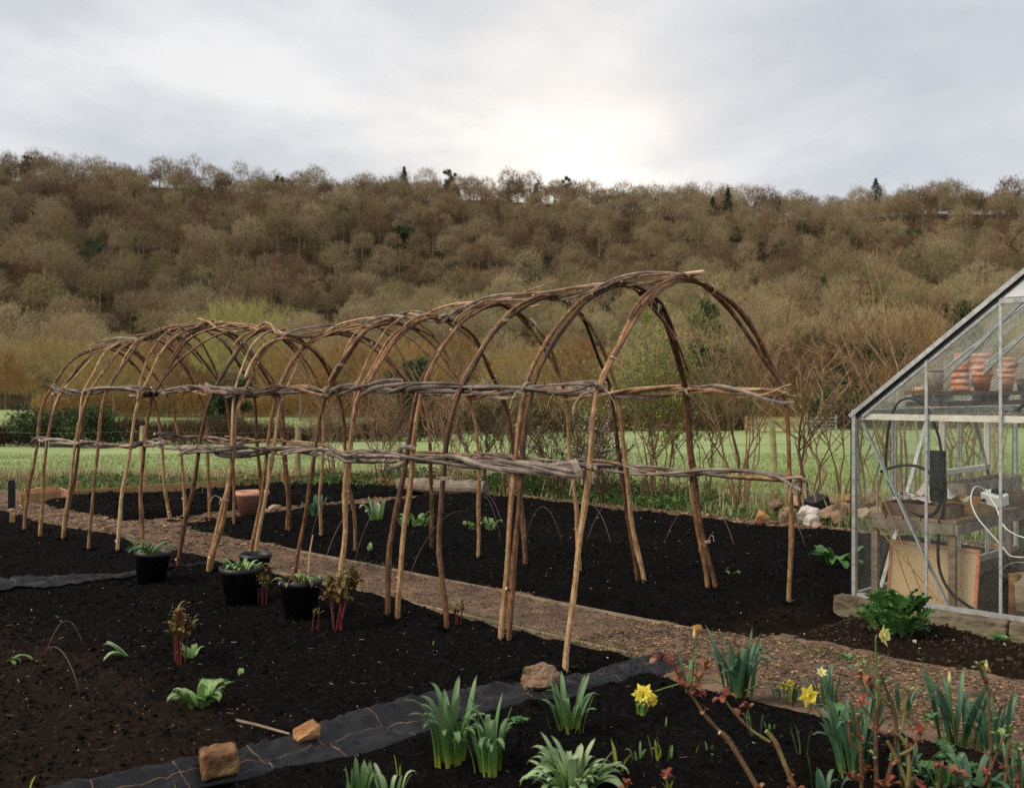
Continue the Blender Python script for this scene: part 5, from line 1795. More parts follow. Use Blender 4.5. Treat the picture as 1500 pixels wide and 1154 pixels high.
# sleepers the house stands on, floor inside
rot_tex = bpy.data.textures.new('rot', 'CLOUDS'); rot_tex.noise_scale = .07; rot_tex.noise_depth = 3
root = empty('sleeper_base', GH(0, 0, 0), GR)
tag(root, 'mossy concrete-grey sleepers forming the base under the greenhouse', 'base')
for q0, q1 in (((-0.12, -0.02, .06), (0.42, -0.02, .06)), ((0.44, -0.02, .055), (1.06, -0.02, .055)), ((1.08, -0.02, .06), (GW + .08, -0.02, .06)), ((0, 0.07, .062), (0, GD, .062)), ((GW, 0.07, .062), (GW, GD, .062)), ((-.06, GD + .07, .06), (GW + .06, GD + .07, .06))):
    mb = MB(); mb.beam(q0, q1, 0.14, 0.15)
    o = mb.build('sleeper', M['sleeper'], root)
    bv = o.modifiers.new('worn', 'BEVEL'); bv.width = 0.016; bv.segments = 2
    sb = o.modifiers.new('sub', 'SUBSURF'); sb.subdivision_type = 'SIMPLE'; sb.levels = sb.render_levels = 5
    dm = o.modifiers.new('rotted', 'DISPLACE'); dm.texture = rot_tex; dm.strength = .03; dm.mid_level = .5
Xg, Yg, Fg = grid(np.linspace(0.06, GW - .06, 30), np.linspace(0.06, GD, 36))
o = make_obj('greenhouse_floor', np.stack([Xg, Yg, 0.02 + fbm(Xg, Yg, 4, 3, 4) * .03], 1), Fg, M['soil'], smooth_shade=True)
o.location = GH(0, 0, 0); o.rotation_euler = (0, 0, GR); tag(o, kind='structure')


# ---- things inside the greenhouse
def gthing(name, label, cat, a, b, z, rz=0.0, group=None):
    e = empty(name, GH(a, b, z), GR + rz)
    return tag(e, label, cat, group)


sh = gthing('plank_shelf', 'rough plank shelf holding clay pots inside the greenhouse roof', 'shelf', 0.25, 0.25, 0)
MB().box((0.08, 1.3, 1.583), (0.16, 2.6, 0.028)).build('plank', M['dark_wood'], sh)
MB().box((0.25, 1.3, 1.581), (0.15, 2.6, 0.028)).build('plank', M['dark_wood'], sh)
MB().box((0.16, 1.28, 1.505), (0.30, 2.56, 0.03)).build('support', M['dark_wood'], sh)
for b in (0.1, 1.2, 2.3):
    MB().box((0.16, b, 1.545), (0.28, 0.03, 0.046)).build('bracket', ALU, sh)
    MB().tube([(0.02, b, 1.49), (0.02, b, 1.64 if b else 1.6)], 0.006, 6).build('hanger', ALU, sh)


def pot_profile(r, h, wall=.008):
    return [(0.001, .004), (r * .68, .004), (r * .68, 0), (r * .93, h * .78), (r * .93, h * .79), (r * 1.03, h * .80), (r * 1.03, h), (r * 1.03 - wall, h), (r * .9 - wall, h * .75), (r * .66 - wall, .012), (0.001, .012)]


def pot_stack(a, b, n, r, h, label, mat, rz=0, inv=None, step=0.32):
    t = gthing('clay_pot_stack', label, 'pots', a, b, 1.598)
    z = 0
    for i in range(n):
        mb = MB(); mb.lathe(pot_profile(r * (1 - .02 * i), h), 22)
        if inv: mb.v = [(x, y, h - zz) for x, y, zz in mb.v]; mb.f = [tuple(reversed(f)) for f in mb.f]
        o = mb.build('pot', mat, t, True)
        o.location = (prng.uniform(-.004, .004), prng.uniform(-.004, .004), z)
        o.rotation_euler = (prng.uniform(-.03, .03), prng.uniform(-.03, .03), prng.uniform(0, 6))
        z += h * step
    return t


prng = random.Random(9)
pot_stack(0.40, 0.876, 4, 0.066, 0.135, 'narrow stack of upturned pale terracotta pots nearest the gable on the shelf', M['old_terracotta'], inv=True, step=.36)
pot_stack(0.40, 1.288, 4, 0.078, 0.14, 'tallest fat stack of red terracotta pots in the middle of the shelf', M['old_terracotta'], step=.36)
pot_stack(0.40, 1.823, 4, 0.066, 0.13, 'stack of terracotta pots right of the door bar on the shelf', M['old_terracotta'], step=.36)
t = gthing('grey_pot', 'dirty grey cylindrical pot standing beside the clay stacks', 'pot', 0.40, 0.42, 1.598)
MB().lathe([(.001, .003), (.052, .003), (.058, .15), (.053, .15), (.047, .01), (.001, .01)], 20).build('wall', M['grey_pot'], t, True)
MB().lathe([(.0585, .138), (.062, .138), (.062, .152), (.0585, .152)], 20).build('rim', M['grey_pot'], t, True)
t = gthing('pale_pot', 'small pale pot at the right end of the shelf', 'pot', 0.42, 2.12, 1.598)
MB().lathe(pot_profile(.05, .11), 18).build('wall', M['grey_pot'], t, True)
t = gthing('clay_saucer', 'small upturned clay saucer at the left end of the shelf', 'saucer', 0.33, 0.33, 1.598)
MB().lathe([(.001, .028), (.034, .028), (.04, .02), (.044, 0), (.040, 0), (.034, .018), (.001, .02)], 18).build('dish', M['old_terracotta'], t, True)

bn = gthing('potting_bench', 'grey slatted potting bench along the glass inside the greenhouse', 'bench', 0, 0, 0)
for i in range(5):
    MB().box((0.11 + i * 0.125, 1.5, 0.705), (0.112, 2.75, 0.022)).build('slat', M['timber'], bn)
MB().box((0.665, 1.5, 0.655), (0.025, 2.75, 0.07)).build('apron', M['log'], bn)
MB().box((0.36, 0.13, 0.655), (0.58, 0.025, 0.07)).build('apron', M['log'], bn)
for a in (0.08, 0.63):
    for b in (0.16, 1.5, 2.8):
        MB().box((a, b, 0.335), (0.045, 0.045, 0.63)).build('leg', M['timber'], bn)


def tray(label, a, b, w, l, h, z, rz, mat, name='wooden_tray'):
    t = gthing(name, label, 'tray', a, b, z, rz)
    MB().box((0, 0, .007), (w, l, .012)).build('base', mat, t)
    for q, s in (((w / 2, 0, h / 2), (.014, l + .014, h)), ((-w / 2, 0, h / 2), (.014, l + .014, h)), ((0, l / 2, h / 2 + .002), (w - .015, .014, h)), ((0, -l / 2, h / 2 + .002), (w - .015, .014, h))):
        MB().box(q, s).build('side', mat, t)
    return t


tray('long weathered wooden tray at the front of the bench', 0.36, 0.30, 0.46, 0.26, 0.085, 0.717, 0.0, M['dark_wood'])
tray('orange-brown wooden tray under the white switch box', 0.48, 0.78, 0.30, 0.5, 0.085, 0.717, 0.05, M['new_timber'])
tray('long dull white plastic trough at the back of the bench', 0.18, 1.9, 0.2, 1.2, 0.15, 0.717, 0.0, M['grey_pot'], 'plastic_trough')
tray('dark wooden tray at the far end of the bench', 0.48, 1.5, 0.28, 0.5, 0.08, 0.717, 0.0, M['dark_wood'])
for i, (a, b, w, l, rx, ry, rz, lab) in enumerate(((0.30, .36, .20, .14, .1, .25, .4, 'crumpled seed packet lying in the front tray'), (0.42, .62, .22, .16, -.15, .3, -.3, 'folded faded paper lying on the orange tray'), (0.24, .75, .16, .22, .3, -.2, .8, 'pale crumpled paper sheet behind the switch box'), (0.16, .45, .14, .12, .5, .1, .2, 'white crumpled plastic scrap near the hanging black bag'))):
    xs_, ys_, fs_ = grid(np.linspace(-w / 2, w / 2, 9), np.linspace(-l / 2, l / 2, 9))
    v = np.stack([xs_, ys_, np.abs(fbm(xs_, ys_, 9, 3, 60 + i)) * .12], 1)
    v = np.concatenate([v, v + np.array([0, 0, .002])]); n_ = len(xs_)
    fs2 = fs_.tolist() + [tuple(q + n_ for q in reversed(f)) for f in fs_.tolist()]
    o = make_obj('paper_scrap', v, fs2, M['paper'] if i != 3 else M['white_plastic'])
    o.location = GH(a, b, .81); o.rotation_euler = (rx * .5, ry * .5, GR + rz); tag(o, lab, 'paper')

a_, b_, z_ = GP(1457, 722, 0.5)
sw = gthing('switch_box', 'white plastic switch box with black rocker and two cables on the bench', 'switch box', a_, b_, 0.80, -0.35)
o = MB().box((0, 0, .05), (.16, .10, .085), (0.25, 0.15, 0)).build('case', M['white_plastic'], sw)
o.modifiers.new('round', 'BEVEL').width = .008
MB().box((.03, -.005, .103), (.07, .05, .022), (0.25, 0.15, 0)).build('switch', M['rubber'], sw)
MB().tube([(-.04, -.055, .04), (-.04, -.075, .036)], .012, 10).build('gland', M['rubber'], sw)


def gcable(name, label, pts, r, mat, cat, n=8):
    P3 = [GH(*GP(px, py, b)[:2], GP(px, py, b)[2]) for px, py, b in pts]
    D = dense(P3, .03)
    o0 = P3[0].copy()
    mb = MB(); mb.tube([p - o0 for p in D], r, n)
    o = mb.build(name, mat, None, True); o.location = o0
    return tag(o, label, cat)


gcable('white_cable', 'white cable looping from the switch box past the bench edge', [(1448, 722, .4), (1430, 712, .3), (1422, 730, .2), (1430, 755, .12), (1450, 780, .1), (1468, 800, .1), (1480, 814, .1), (1500, 816, .1)], .0045, M['white_plastic'], 'cable')
gcable('white_cable', 'white cable hanging from the front of the switch box', [(1444, 716, .36), (1450, 728, .3), (1460, 745, .2), (1470, 770, .14), (1490, 784, .1), (1515, 790, .1)], .0045, M['white_plastic'], 'cable')
gcable('black_hose', 'black hose looping over the shelf and down to the bench', [(1383, 705, .22), (1378, 655, .22), (1372, 630, .22), (1358, 598, .2), (1335, 583, .2), (1314, 592, .2), (1302, 625, .2), (1298, 680, .2), (1306, 715, .2), (1325, 742, .18), (1350, 755, .16), (1370, 750, .16), (1384, 722, .16), (1381, 750, .14), (1376, 775, .13), (1374, 810, .12), (1378, 840, .12), (1392, 866, .12), (1415, 885, .14), (1440, 900, .2)], .010, M['rubber'], 'hose')
gcable('black_hose', 'short black hose end poking left across the braces', [(1290, 691, .12), (1302, 686, .12), (1325, 681, .13), (1350, 685, .15), (1370, 700, .16), (1381, 722, .17)], .011, M['rubber'], 'hose')

a_, b_, z_ = GP(1374, 650, 0.26)
t = gthing('black_bag', 'black plastic sleeve hanging above the front tray', 'bag', a_, b_, 0.82)
mb = MB()
prof = [(0.054, 0.004), (0.062, .05), (.060, .15), (.056, .26), (.057, .35), (.058, .368)]
for i, (r, z) in enumerate(prof):
    for k in range(14):
        a = 2 * PI * k / 14
        mb.v.append((r * math.cos(a) * (1 + .04 * math.sin(3 * a + i)), r * .55 * math.sin(a), z * 0.98))
for i in range(len(prof) - 1):
    for k in range(14):
        mb.f.append((i * 14 + k, i * 14 + (k + 1) % 14, (i + 1) * 14 + (k + 1) % 14, (i + 1) * 14 + k)); mb.m.append(0)
mb.f.append(tuple(reversed(range(14)))); mb.m.append(0)
mb.f.append(tuple(range(70, 84))); mb.m.append(0)
mb.build('sleeve', M['pot_black'], t)

t = gthing('cork_board', 'cork board in a brown frame leaning under the bench', 'board', 0.44, 0.24, 0.035)
rot = Euler((-0.10, 0.02, 0)).to_matrix()
MB().box(rot @ Vector((0, 0, .25)), (.60, .010, .45), rot).build('panel', M['cork'], t)
for c, s in (((0, -.003, .478), (.63, .02, .022)), ((0, -.003, .014), (.63, .02, .022)), ((.306, -.003, .246), (.02, .022, .486)), ((-.306, -.003, .246), (.02, .022, .486))):
    MB().box(rot @ Vector(c), s, rot).build('frame', M['dark_wood'] if False else M['old_terracotta'], t)
for i, (p0, p1) in enumerate((((1264, 668), (1335, 872)), ((1280, 695), (1350, 868)), ((1280, 765), (1375, 880)))):
    A = GP(*p0, .12); B = GP(*p1, .10 + .02 * i)
    mb = MB(); mb.tube([GH(A[0], A[1], A[2]), GH(B[0], B[1], max(.05, B[2]))], .0045, 6)
    o = mb.build('bamboo_cane', M['new_timber'])
    tag(o, ('thin cane leaning furthest left behind the gable glass', 'thin cane leaning behind the gable glass right of the leftmost one', 'lowest thin cane leaning across the cork board')[i], 'cane')
t = gthing('log_round', 'pale sawn log lying under the bench beside the door bar', 'log', 1.16, 0.42, 0.21, 0.2)
mb = MB(); mb.tube([(-.2, 0, 0), (-.1, 0.01, 0.006), (.05, 0, 0), (.25, .01, 0)], [.165, .172, .168, .16], 16); mb.m[-1] = mb.m[-2] = 1
mb.build('trunk', [M['timber'], M['cut_wood']], t)
t = gthing('log_round', 'lower dull log beneath the pale sawn log', 'log', 1.22, 0.72, 0.18, -0.1)
mb = MB(); mb.tube([(-.2, 0, 0), (0, 0.01, 0.006), (.25, .01, 0)], [.14, .145, .14], 16); mb.m[-1] = mb.m[-2] = 1
mb.build('trunk', [M['log'], M['cut_wood']], t)
t = gthing('dark_bucket', 'dark grey bucket beside the cork board', 'bucket', 0.92, 0.62, 0.03)
MB().lathe([(.001, .004), (.10, .004), (.135, .27), (.141, .27), (.141, .285), (.128, .285), (.095, .012), (.001, .012)], 22).build('body', M['pot_black'], t, True)
mb = MB(); mb.tube([(.136 * math.cos(q), .0, .28 + .10 * math.sin(q)) for q in [PI * i / 12 for i in range(13)]], .004, 5); mb.build('handle', M['galv'], t)
t = gthing('red_can', 'upright dark red can leaning by the logs', 'can', 0.98, 0.30, 0.03)
MB().lathe([(.001, 0), (.034, 0), (.036, .01), (.036, .34), (.034, .35), (.001, .35)], 14).build('body', M['brick'], t, True)
MB().lathe([(.020, .391), (.020, .41), (.001, .41)], 12).build('cap', M['rubber'], t, True)


# ------------------------------------------------------------------ stones, bricks, timber bits
ICO4_V, ICO4_F = ico(4)
ICO5_V, ICO5_F = ico(5)


def rock(name, label, cat, loc, size, seed, mat, rough=0.35, rz=None, sink=0.25, group=None, angular=0.0):
    r = np.random.default_rng(seed)
    v = (ICO5_V if size[0] < .255 and group is None else ICO4_V).copy()
    for _ in range(11):
        d = r.normal(size=3); d /= np.linalg.norm(d)
        k = v @ d; lim = r.uniform(.42, .8)
        v = v - np.maximum(0, k - lim)[:, None] * d[None] * (0.9)
    n = fbm3(v, 1.1, 4, seed) + 0.4 * fbm3(v, 4.2, 4, seed + 4, .62)
    v = v * (1 + rough * n)[:, None] * np.array(size)[None] * 0.5
    o = make_obj(name, v, ICO5_F if len(v) == len(ICO5_V) else ICO4_F, mat, smooth_shade=True)
    z0 = v[:, 2].min()
    o.location = (loc[0], loc[1], loc[2] - z0 * (1 - sink) - size[2] * 0.0)
    o.rotation_euler = (0, 0, rz if rz is not None else r.uniform(0, 6))
    return tag(o, label, cat, group)


rock('stone', 'rough brown stone weighing down the membrane near the first pole', 'stone', on(785, 1026, .03), (.21, .17, .18), 1, M['stone'], .55, rz=.3, sink=.12)
rock('stone', 'small smooth orange stone at the membrane edge', 'stone', on(454, 1080, .02), (.15, .11, .115), 2, M['stone_orange'], .25, rz=.4)
t = empty('brick', on(320, 1142, .03), 0.45); tag(t, 'old mossy brick sitting on the membrane at the bottom left', 'brick')
o = MB().box((0, 0, .05), (.145, .11, .105), (0.06, -0.05, 0)).build('block', M['brick'], t)
bv = o.modifiers.new('worn', 'BEVEL'); bv.width = .014; bv.segments = 3
sb = o.modifiers.new('sub', 'SUBSURF'); sb.subdivision_type = 'SIMPLE'; sb.levels = sb.render_levels = 3
tx = bpy.data.textures.new('chips', 'CLOUDS'); tx.noise_scale = .04
dm = o.modifiers.new('chipped', 'DISPLACE'); dm.texture = tx; dm.strength = .022; dm.mid_level = .5
rock('stone', 'pale flat stone beside the terracotta pot', 'stone', on(402, 748, .0), (.30, .2, .12), 3, M['stone'], .2, sink=.2)
rock('brick_piece', 'red brick fragment at the far edge of the path', 'brick piece', on(1024, 918, .0), (.11, .09, .09), 4, M['stone_orange'], .25)
rock('brick_piece', 'small brown fragment on the path beside the third pole', 'brick piece', on(585, 848, .0), (.11, .06, .04), 5, M['old_terracotta'], .2)
sp_ = [(1118, 766, .26, .2, 'o', 'long orange stone at the left end of the stone heap'), (1148, 763, .22, .16, 'r', None), (1168, 740, .26, .18, 'r', None), (1140, 745, .24, .17, 'r', None), (1172, 742, .34, .12, 's', 'flat tan slab stone on top of the stone heap'),
       (1180, 762, .34, .26, 'w', 'white stone in the middle of the stone heap'), (1187, 768, .2, .15, 'w', 'small white stone below the big white one'), (1212, 760, .28, .24, 's', None), (1226, 752, .26, .2, 'r', None), (1216, 738, .3, .17, 's', 'tan stone high on the heap beside the black box'),
       (1240, 740, .34, .15, 's', None), (1238, 733, .26, .12, 'o', None), (1250, 752, .3, .22, 'r', None), (1262, 760, .28, .2, 's', None), (1275, 748, .3, .22, 'r', None), (1290, 757, .3, .22, 's', None), (1256, 738, .3, .14, 's', None),
       (1198, 772, .14, .11, 's', None), (1164, 772, .14, .1, 'o', None), (1280, 735, .3, .2, 'r', None), (1230, 764, .22, .18, 's', None), (1308, 748, .3, .22, 's', None), (1154, 752, .2, .16, 's', None)]
for i, (px, py, w, h, c, lab) in enumerate(sp_):
    p = P(px, max(py, 752)); p.z = gz(p.x, p.y)
    p.y += -0.25 + (0.25 if py < 750 else 0)
    p.x = (px - 750) / 1500 * p.y
    z = CAMZ - (py - 572) / 1500 * p.y - 0.02
    rock('stone', lab or 'brown stone in the heap beside the greenhouse', 'stone', (p.x, p.y, max(-.04, z)), (w, w * .8, h), 40 + i, M[{'o': 'stone_orange', 'r': 'stone', 's': 'stone', 'w': 'stone_white'}[c]], .3, sink=.15, group='stones in the heap' if not lab else None)
o = MB().box((0, 0, 0), (.26, .2, .22), (0.1, -.3, .5)).build('black_box', M['pot_black'])
p = at_depth(1197, 12.8); o.location = (p.x, p.y, .16); tag(o, 'tilted dark brown box resting among the heaped stones', 'box')
o.modifiers.new('round', 'BEVEL').width = .01

# edging and oddments at the far end of the beds
p0, p1 = ST(15.28, 5.35), ST(15.28, 10.6)
root = empty('bed_edging', p0); tag(root, 'orange timber boards edging the back of the far bed', 'edging')
for i in range(3):
    a = p0.lerp(p1, i / 3 + .002); b = p0.lerp(p1, (i + 1) / 3 - .002)
    MB().beam(a - p0 + Vector((0, 0, .05)), b - p0 + Vector((0, 0, .05)), .03, .15).build('board', M['new_timber'], root)
p2 = ST(12.2, 10.72)
root2 = empty('bed_edging', p1); tag(root2, 'orange timber board along the hedge side of the far bed', 'edging')
MB().beam(Vector((0, 0, .05)), p2 - p1 + Vector((0, 0, .05)), .03, .14).build('board', M['new_timber'], root2)
for px, py, h, w, mat, lab in ((115, 723, .24, .055, 'new_timber', 'short orange timber stake behind the leftmost poles'), (213, 716, .3, .05, 'new_timber', 'orange timber stake near the left fence post'), (17, 744, .42, .09, 'pot_black', 'short black post at the left edge of the far bed'),
                               (407, 709, .22, .07, 'new_timber', 'orange stake at the back of the far bed beyond the terracotta pot'), (18, 762, .13, .055, 'new_timber', 'low timber peg beside the path at far left')):
    p = on(px, py, -.05)
    o = MB().box((0, 0, h / 2), (w, w, h)).box((0, 0, h + .006), (w * .8, w * .8, .014)).build('stake', M[mat]); o.location = p; o.rotation_euler = (0, 0, .5)
    tag(o, lab, 'stake')
p = on(64, 733)
mb = MB(); pts = []
for i in range(17):
    a = PI * i / 16
    pts.append((-math.cos(a) * .36, 0, math.sin(a) * .15))
mb.v = [(x, y, z) for x, y, z in [(q[0], -.04, q[2]) for q in pts] + [(q[0], .04, q[2]) for q in pts]]
mb.f = [tuple(range(16, -1, -1)), tuple(range(17, 34))] + [(i, i + 1, 18 + i, 17 + i) for i in range(16)] + [(0, 17, 33, 16)]
mb.m = [0] * len(mb.f)
o = mb.build('edging_tile', M['terracotta']); o.location = p + Vector((0, .1, .04)); o.rotation_euler = (0, 0, .1)
tag(o, 'curved red terracotta edging tile behind the leftmost poles', 'edging tile')
mb = MB(); mb.beam((-.55, 0, 0), (.1, .1, .16), .03, .07)
o = mb.build('timber_offcut', M['new_timber']); o.location = p + Vector((0.1, -.06, .05)); tag(o, 'sloping orange timber offcut in front of the red edging tile', 'timber')
p = on(382, 1066)
mb = MB(); mb.tube([(-.14, .10, .012), (-.03, .03, .014), (.15, -.09, .012)], [.007, .0065, .005], 6)
o = mb.build('dry_stick', M['timber']); o.location = p; tag(o, 'thin pale stick lying on the soil left of the orange stone', 'stick')
p = on(451, 838); q = on(451, 832)
mb = MB(); mb.tube([(0, 0, -.03), (.02, 0, .2), (.045, 0, .33)], [.009, .008, .006], 6)
o = mb.build('garden_cane', M['cut_wood']); o.location = p; tag(o, 'short pale cane stuck upright behind the right black pot', 'cane')

# ------------------------------------------------------------------ pots
def plant_pot(label, px, py, r, h, mat, cat='plant pot', tilt=0.0, name='plant_pot'):
    p = on(px, py, -.01)
    t = empty(name, p); t.rotation_euler = (tilt * .4, tilt, 0.3)
    MB().lathe([(.001, .006), (r * .70, .006), (r * .72, .0), (r * .97, h * .86), (r, h * .86), (r * 1.03, h * .88), (r * 1.04, h), (r * .97, h), (r * .93, h * .85)], 30).build('wall', mat, t, True)
    X_, Y_, F_ = grid(np.linspace(-1, 1, 13), np.linspace(-1, 1, 13))
    rr = np.hypot(X_, Y_); mxx = np.maximum(np.abs(X_), np.abs(Y_)); k = np.where(rr > 0, mxx / np.maximum(rr, 1e-6), 1)
    v = np.stack([X_ * k * r * .94, Y_ * k * r * .94, h * .86 + fbm(X_, Y_, 3, 3, int(px)) * .02], 1)
    make_obj('soil', v, F_, M['compost'], t, True)
    tag(t, label, cat)
    return t


pot1 = plant_pot('leftmost black plastic pot with straggly leaves, slightly tilted', 221, 852, .142, .27, M['pot_black'], tilt=.06)
pot2 = plant_pot('black plastic pot between the other two black pots, with pale green rosette', 354, 881, .155, .275, M['pot_black'])
pot2b = plant_pot('black pot half hidden behind the middle black pot', 374, 858, .125, .25, M['pot_black'])
pot3 = plant_pot('right black plastic pot with limp dead leaves inside', 440, 898, .145, .255, M['pot_black'])
tpot = plant_pot('large terracotta pot standing in the far bed', 369, 758, .205, .345, M['terracotta'], name='terracotta_pot')


# ------------------------------------------------------------------ leaves and plants
def strap_mesh(name, bend, tip, mat, n=9, base_w=.55, widest=.35, point=.65, chan=.10, twist=0.0, wave=0.0, seed=0):
    r = random.Random(seed)
    x = z = 0.0
    V = []; F = []
    for i in range(n + 1):
        v = i / n
        th = bend * v ** 1.5 + tip * max(0, (v - .6) / .4) ** 1.4
        if i:
            x += math.sin(th) / n; z += math.cos(th) / n
        w = (base_w + (1 - base_w) * min(1, v / widest))
        if v > point: w *= math.sqrt(max(0.0, 1 - ((v - point) / (1 - point)) ** 2)) * .98 + .02
        nx, nz = math.cos(th), -math.sin(th)
        tw = twist * v
        cy, sy = math.cos(tw), math.sin(tw)
        wv = wave * math.sin(v * 11 + seed)
        for sgn in (-1, 0, 1):
            off = (-chan * .12 if sgn else 0.0) + wv * sgn * .04
            V.append((x - nx * (-off) + nx * sgn * w / 2 * sy * .05, sgn * w / 2 * cy, z + nz * off))
        if i:
            a = (i - 1) * 3; b = i * 3
            F += [(a, a + 1, b + 1, b), (a + 1, a + 2, b + 2, b + 1)]
    me = bpy.data.meshes.new(name)
    me.from_pydata(V, [], F); me.materials.append(mat)
    me.polygons.foreach_set('use_smooth', np.ones(len(F), bool)); me.update()
    return me


def strap_set(mat, kind):
    if kind == 'up':
        ps = [(.25, .0), (.4, .1), (.15, .05), (.6, .3), (.3, 1.6), (.5, .9), (.2, .2), (.35, 2.2)]
        return [strap_mesh('leaf', b, t, mat, twist=random.Random(i).uniform(-1, 1) * .8, seed=i) for i, (b, t) in enumerate(ps)]
    if kind == 'flop':
        ps = [(.25, .1), (.2, 2.6), (.3, 2.1), (.15, .4), (.35, 1.7), (.2, 3.0), (.5, 1.2)]
        return [strap_mesh('leaf', b, t, mat, n=12, twist=random.Random(i).uniform(-1, 1) * .9, seed=i) for i, (b, t) in enumerate(ps)]
    if kind == 'arch':
        ps = [(.9, .5), (1.3, .6), (1.6, .7), (.6, .4), (1.1, 1.0), (1.8, .5), (.4, .2)]
        return [strap_mesh('leaf', b, t, mat, n=11, widest=.3, point=.75, chan=.16, seed=i) for i, (b, t) in enumerate(ps)]
    if kind == 'broad':
        ps = [(.8, .7), (1.1, .8), (1.4, .9), (.5, .5), (.9, 1.4)]
        return [strap_mesh('leaf', b, t, mat, n=10, base_w=.35, widest=.5, point=.5, chan=.3, wave=.5, seed=i) for i, (b, t) in enumerate(ps)]
    if kind == 'spike':
        ps = [(.1, 0), (.25, .1), (.15, .0), (.35, .2)]
        return [strap_mesh('leaf', b, t, mat, n=5, base_w=.8, widest=.2, point=.55, seed=i) for i, (b, t) in enumerate(ps)]


LS = {('strap', 'up'): strap_set(M['strap'], 'up'), ('strap', 'flop'): strap_set(M['strap'], 'flop'), ('blue', 'up'): strap_set(M['strap_blue'], 'up'), ('pale', 'arch'): strap_set(M['strap_pale'], 'arch'), ('pale', 'up'): strap_set(M['strap_pale'], 'up'),
      ('hosta', 'broad'): strap_set(M['hosta'], 'broad'), ('shoot', 'spike'): strap_set(M['shoot'], 'spike'), ('strap', 'spike'): strap_set(M['strap'], 'spike'), ('rose', 'broad'): strap_set(M['rose_leaf'], 'broad'),
      ('peony', 'broad'): strap_set(M['peony_leaf'], 'broad'), ('strap', 'arch'): strap_set(M['strap'], 'arch'), ('blue', 'arch'): strap_set(M['strap_blue'], 'arch'), ('rich', 'broad'): strap_set(M['rich_leaf'], 'broad')}
pr = random.Random(77)


def add_leaf(parent, key, loc, az, tilt, L_, W, name='leaf', variant=None):
    ms = LS[key]
    me = ms[variant if variant is not None else pr.randrange(len(ms))]
    return link(name, me, parent, loc, (pr.uniform(-.12, .12), tilt, az), (L_, W, L_))


def clump(name, label, cat, loc, n, L_, W, key, tilt=(0.0, .35), spread=.05, group=None, az=None, root=None, z=0.0):
    t = root or tag(empty(name, loc), label, cat, group)
    for i in range(n):
        a = pr.uniform(0, 2 * PI) if az is None else pr.uniform(*az)
        q = pr.uniform(0, 1) ** .6 * spread
        add_leaf(t, key, (math.cos(a) * q, math.sin(a) * q, z - .015), a + pr.uniform(-.6, .6), pr.uniform(*tilt), L_ * pr.uniform(.62, 1.08), W * pr.uniform(.75, 1.2))
    return t


def petal_mesh(name, mat, L_=.04, W=.024, cup=.25, pointy=.6):
    V = []; F = []
    n = 6
    for i in range(n + 1):
        v = i / n
        w = W * (math.sin(PI * min(1, .12 + v * .88) ** .8) if v < 1 else 0.02) * .5
        if i == n: w = W * .03
        for s in (-1, 0, 1):
            V.append((v * L_, s * w, L_ * (.10 * math.sin(v * PI) + cup * v * v * .3) + (abs(s) * -.05 * L_)))
        if i:
            a = (i - 1) * 3; b = i * 3
            F += [(a, b, b + 1, a + 1), (a + 1, b + 1, b + 2, a + 2)]
    me = bpy.data.meshes.new(name); me.from_pydata(V, [], F); me.materials.append(mat)
    me.polygons.foreach_set('use_smooth', np.ones(len(F), bool)); me.update()
    return me


PET = {k: petal_mesh('petal', M[k]) for k in ('yellow', 'pale_yellow', 'white_petal')}


def trumpet(mat, r=.011, L_=.028):
    mb = MB(); seg = 24
    prof = [(r * .55, 0), (r * .75, L_ * .35), (r * .85, L_ * .7), (r * 1.15, L_ * .95), (r * 1.45, L_)]
    for i, (q, z) in enumerate(prof):
        for k in range(seg):
            a = 2 * PI * k / seg
            f = 1 + (.10 * math.sin(6 * a) if i > 2 else 0)
            mb.v.append((q * f * math.cos(a), q * f * math.sin(a), z))
    for i in range(len(prof) - 1):
        for k in range(seg):
            mb.f.append((i * seg + k, i * seg + (k + 1) % seg, (i + 1) * seg + (k + 1) % seg, (i + 1) * seg + k)); mb.m.append(0)
    mb.f.append(tuple(range(seg))); mb.m.append(0)
    return mb


def flower(parent, pos, face, col='yellow', scale=1.0, double=False, roll=0.0, cup=None):
    """head of a daffodil: trumpet with six petals round it"""
    o = trumpet(M['yellow'] if col != 'pale_yellow' else M['pale_yellow']).build('flower', M['yellow'] if col != 'pale_yellow' else M['pale_yellow'], parent, True)
    q = Vector(face).to_track_quat('Z', 'Y')
    o.location = pos; o.rotation_euler = q.to_euler(); o.scale = (scale,) * 3
    for ring in range(4 if double else 1):
        for k in range(6):
            a = 2 * PI * k / 6 + ring * .55 + roll
            e = link('petal', PET[col], o, (0, 0, .002 + ring * .004), (0, (-.1 if cup is None else cup) - ring * .28 * (1 if double else 0), a), (1.0 - ring * .12,) * 3)
    return o


def stem(parent, pts, r=.0045, mat=None, name='stem', r1=None):
    D = dense([Vector(p) for p in pts], .03)
    n = len(D)
    mb = MB(); mb.tube(D, [r + ((r1 or r * .85) - r) * i / (n - 1) for i in range(n)], 6)
    return mb.build(name, mat or M['strap'], parent, True)


def px_at(px, py, d):
    return Vector(((px - 750) / 1500 * d, d, CAMZ - (py - 572) / 1500 * d))


DG = 'daffodil clumps in the front bed'
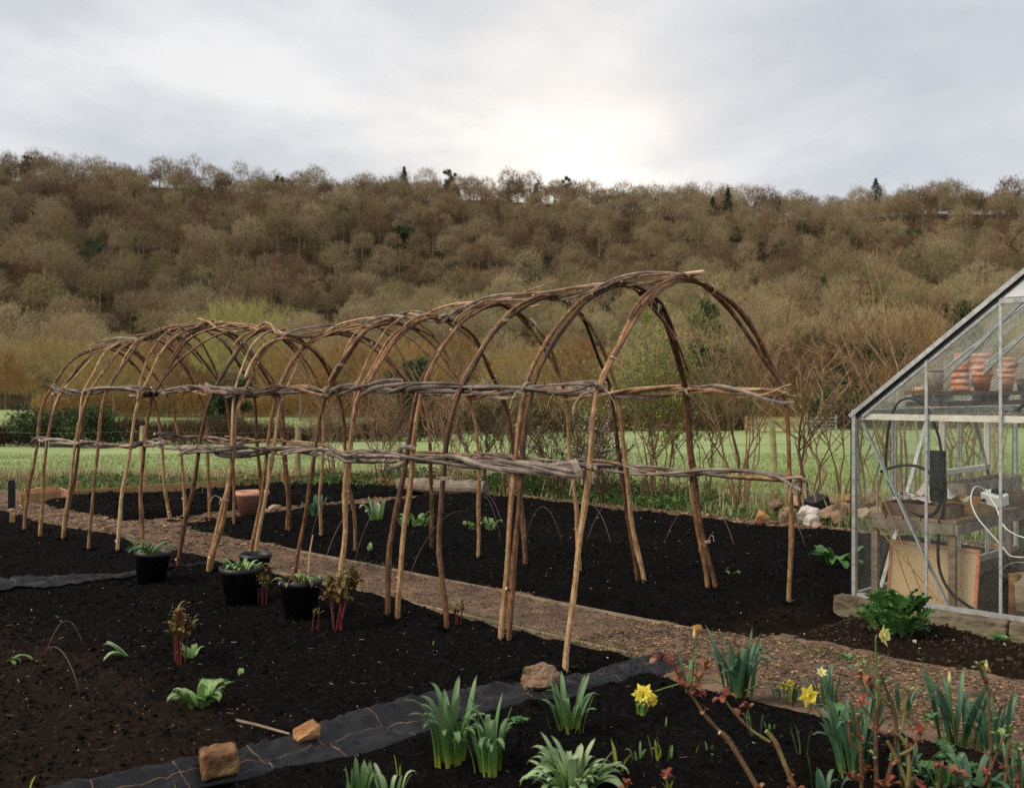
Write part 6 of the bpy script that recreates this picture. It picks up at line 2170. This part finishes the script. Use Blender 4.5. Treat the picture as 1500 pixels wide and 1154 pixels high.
# broad daffodil clumps beside the membrane
clump('daffodil_plant', 'leafy clump with drooping grey-green leaves in front of the membrane, left of its neighbour', 'daffodil', on(658, 1118), 26, .37, .028, ('strap', 'flop'), (0, .2), .075)
t = clump('daffodil_plant', 'leafy clump to the right of the drooping one, pale leaf across its top', 'daffodil', on(720, 1125), 22, .31, .026, ('strap', 'flop'), (0, .2), .07)
clump('daffodil_plant', 'compact upright leaf clump just right of the brown stone', 'daffodil', on(835, 1072), 22, .25, .024, ('strap', 'up'), (0, .3), .06)
t = clump('strap_leaf_plant', 'dense clump of pale arching strap leaves at the bottom centre', 'plant', on(838, 1158), 66, .225, .027, ('pale', 'arch'), (0, .55), .08)
clump('strap_leaf_plant', '', 'plant', None, 12, .22, .024, ('strap', 'up'), (0, .3), .07, root=t)
clump('bulb_shoots', 'short green bulb shoots cut by the bottom edge left of the clumps', 'plant', on(527, 1166), 12, .15, .02, ('strap', 'spike'), (0, .25), .05)
clump('bulb_shoots', 'second group of short green shoots at the bottom edge', 'plant', on(570, 1170), 11, .15, .018, ('pale', 'up'), (0, .4), .055)
clump('bulb_shoots', 'two thin yellow shoots behind the short green ones', 'plant', on(585, 1132), 2, .10, .008, ('shoot', 'spike'), (0, .1), .02)
clump('bulb_shoots', 'lone yellow-green shoot at the bottom left edge', 'plant', on(178, 1164), 1, .11, .016, ('shoot', 'spike'), (0, .1), .0)
clump('bulb_shoots', 'lone yellow-green shoot right of the brick at the bottom edge', 'plant', on(258, 1166), 1, .10, .013, ('shoot', 'spike'), (0, .1), .0)
clump('bulb_shoots', 'yellow-green shoot at the very bottom left corner', 'plant', on(42, 1168), 1, .10, .013, ('shoot', 'spike'), (0, .1), .0)
for i, (px, py, n, L_, key, lab) in enumerate(((906, 1126, 5, .13, ('shoot', 'spike'), 'small shoot cluster with yellow tips right of the pale clump'), (934, 1110, 6, .09, ('strap', 'up'), 'small green shoots second right of the pale clump'), (961, 1114, 4, .10, ('shoot', 'spike'), 'pair of yellow-green shoots left of the rose stem'),
                                              (978, 1116, 4, .10, ('strap', 'spike'), 'green shoots touching the rose stem'), (1012, 1102, 1, .09, ('shoot', 'spike'), 'single thin upright shoot behind the rose stem'), (974, 1065, 1, .06, ('strap', 'spike'), 'tiny thin shoot below the double daffodil'),
                                              (1038, 1098, 3, .06, ('strap', 'spike'), 'tiny shoots right of the thick rose stem'), (1108, 1080, 7, .12, ('blue', 'up'), 'thin upright leaf tuft between the two rose stems'), (1130, 1070, 4, .05, ('strap', 'spike'), 'tiny shoots right of the thin leaf tuft'),
                                              (1176, 1108, 4, .15, ('strap', 'spike'), 'thin green shoots with a bud left of the rose bush'), (810, 1070, 1, .08, ('strap', 'spike'), 'single small shoot left of the compact clump'), (632, 950, 1, .05, ('strap', 'spike'), 'tiny shoot in the black bed left of the second pole'))):
    clump('bulb_shoots', lab, 'plant', on(px, py), n, L_, .011, key, (0, .25), .03)

# double daffodil: short leaf stump with a big head leaning in from the tall clump
tall = clump('daffodil_plant', 'tall grey-green daffodil clump behind the rose stems', 'daffodil', on(1085, 1028), 30, .36, .024, ('blue', 'up'), (0, .28), .085)
d0 = tall.location
head = px_at(950, 1018, d0.y - .1)
t = clump('daffodil_plant', 'double yellow daffodil whose big head hangs over short leaves', 'daffodil', on(943, 1046), 6, .15, .016, ('strap', 'spike'), (0, .08), .03)
o0 = t.location
hp = px_at(943, 1017, o0.y)
stem(t, [(0.015, 0, 0), (.02, 0.01, (hp.z - o0.z) * .5), (.012, .012, hp.z - o0.z - .005)], .005)
flower(t, hp - o0, (-.15, -.85, .12), 'yellow', 1.5, True)
flower(t, hp - o0 + Vector((.03, -.005, -.02)), (.5, -.8, -.25), 'yellow', 1.0, True, .3)
# stems arching out of the tall clump
for pts, fl in ((((1070, 1010), (1040, 994), (1000, 1000), (960, 1012)), None), (((1090, 1012), (1120, 1000), (1150, 1003), (1180, 1014)), 1)):
    P3 = [px_at(px, py, d0.y - .06) - d0 for px, py in pts]
    stem(tall, P3, .004, M['strap_blue'])
    if fl:
        flower(tall, P3[-1] + Vector((.006, -.012, -.01)), (.25, -.9, .05), 'yellow', 1.55, False, .2)
bp_ = px_at(1017, 930, d0.y)
t = clump('daffodil_plant', 'budded daffodil standing left of the tall grey-green clump', 'daffodil', on(1012, 1020), 7, .22, .018, ('strap', 'up'), (0, .25), .04)
o0 = t.location
bz = px_at(1017, 935, o0.y) - o0
stem(t, [(0, 0, 0), (bz.x * .5, 0, bz.z * .5), (bz.x, 0, bz.z)], .004)
MB().lathe([(.001, -.022), (.007, -.012), (.0085, 0), (.006, .016), (.001, .03)], 10, bz + Vector((0, 0, .02))).build('bud', M['pale_yellow'], t, True)
t = clump('daffodil_plant', 'small clump with three nodding yellow daffodils behind the open one', 'daffodil', on(1150, 1030), 12, .16, .016, ('blue', 'up'), (0, .25), .06)
o0 = t.location
for i, (px, py) in enumerate(((1147, 1000), (1156, 996), (1160, 1006))):
    q = px_at(px, py, o0.y) - o0
    stem(t, [(q.x * .3, 0, 0), (q.x * .7, 0, q.z * .6), (q.x, 0, q.z + .01)], .0035)
    flower(t, q, (.3 * (i - 1), -.8, -.5), 'yellow', .85, False, i, cup=-.7)
t = clump('daffodil_plant', 'dark leaf clump with one white-petalled flower', 'daffodil', on(1212, 1032), 20, .22, .02, ('blue', 'up'), (0, .3), .06)
o0 = t.location; q = px_at(1203, 987, o0.y) - o0
stem(t, [(0, 0, 0), (q.x * .6, 0, q.z * .6), (q.x, 0, q.z)], .0035)
flower(t, q, (-.1, -.6, .55), 'white_petal', .95, False, .4, cup=-.7)
t = clump('daffodil_plant', 'tall daffodil with a pale lemon flower in front of the greenhouse', 'daffodil', on(1285, 1056), 9, .34, .02, ('blue', 'up'), (0, .2), .06)
o0 = t.location; q = px_at(1284, 930, o0.y) - o0
stem(t, [(0, 0, 0), (q.x * .4, 0, q.z * .5), (q.x - .004, 0, q.z - .02), (q.x + .004, 0, q.z)], .005)
flower(t, q + Vector((.014, -.005, .0)), (.55, -.6, .15), 'pale_yellow', 1.45, False, .5, cup=-.45)
clump('daffodil_plant', 'thick blue-green leaf clump left of the rose bush', 'daffodil', on(1248, 1135), 34, .36, .022, ('blue', 'up'), (0, .32), .09)
t = clump('daffodil_plant', 'large blue-green clump with two buds near the right edge', 'daffodil', on(1405, 1092), 26, .36, .022, ('blue', 'up'), (0, .28), .09)
o0 = t.location
for px, py in ((1391, 1000), (1445, 982)):
    q = px_at(px, py, o0.y) - o0
    stem(t, [(q.x * .3, 0, 0), (q.x * .8, 0, q.z * .6), (q.x, 0, q.z)], .004)
    MB().lathe([(.001, -.022), (.007, -.012), (.0085, 0), (.006, .016), (.001, .03)], 10, q + Vector((0, 0, .02))).build('bud', M['pale_yellow'], t, True)
clump('daffodil_plant', 'second blue-green clump at the right edge behind the rose', 'daffodil', on(1450, 1105), 24, .32, .02, ('blue', 'up'), (0, .28), .08)
clump('daffodil_plant', 'low dark leaves at the bottom right below the clumps', 'daffodil', on(1425, 1160), 14, .2, .024, ('blue', 'arch'), (0, .4), .07)

# hostas and lilies in the black beds
clump('broad_leaf_plant', 'bright green rosette of broad leaves alone in the near bed', 'plant', on(292, 1030), 24, .19, .045, ('hosta', 'broad'), (.0, .7), .045)
clump('broad_leaf_plant', 'small upright green leaf tuft beside the bronze peony', 'plant', on(281, 962), 11, .13, .028, ('hosta', 'broad'), (0, .4), .03)
clump('broad_leaf_plant', 'flat spread of long narrow leaves left of the bronze peony', 'plant', on(190, 962), 6, .20, .028, ('pale', 'arch'), (.5, 1.1), .02, az=(2.2, 4.0))
clump('broad_leaf_plant', 'single green leaf standing right of the bright rosette', 'plant', on(352, 995), 1, .09, .03, ('hosta', 'broad'), (.2, .3), 0)
clump('broad_leaf_plant', 'green leaf tip at the left edge of the near bed', 'plant', on(6, 966), 3, .16, .03, ('hosta', 'broad'), (.9, 1.2), .01, az=(-.4, .4))
clump('broad_leaf_plant', 'pale green strap leaves in the mid bed behind the sixth pole', 'plant', on(551, 757), 12, .34, .06, ('pale', 'up'), (0, .5), .08)
clump('broad_leaf_plant', 'wide leafy clump in the mid bed left of the fifth pole', 'plant', on(607, 767), 20, .23, .055, ('hosta', 'broad'), (0, .5), .16)
clump('broad_leaf_plant', 'small leafy clump in the mid bed right of the middle pole', 'plant', on(718, 778), 12, .18, .045, ('hosta', 'broad'), (0, .5), .08)
clump('broad_leaf_plant', 'tiny leafy clump close to the right of the middle pole', 'plant', on(694, 772), 7, .18, .05, ('hosta', 'broad'), (0, .5), .06)
clump('broad_leaf_plant', 'blue-green tuft in the cross path beside the terracotta pot', 'plant', on(462, 755), 10, .26, .05, ('blue', 'up'), (0, .4), .09)
clump('broad_leaf_plant', 'green leafy plant against the greenhouse corner in the right bed', 'plant', on(1222, 826), 20, .24, .075, ('rich', 'broad'), (.2, .8), .13)
clump('broad_leaf_plant', 'tiny green weed in the right bed near the end pole', 'plant', on(1072, 838), 4, .10, .02, ('hosta', 'broad'), (.2, .8), .02)
clump('broad_leaf_plant', 'tiny pale seedling in the mid bed behind the bramble canes', 'plant', on(541, 802), 3, .10, .04, ('pale', 'up'), (0, .3), .02)

# jagged leafy plant by the greenhouse sill
cp_ = on(1312, 934)
t = tag(empty('poppy_plant', cp_), 'large jagged green leafy plant against the greenhouse sill', 'plant')


def jagged_leaf(seed):
    r = random.Random(seed); n = 12
    V = []; F = []
    x = z = 0
    for i in range(n + 1):
        v = i / n
        th = .5 + 1.1 * v
        if i: x += math.sin(th) / n; z += math.cos(th) / n
        w = .5 * math.sin(PI * min(1, .06 + v * .94)) ** .8 * (1.25 if i % 2 else .62) * r.uniform(.85, 1.15)
        V += [(x, -w, z + r.uniform(-.04, .05)), (x, 0, z - .05), (x, w, z + r.uniform(-.04, .05))]
        if i:
            a = (i - 1) * 3; b = i * 3
            F += [(a, a + 1, b + 1, b), (a + 1, a + 2, b + 2, b + 1)]
    me = bpy.data.meshes.new('leaf'); me.from_pydata(V, [], F); me.materials.append(M['rich_leaf']); me.update()
    return me


JL = [jagged_leaf(i) for i in range(5)]
for i in range(52):
    a = pr.uniform(0, 6.28); q = pr.uniform(0, .13)
    ring = i / 52
    link('leaf', JL[i % 5], t, (math.cos(a) * q * 1.2, math.sin(a) * q * .5, pr.uniform(0, .22) * (1 - ring * .3)), (pr.uniform(-.4, .4), pr.uniform(-.5, .45), a), [pr.uniform(.10, .19), pr.uniform(.08, .15), pr.uniform(.16, .27)])
for px, py, L_, lab in ((1240, 965, .07, 'small weed on the soil left of the jagged plant'), (1465, 945, .08, 'small leafy weed at the foot of the sill on the right'), (1392, 930, .06, 'tiny weed against the sill right of the jagged plant'), (765, 1052, .07, 'small ferny weed at the membrane edge'), (1397, 1112, .10, 'ferny weed between the right leaf clumps'), (1365, 1052, .06, 'mossy weed at the near edge of the path')):
    tt_ = tag(empty('small_weed', on(px, py)), lab, 'weed')
    for i in range(9):
        link('leaf', JL[i % 5], tt_, (pr.uniform(-.02, .02), pr.uniform(-.02, .02), 0), (0, pr.uniform(-.2, .8), pr.uniform(0, 6.28)), [L_ * pr.uniform(.5, 1)] * 3)


# peonies: crimson stems and bronze leaves
def peony(label, px, py, H, n, seed, w=.12):
    r = random.Random(seed)
    p = on(px, py)
    t = tag(empty('peony_plant', p), label, 'peony')
    for i in range(n):
        a = r.uniform(0, 6.28); q = r.uniform(.0, .05); l = r.uniform(.2, 1) * w; h = H * r.uniform(.55, 1)
        b = Vector((math.cos(a) * q, math.sin(a) * q, -.02)); e = Vector((math.cos(a) * l, math.sin(a) * l, h))
        stem(t, [b, b.lerp(e, .5) + Vector((0, 0, .03)), e], .0052, M['peony_stem'], r1=.003)
        for k in range(13):
            add_leaf(t, ('peony', 'broad'), e - Vector((0, 0, r.uniform(0, .5) * h * .5)), r.uniform(0, 6.28), r.uniform(-.3, .8), H * r.uniform(.22, .42), H * r.uniform(.07, .12))
    return t


peony('bronze-leaved peony in the near bed beside a green tuft', 261, 966, .28, 8, 1, .085)
peony('tall bronze and crimson peony right of the right black pot', 491, 920, .36, 9, 2, .14)
peony('bronze peony between the middle and right black pots', 384, 882, .27, 6, 3, .08)
peony('small pair of crimson peony shoots beside the third pole', 670, 912, .15, 3, 4, .04)
peony('small crimson peony shoot in front of the tall peony', 464, 920, .12, 2, 5, .02)


# plants in the black pots
def pot_plant(label, pot, r, h, n, key, L_, W, tilt):
    t = tag(empty('pot_plant', pot.location + Vector((0, 0, h * .86))), label, 'plant')
    for i in range(n):
        a = pr.uniform(0, 6.28); q = pr.uniform(0, r * .7)
        add_leaf(t, key, (math.cos(a) * q, math.sin(a) * q, -.01), a, pr.uniform(*tilt), L_ * pr.uniform(.6, 1.1), W * pr.uniform(.7, 1.2))
    return t


pot_plant('limp green leaves spilling over the leftmost black pot', pot1, .165, .29, 16, ('strap', 'arch'), .2, .04, (.3, .9))
pot_plant('pale green rosette growing in the middle black pot', pot2, .17, .29, 18, ('hosta', 'broad'), .13, .035, (0, .7))
pot_plant('limp brown-green leaves in the right black pot', pot3, .165, .27, 14, ('peony', 'broad'), .14, .03, (.3, 1.0))
pot_plant('few green leaves at the rim of the right black pot', pot3, .165, .27, 10, ('hosta', 'broad'), .14, .025, (.4, 1.0))


# arching bramble canes
def cane(label, a, b, H, d=None, r=.0035):
    A = on(*a); B = on(*b)
    mid = A.lerp(B, .5)
    t0 = A.copy()
    pts = []
    for i in range(13):
        f = i / 12
        p = A.lerp(B, f ** 1.25 if False else f)
        pts.append(Vector((p.x, p.y, p.z + H * math.sin(PI * f) ** .8 * (1.0 - .15 * f))) - t0)
    mb = MB(); mb.tube(pts, [r * (1 - .5 * i / 12) for i in range(13)], 5)
    o = mb.build('bramble_cane', M['cane'], None, True); o.location = t0
    return tag(o, label, 'cane')


cane('arching purple cane nearest the left edge of the near bed', (118, 1022), (42, 992), .24)
cane('arching purple cane behind the nearest left one', (123, 948), (66, 960), .2)
for i, (a, b, H) in enumerate((((478, 800), (560, 752), .35), ((520, 822), (590, 770), .42), ((600, 830), (725, 790), .45), ((690, 775), (735, 800), .45), ((735, 765), (690, 745), .3), ((770, 790), (825, 800), .4), ((860, 795), (930, 770), .35), ((895, 800), (840, 775), .35), ((975, 790), (1050, 768), .32), ((1075, 800), (1010, 770), .34), ((1180, 800), (1110, 775), .36), ((500, 765), (455, 790), .38))):
    cane(('first', 'second', 'third', 'fourth', 'fifth', 'sixth', 'seventh', 'eighth', 'ninth', 'tenth', 'eleventh', 'twelfth')[i] + ' thin arching bramble cane in the mid bed, listed from the pot rightwards' if False else
         ['thin arching cane right of the terracotta pot', 'arching cane left of the pale strap leaves', 'wide arching cane in front of the wide leafy clump', 'steep arching cane beside the fourth pole', 'short arching cane behind the middle leafy clump', 'arching cane between the second and third near poles', 'arching cane just right of the first near pole', 'arching cane just left of the first near pole', 'low arching cane inside the end arch', 'arching cane left of the second right pole', 'arching cane right of the end pole', 'thin cane arching beside the cross path tuft'][i], a, b, H)

# ------------------------------------------------------------------ roses
def rose_stem(t, pts, r0, r1, leaves=(), thorns=8, seed=0):
    """pts are pixel x, y, depth"""
    r = random.Random(seed)
    o0 = t.location
    P3 = [px_at(*p) - o0 for p in pts]
    D = dense(P3, .02); n = len(D)
    mb = MB()
    rad = [r0 + (r1 - r0) * i / (n - 1) for i in range(n)]
    for i in range(2, n - 1):
        if r.random() < .12: rad[i] *= 1.25
    mb.tube(D, rad, 7); mb.m[-1] = 1
    for _ in range(thorns):
        i = r.randrange(1, n - 1); d = Vector((r.uniform(-1, 1), r.uniform(-1, 1), r.uniform(-.3, .6))).normalized()
        mb.tube([D[i] + d * rad[i] * .7, D[i] + d * (rad[i] + .007)], [.0025, .0004], 4)
    mb.build('stem', [M['rose_stem'], M['cut_wood']], t)
    for f, n_, L_, key in leaves:
        q = D[min(n - 1, int(f * (n - 1)))]
        for k in range(n_):
            add_leaf(t, key, q, r.uniform(0, 6.28), r.uniform(-.1, 1.1), L_ * r.uniform(.6, 1.1), L_ * .42 * r.uniform(.7, 1.1))
    return D


RL = ('rose', 'broad')
t = tag(empty('rose_bush', on(1115, 1158)), 'lone thick rose stem leaning left over the front bed with red leaves', 'rose')
d = t.location.y
rose_stem(t, [(1113, 1160, d), (1090, 1120, d + .03), (1066, 1082, d + .06), (1054, 1072, d + .06)], .011, .009, [(.05, 4, .05, RL)], 14, 1)
rose_stem(t, [(1066, 1082, d + .06), (1035, 1050, d + .1), (1015, 1020, d + .12), (1003, 1002, d + .14)], .0075, .005, [(.9, 6, .07, RL), (.98, 6, .08, RL), (.6, 2, .05, RL)], 6, 2)
rose_stem(t, [(1022, 1030, d + .1), (1000, 1002, d + .12), (985, 975, d + .12), (962, 966, d + .12)], .004, .0028, [(.5, 4, .06, RL), (.98, 7, .07, RL), (.8, 4, .06, RL)], 2, 3)
rose_stem(t, [(1015, 1020, d + .12), (1025, 990, d + .12), (1040, 975, d + .12)], .004, .0025, [(.98, 6, .065, RL), (.6, 5, .06, RL)], 2, 4)
t = tag(empty('rose_bush', on(1168, 1165)), 'second rose stem with a cut stub leaning over the front bed', 'rose')
d = t.location.y
rose_stem(t, [(1166, 1160, d), (1150, 1120, d + .04), (1135, 1085, d + .07), (1122, 1070, d + .08)], .010, .009, [(.0, 6, .06, RL), (.3, 3, .05, RL)], 10, 5)
rose_stem(t, [(1128, 1086, d + .07), (1100, 1068, d + .1), (1075, 1042, d + .12), (1056, 1018, d + .14)], .006, .004, [(.95, 4, .06, RL), (.7, 3, .05, RL)], 5, 6)
rose_stem(t, [(1096, 1064, d + .1), (1094, 1045, d + .1), (1100, 1032, d + .1)], .003, .002, [(.9, 6, .05, RL)], 1, 7)
t = tag(empty('rose_bush', on(1300, 1168)), 'large thorny rose bush with pruned green stems at the bottom right', 'rose')
d = t.location.y
base = [((1285, 1175, d), (1283, 1110, d + .02), (1284, 1060, d + .04), (1290, 1022, d + .05)), ((1290, 1175, d + .03), (1310, 1100, d + .05), (1312, 1050, d + .06), (1302, 1030, d + .06)), ((1325, 1180, d), (1332, 1125, d), (1325, 1085, d + .02), (1303, 1070, d + .03)), ((1262, 1170, d + .05), (1262, 1110, d + .06), (1256, 1060, d + .06), (1256, 1045, d + .06)),
        ((1340, 1180, d), (1318, 1120, d + .02), (1300, 1085, d + .04))]
for i, pts in enumerate(base):
    rose_stem(t, pts, .010 if i < 3 else .008, .007, [(.2, 4, .05, RL), (.45, 3, .05, ('hosta', 'broad')), (.7, 4, .05, RL)], 12, 20 + i)
for i, (pts, lv) in enumerate(((((1302, 1032, d + .06), (1285, 1010, d + .06), (1268, 985, d + .06), (1262, 972, d + .06)), [(.95, 3, .05, ('hosta', 'broad'))]), (((1295, 1030, d + .05), (1272, 1015, d + .05), (1256, 990, d + .05)), [(.9, 5, .055, RL)]),
                               (((1312, 1050, d + .06), (1300, 1015, d + .08), (1290, 985, d + .08)), [(.8, 4, .05, ('hosta', 'broad'))]), (((1322, 1070, d + .04), (1326, 1035, d + .04), (1330, 1005, d + .04)), [(.95, 4, .04, ('shoot', 'spike'))]),
                               (((1284, 1060, d + .04), (1268, 1040, d + .04), (1256, 1025, d + .04)), [(.9, 6, .065, RL)]), (((1318, 1105, d + .01), (1338, 1095, d), (1350, 1072, d)), [(.9, 6, .06, RL), (.6, 4, .05, RL)]), (((1260, 1100, d + .05), (1245, 1085, d + .05), (1244, 1055, d + .05)), [(.9, 3, .04, RL)]))):
    rose_stem(t, pts, .006, .0042, lv, 6, 40 + i)
for q in ((1270, 1000), (1275, 1010), (1245, 1140), (1300, 1150), (1345, 1150), (1270, 1130)):
    o0 = t.location
    for k in range(5):
        add_leaf(t, RL, px_at(q[0], q[1], d) - o0, pr.uniform(0, 6.28), pr.uniform(0, 1.1), .055 * pr.uniform(.6, 1.1), .024)
t = tag(empty('rose_bush', on(1440, 1165)), 'rose bush with green shoots at the bottom right edge', 'rose')
d = t.location.y
for i, (pts, lv) in enumerate(((((1445, 1180, d), (1452, 1110, d + .02), (1450, 1060, d + .03), (1447, 1012, d + .04)), [(.4, 3, .05, RL)]), (((1447, 1012, d + .04), (1440, 990, d + .04), (1430, 970, d + .04)), [(.9, 5, .05, ('hosta', 'broad')), (.98, 3, .05, RL)]), (((1470, 1180, d), (1475, 1110, d), (1482, 1060, d)), [(.9, 5, .05, ('hosta', 'broad')), (.5, 3, .05, RL)]),
                               (((1440, 1150, d), (1462, 1100, d), (1470, 1075, d)), [(.9, 4, .05, ('hosta', 'broad'))]), (((1375, 1175, d), (1376, 1140, d), (1372, 1118, d)), [(.9, 6, .05, RL), (.4, 3, .05, ('hosta', 'broad'))]), (((1400, 1175, d), (1415, 1150, d), (1395, 1130, d)), [(.9, 5, .07, RL)]), (((1490, 1180, d), (1493, 1120, d), (1490, 1090, d)), [(.9, 5, .05, ('hosta', 'broad')), (.4, 4, .05, RL)]))):
    rose_stem(t, pts, .008 if i in (0, 2) else .006, .0045, lv + [(.25, 3, .05, RL), (.7, 4, .045, ('rich', 'broad'))], 9, 60 + i)
t = tag(empty('rose_shoot', on(985, 1168)), 'small red rose shoot at the bottom centre right of the pale clump', 'rose')
d = t.location.y
rose_stem(t, [(985, 1175, d), (978, 1150, d), (975, 1135, d)], .005, .003, [(.5, 3, .05, ('shoot', 'spike')), (.95, 7, .055, RL)], 3, 80)
t = tag(empty('rose_shoot', on(915, 1172)), 'tiny red rose shoot touching the pale clump at the bottom edge', 'rose')
d = t.location.y
rose_stem(t, [(915, 1178, d), (916, 1160, d), (920, 1148, d)], .004, .003, [(.9, 5, .045, RL)], 2, 81)

for px, py, n, L_, key, lab in ((1335, 1150, 13, .2, ('blue', 'up'), 'dark green leaves under the middle of the large rose bush'), (1382, 1150, 11, .17, ('strap', 'up'), 'green leaf tuft between the two rose bushes'), (1486, 1140, 13, .22, ('blue', 'up'), 'dark leaf tuft in the bottom right corner'),
                                (1210, 1160, 9, .16, ('blue', 'up'), 'dark leaf tuft at the bottom edge left of the rose bush'), (1318, 1040, 9, .17, ('blue', 'up'), 'thin dark leaves behind the top of the large rose bush')):
    clump('daffodil_plant', lab, 'daffodil', on(px, py), n, L_, .018, key, (0, .4), .06)
for px, py, lab in ((1352, 1128, 'low ferny weed right of the large rose bush'), (1420, 1130, 'ferny weed below the right leaf clumps'), (1230, 1050, 'small ferny weed behind the blue-green clump'), (1455, 1150, 'ferny weed at the foot of the right rose bush')):
    tt_ = tag(empty('small_weed', on(px, py)), lab, 'weed')
    for i in range(12):
        link('leaf', JL[i % 5], tt_, (pr.uniform(-.04, .04), pr.uniform(-.04, .04), 0), (0, pr.uniform(-.3, .8), pr.uniform(0, 6.28)), [.09 * pr.uniform(.5, 1)] * 3)
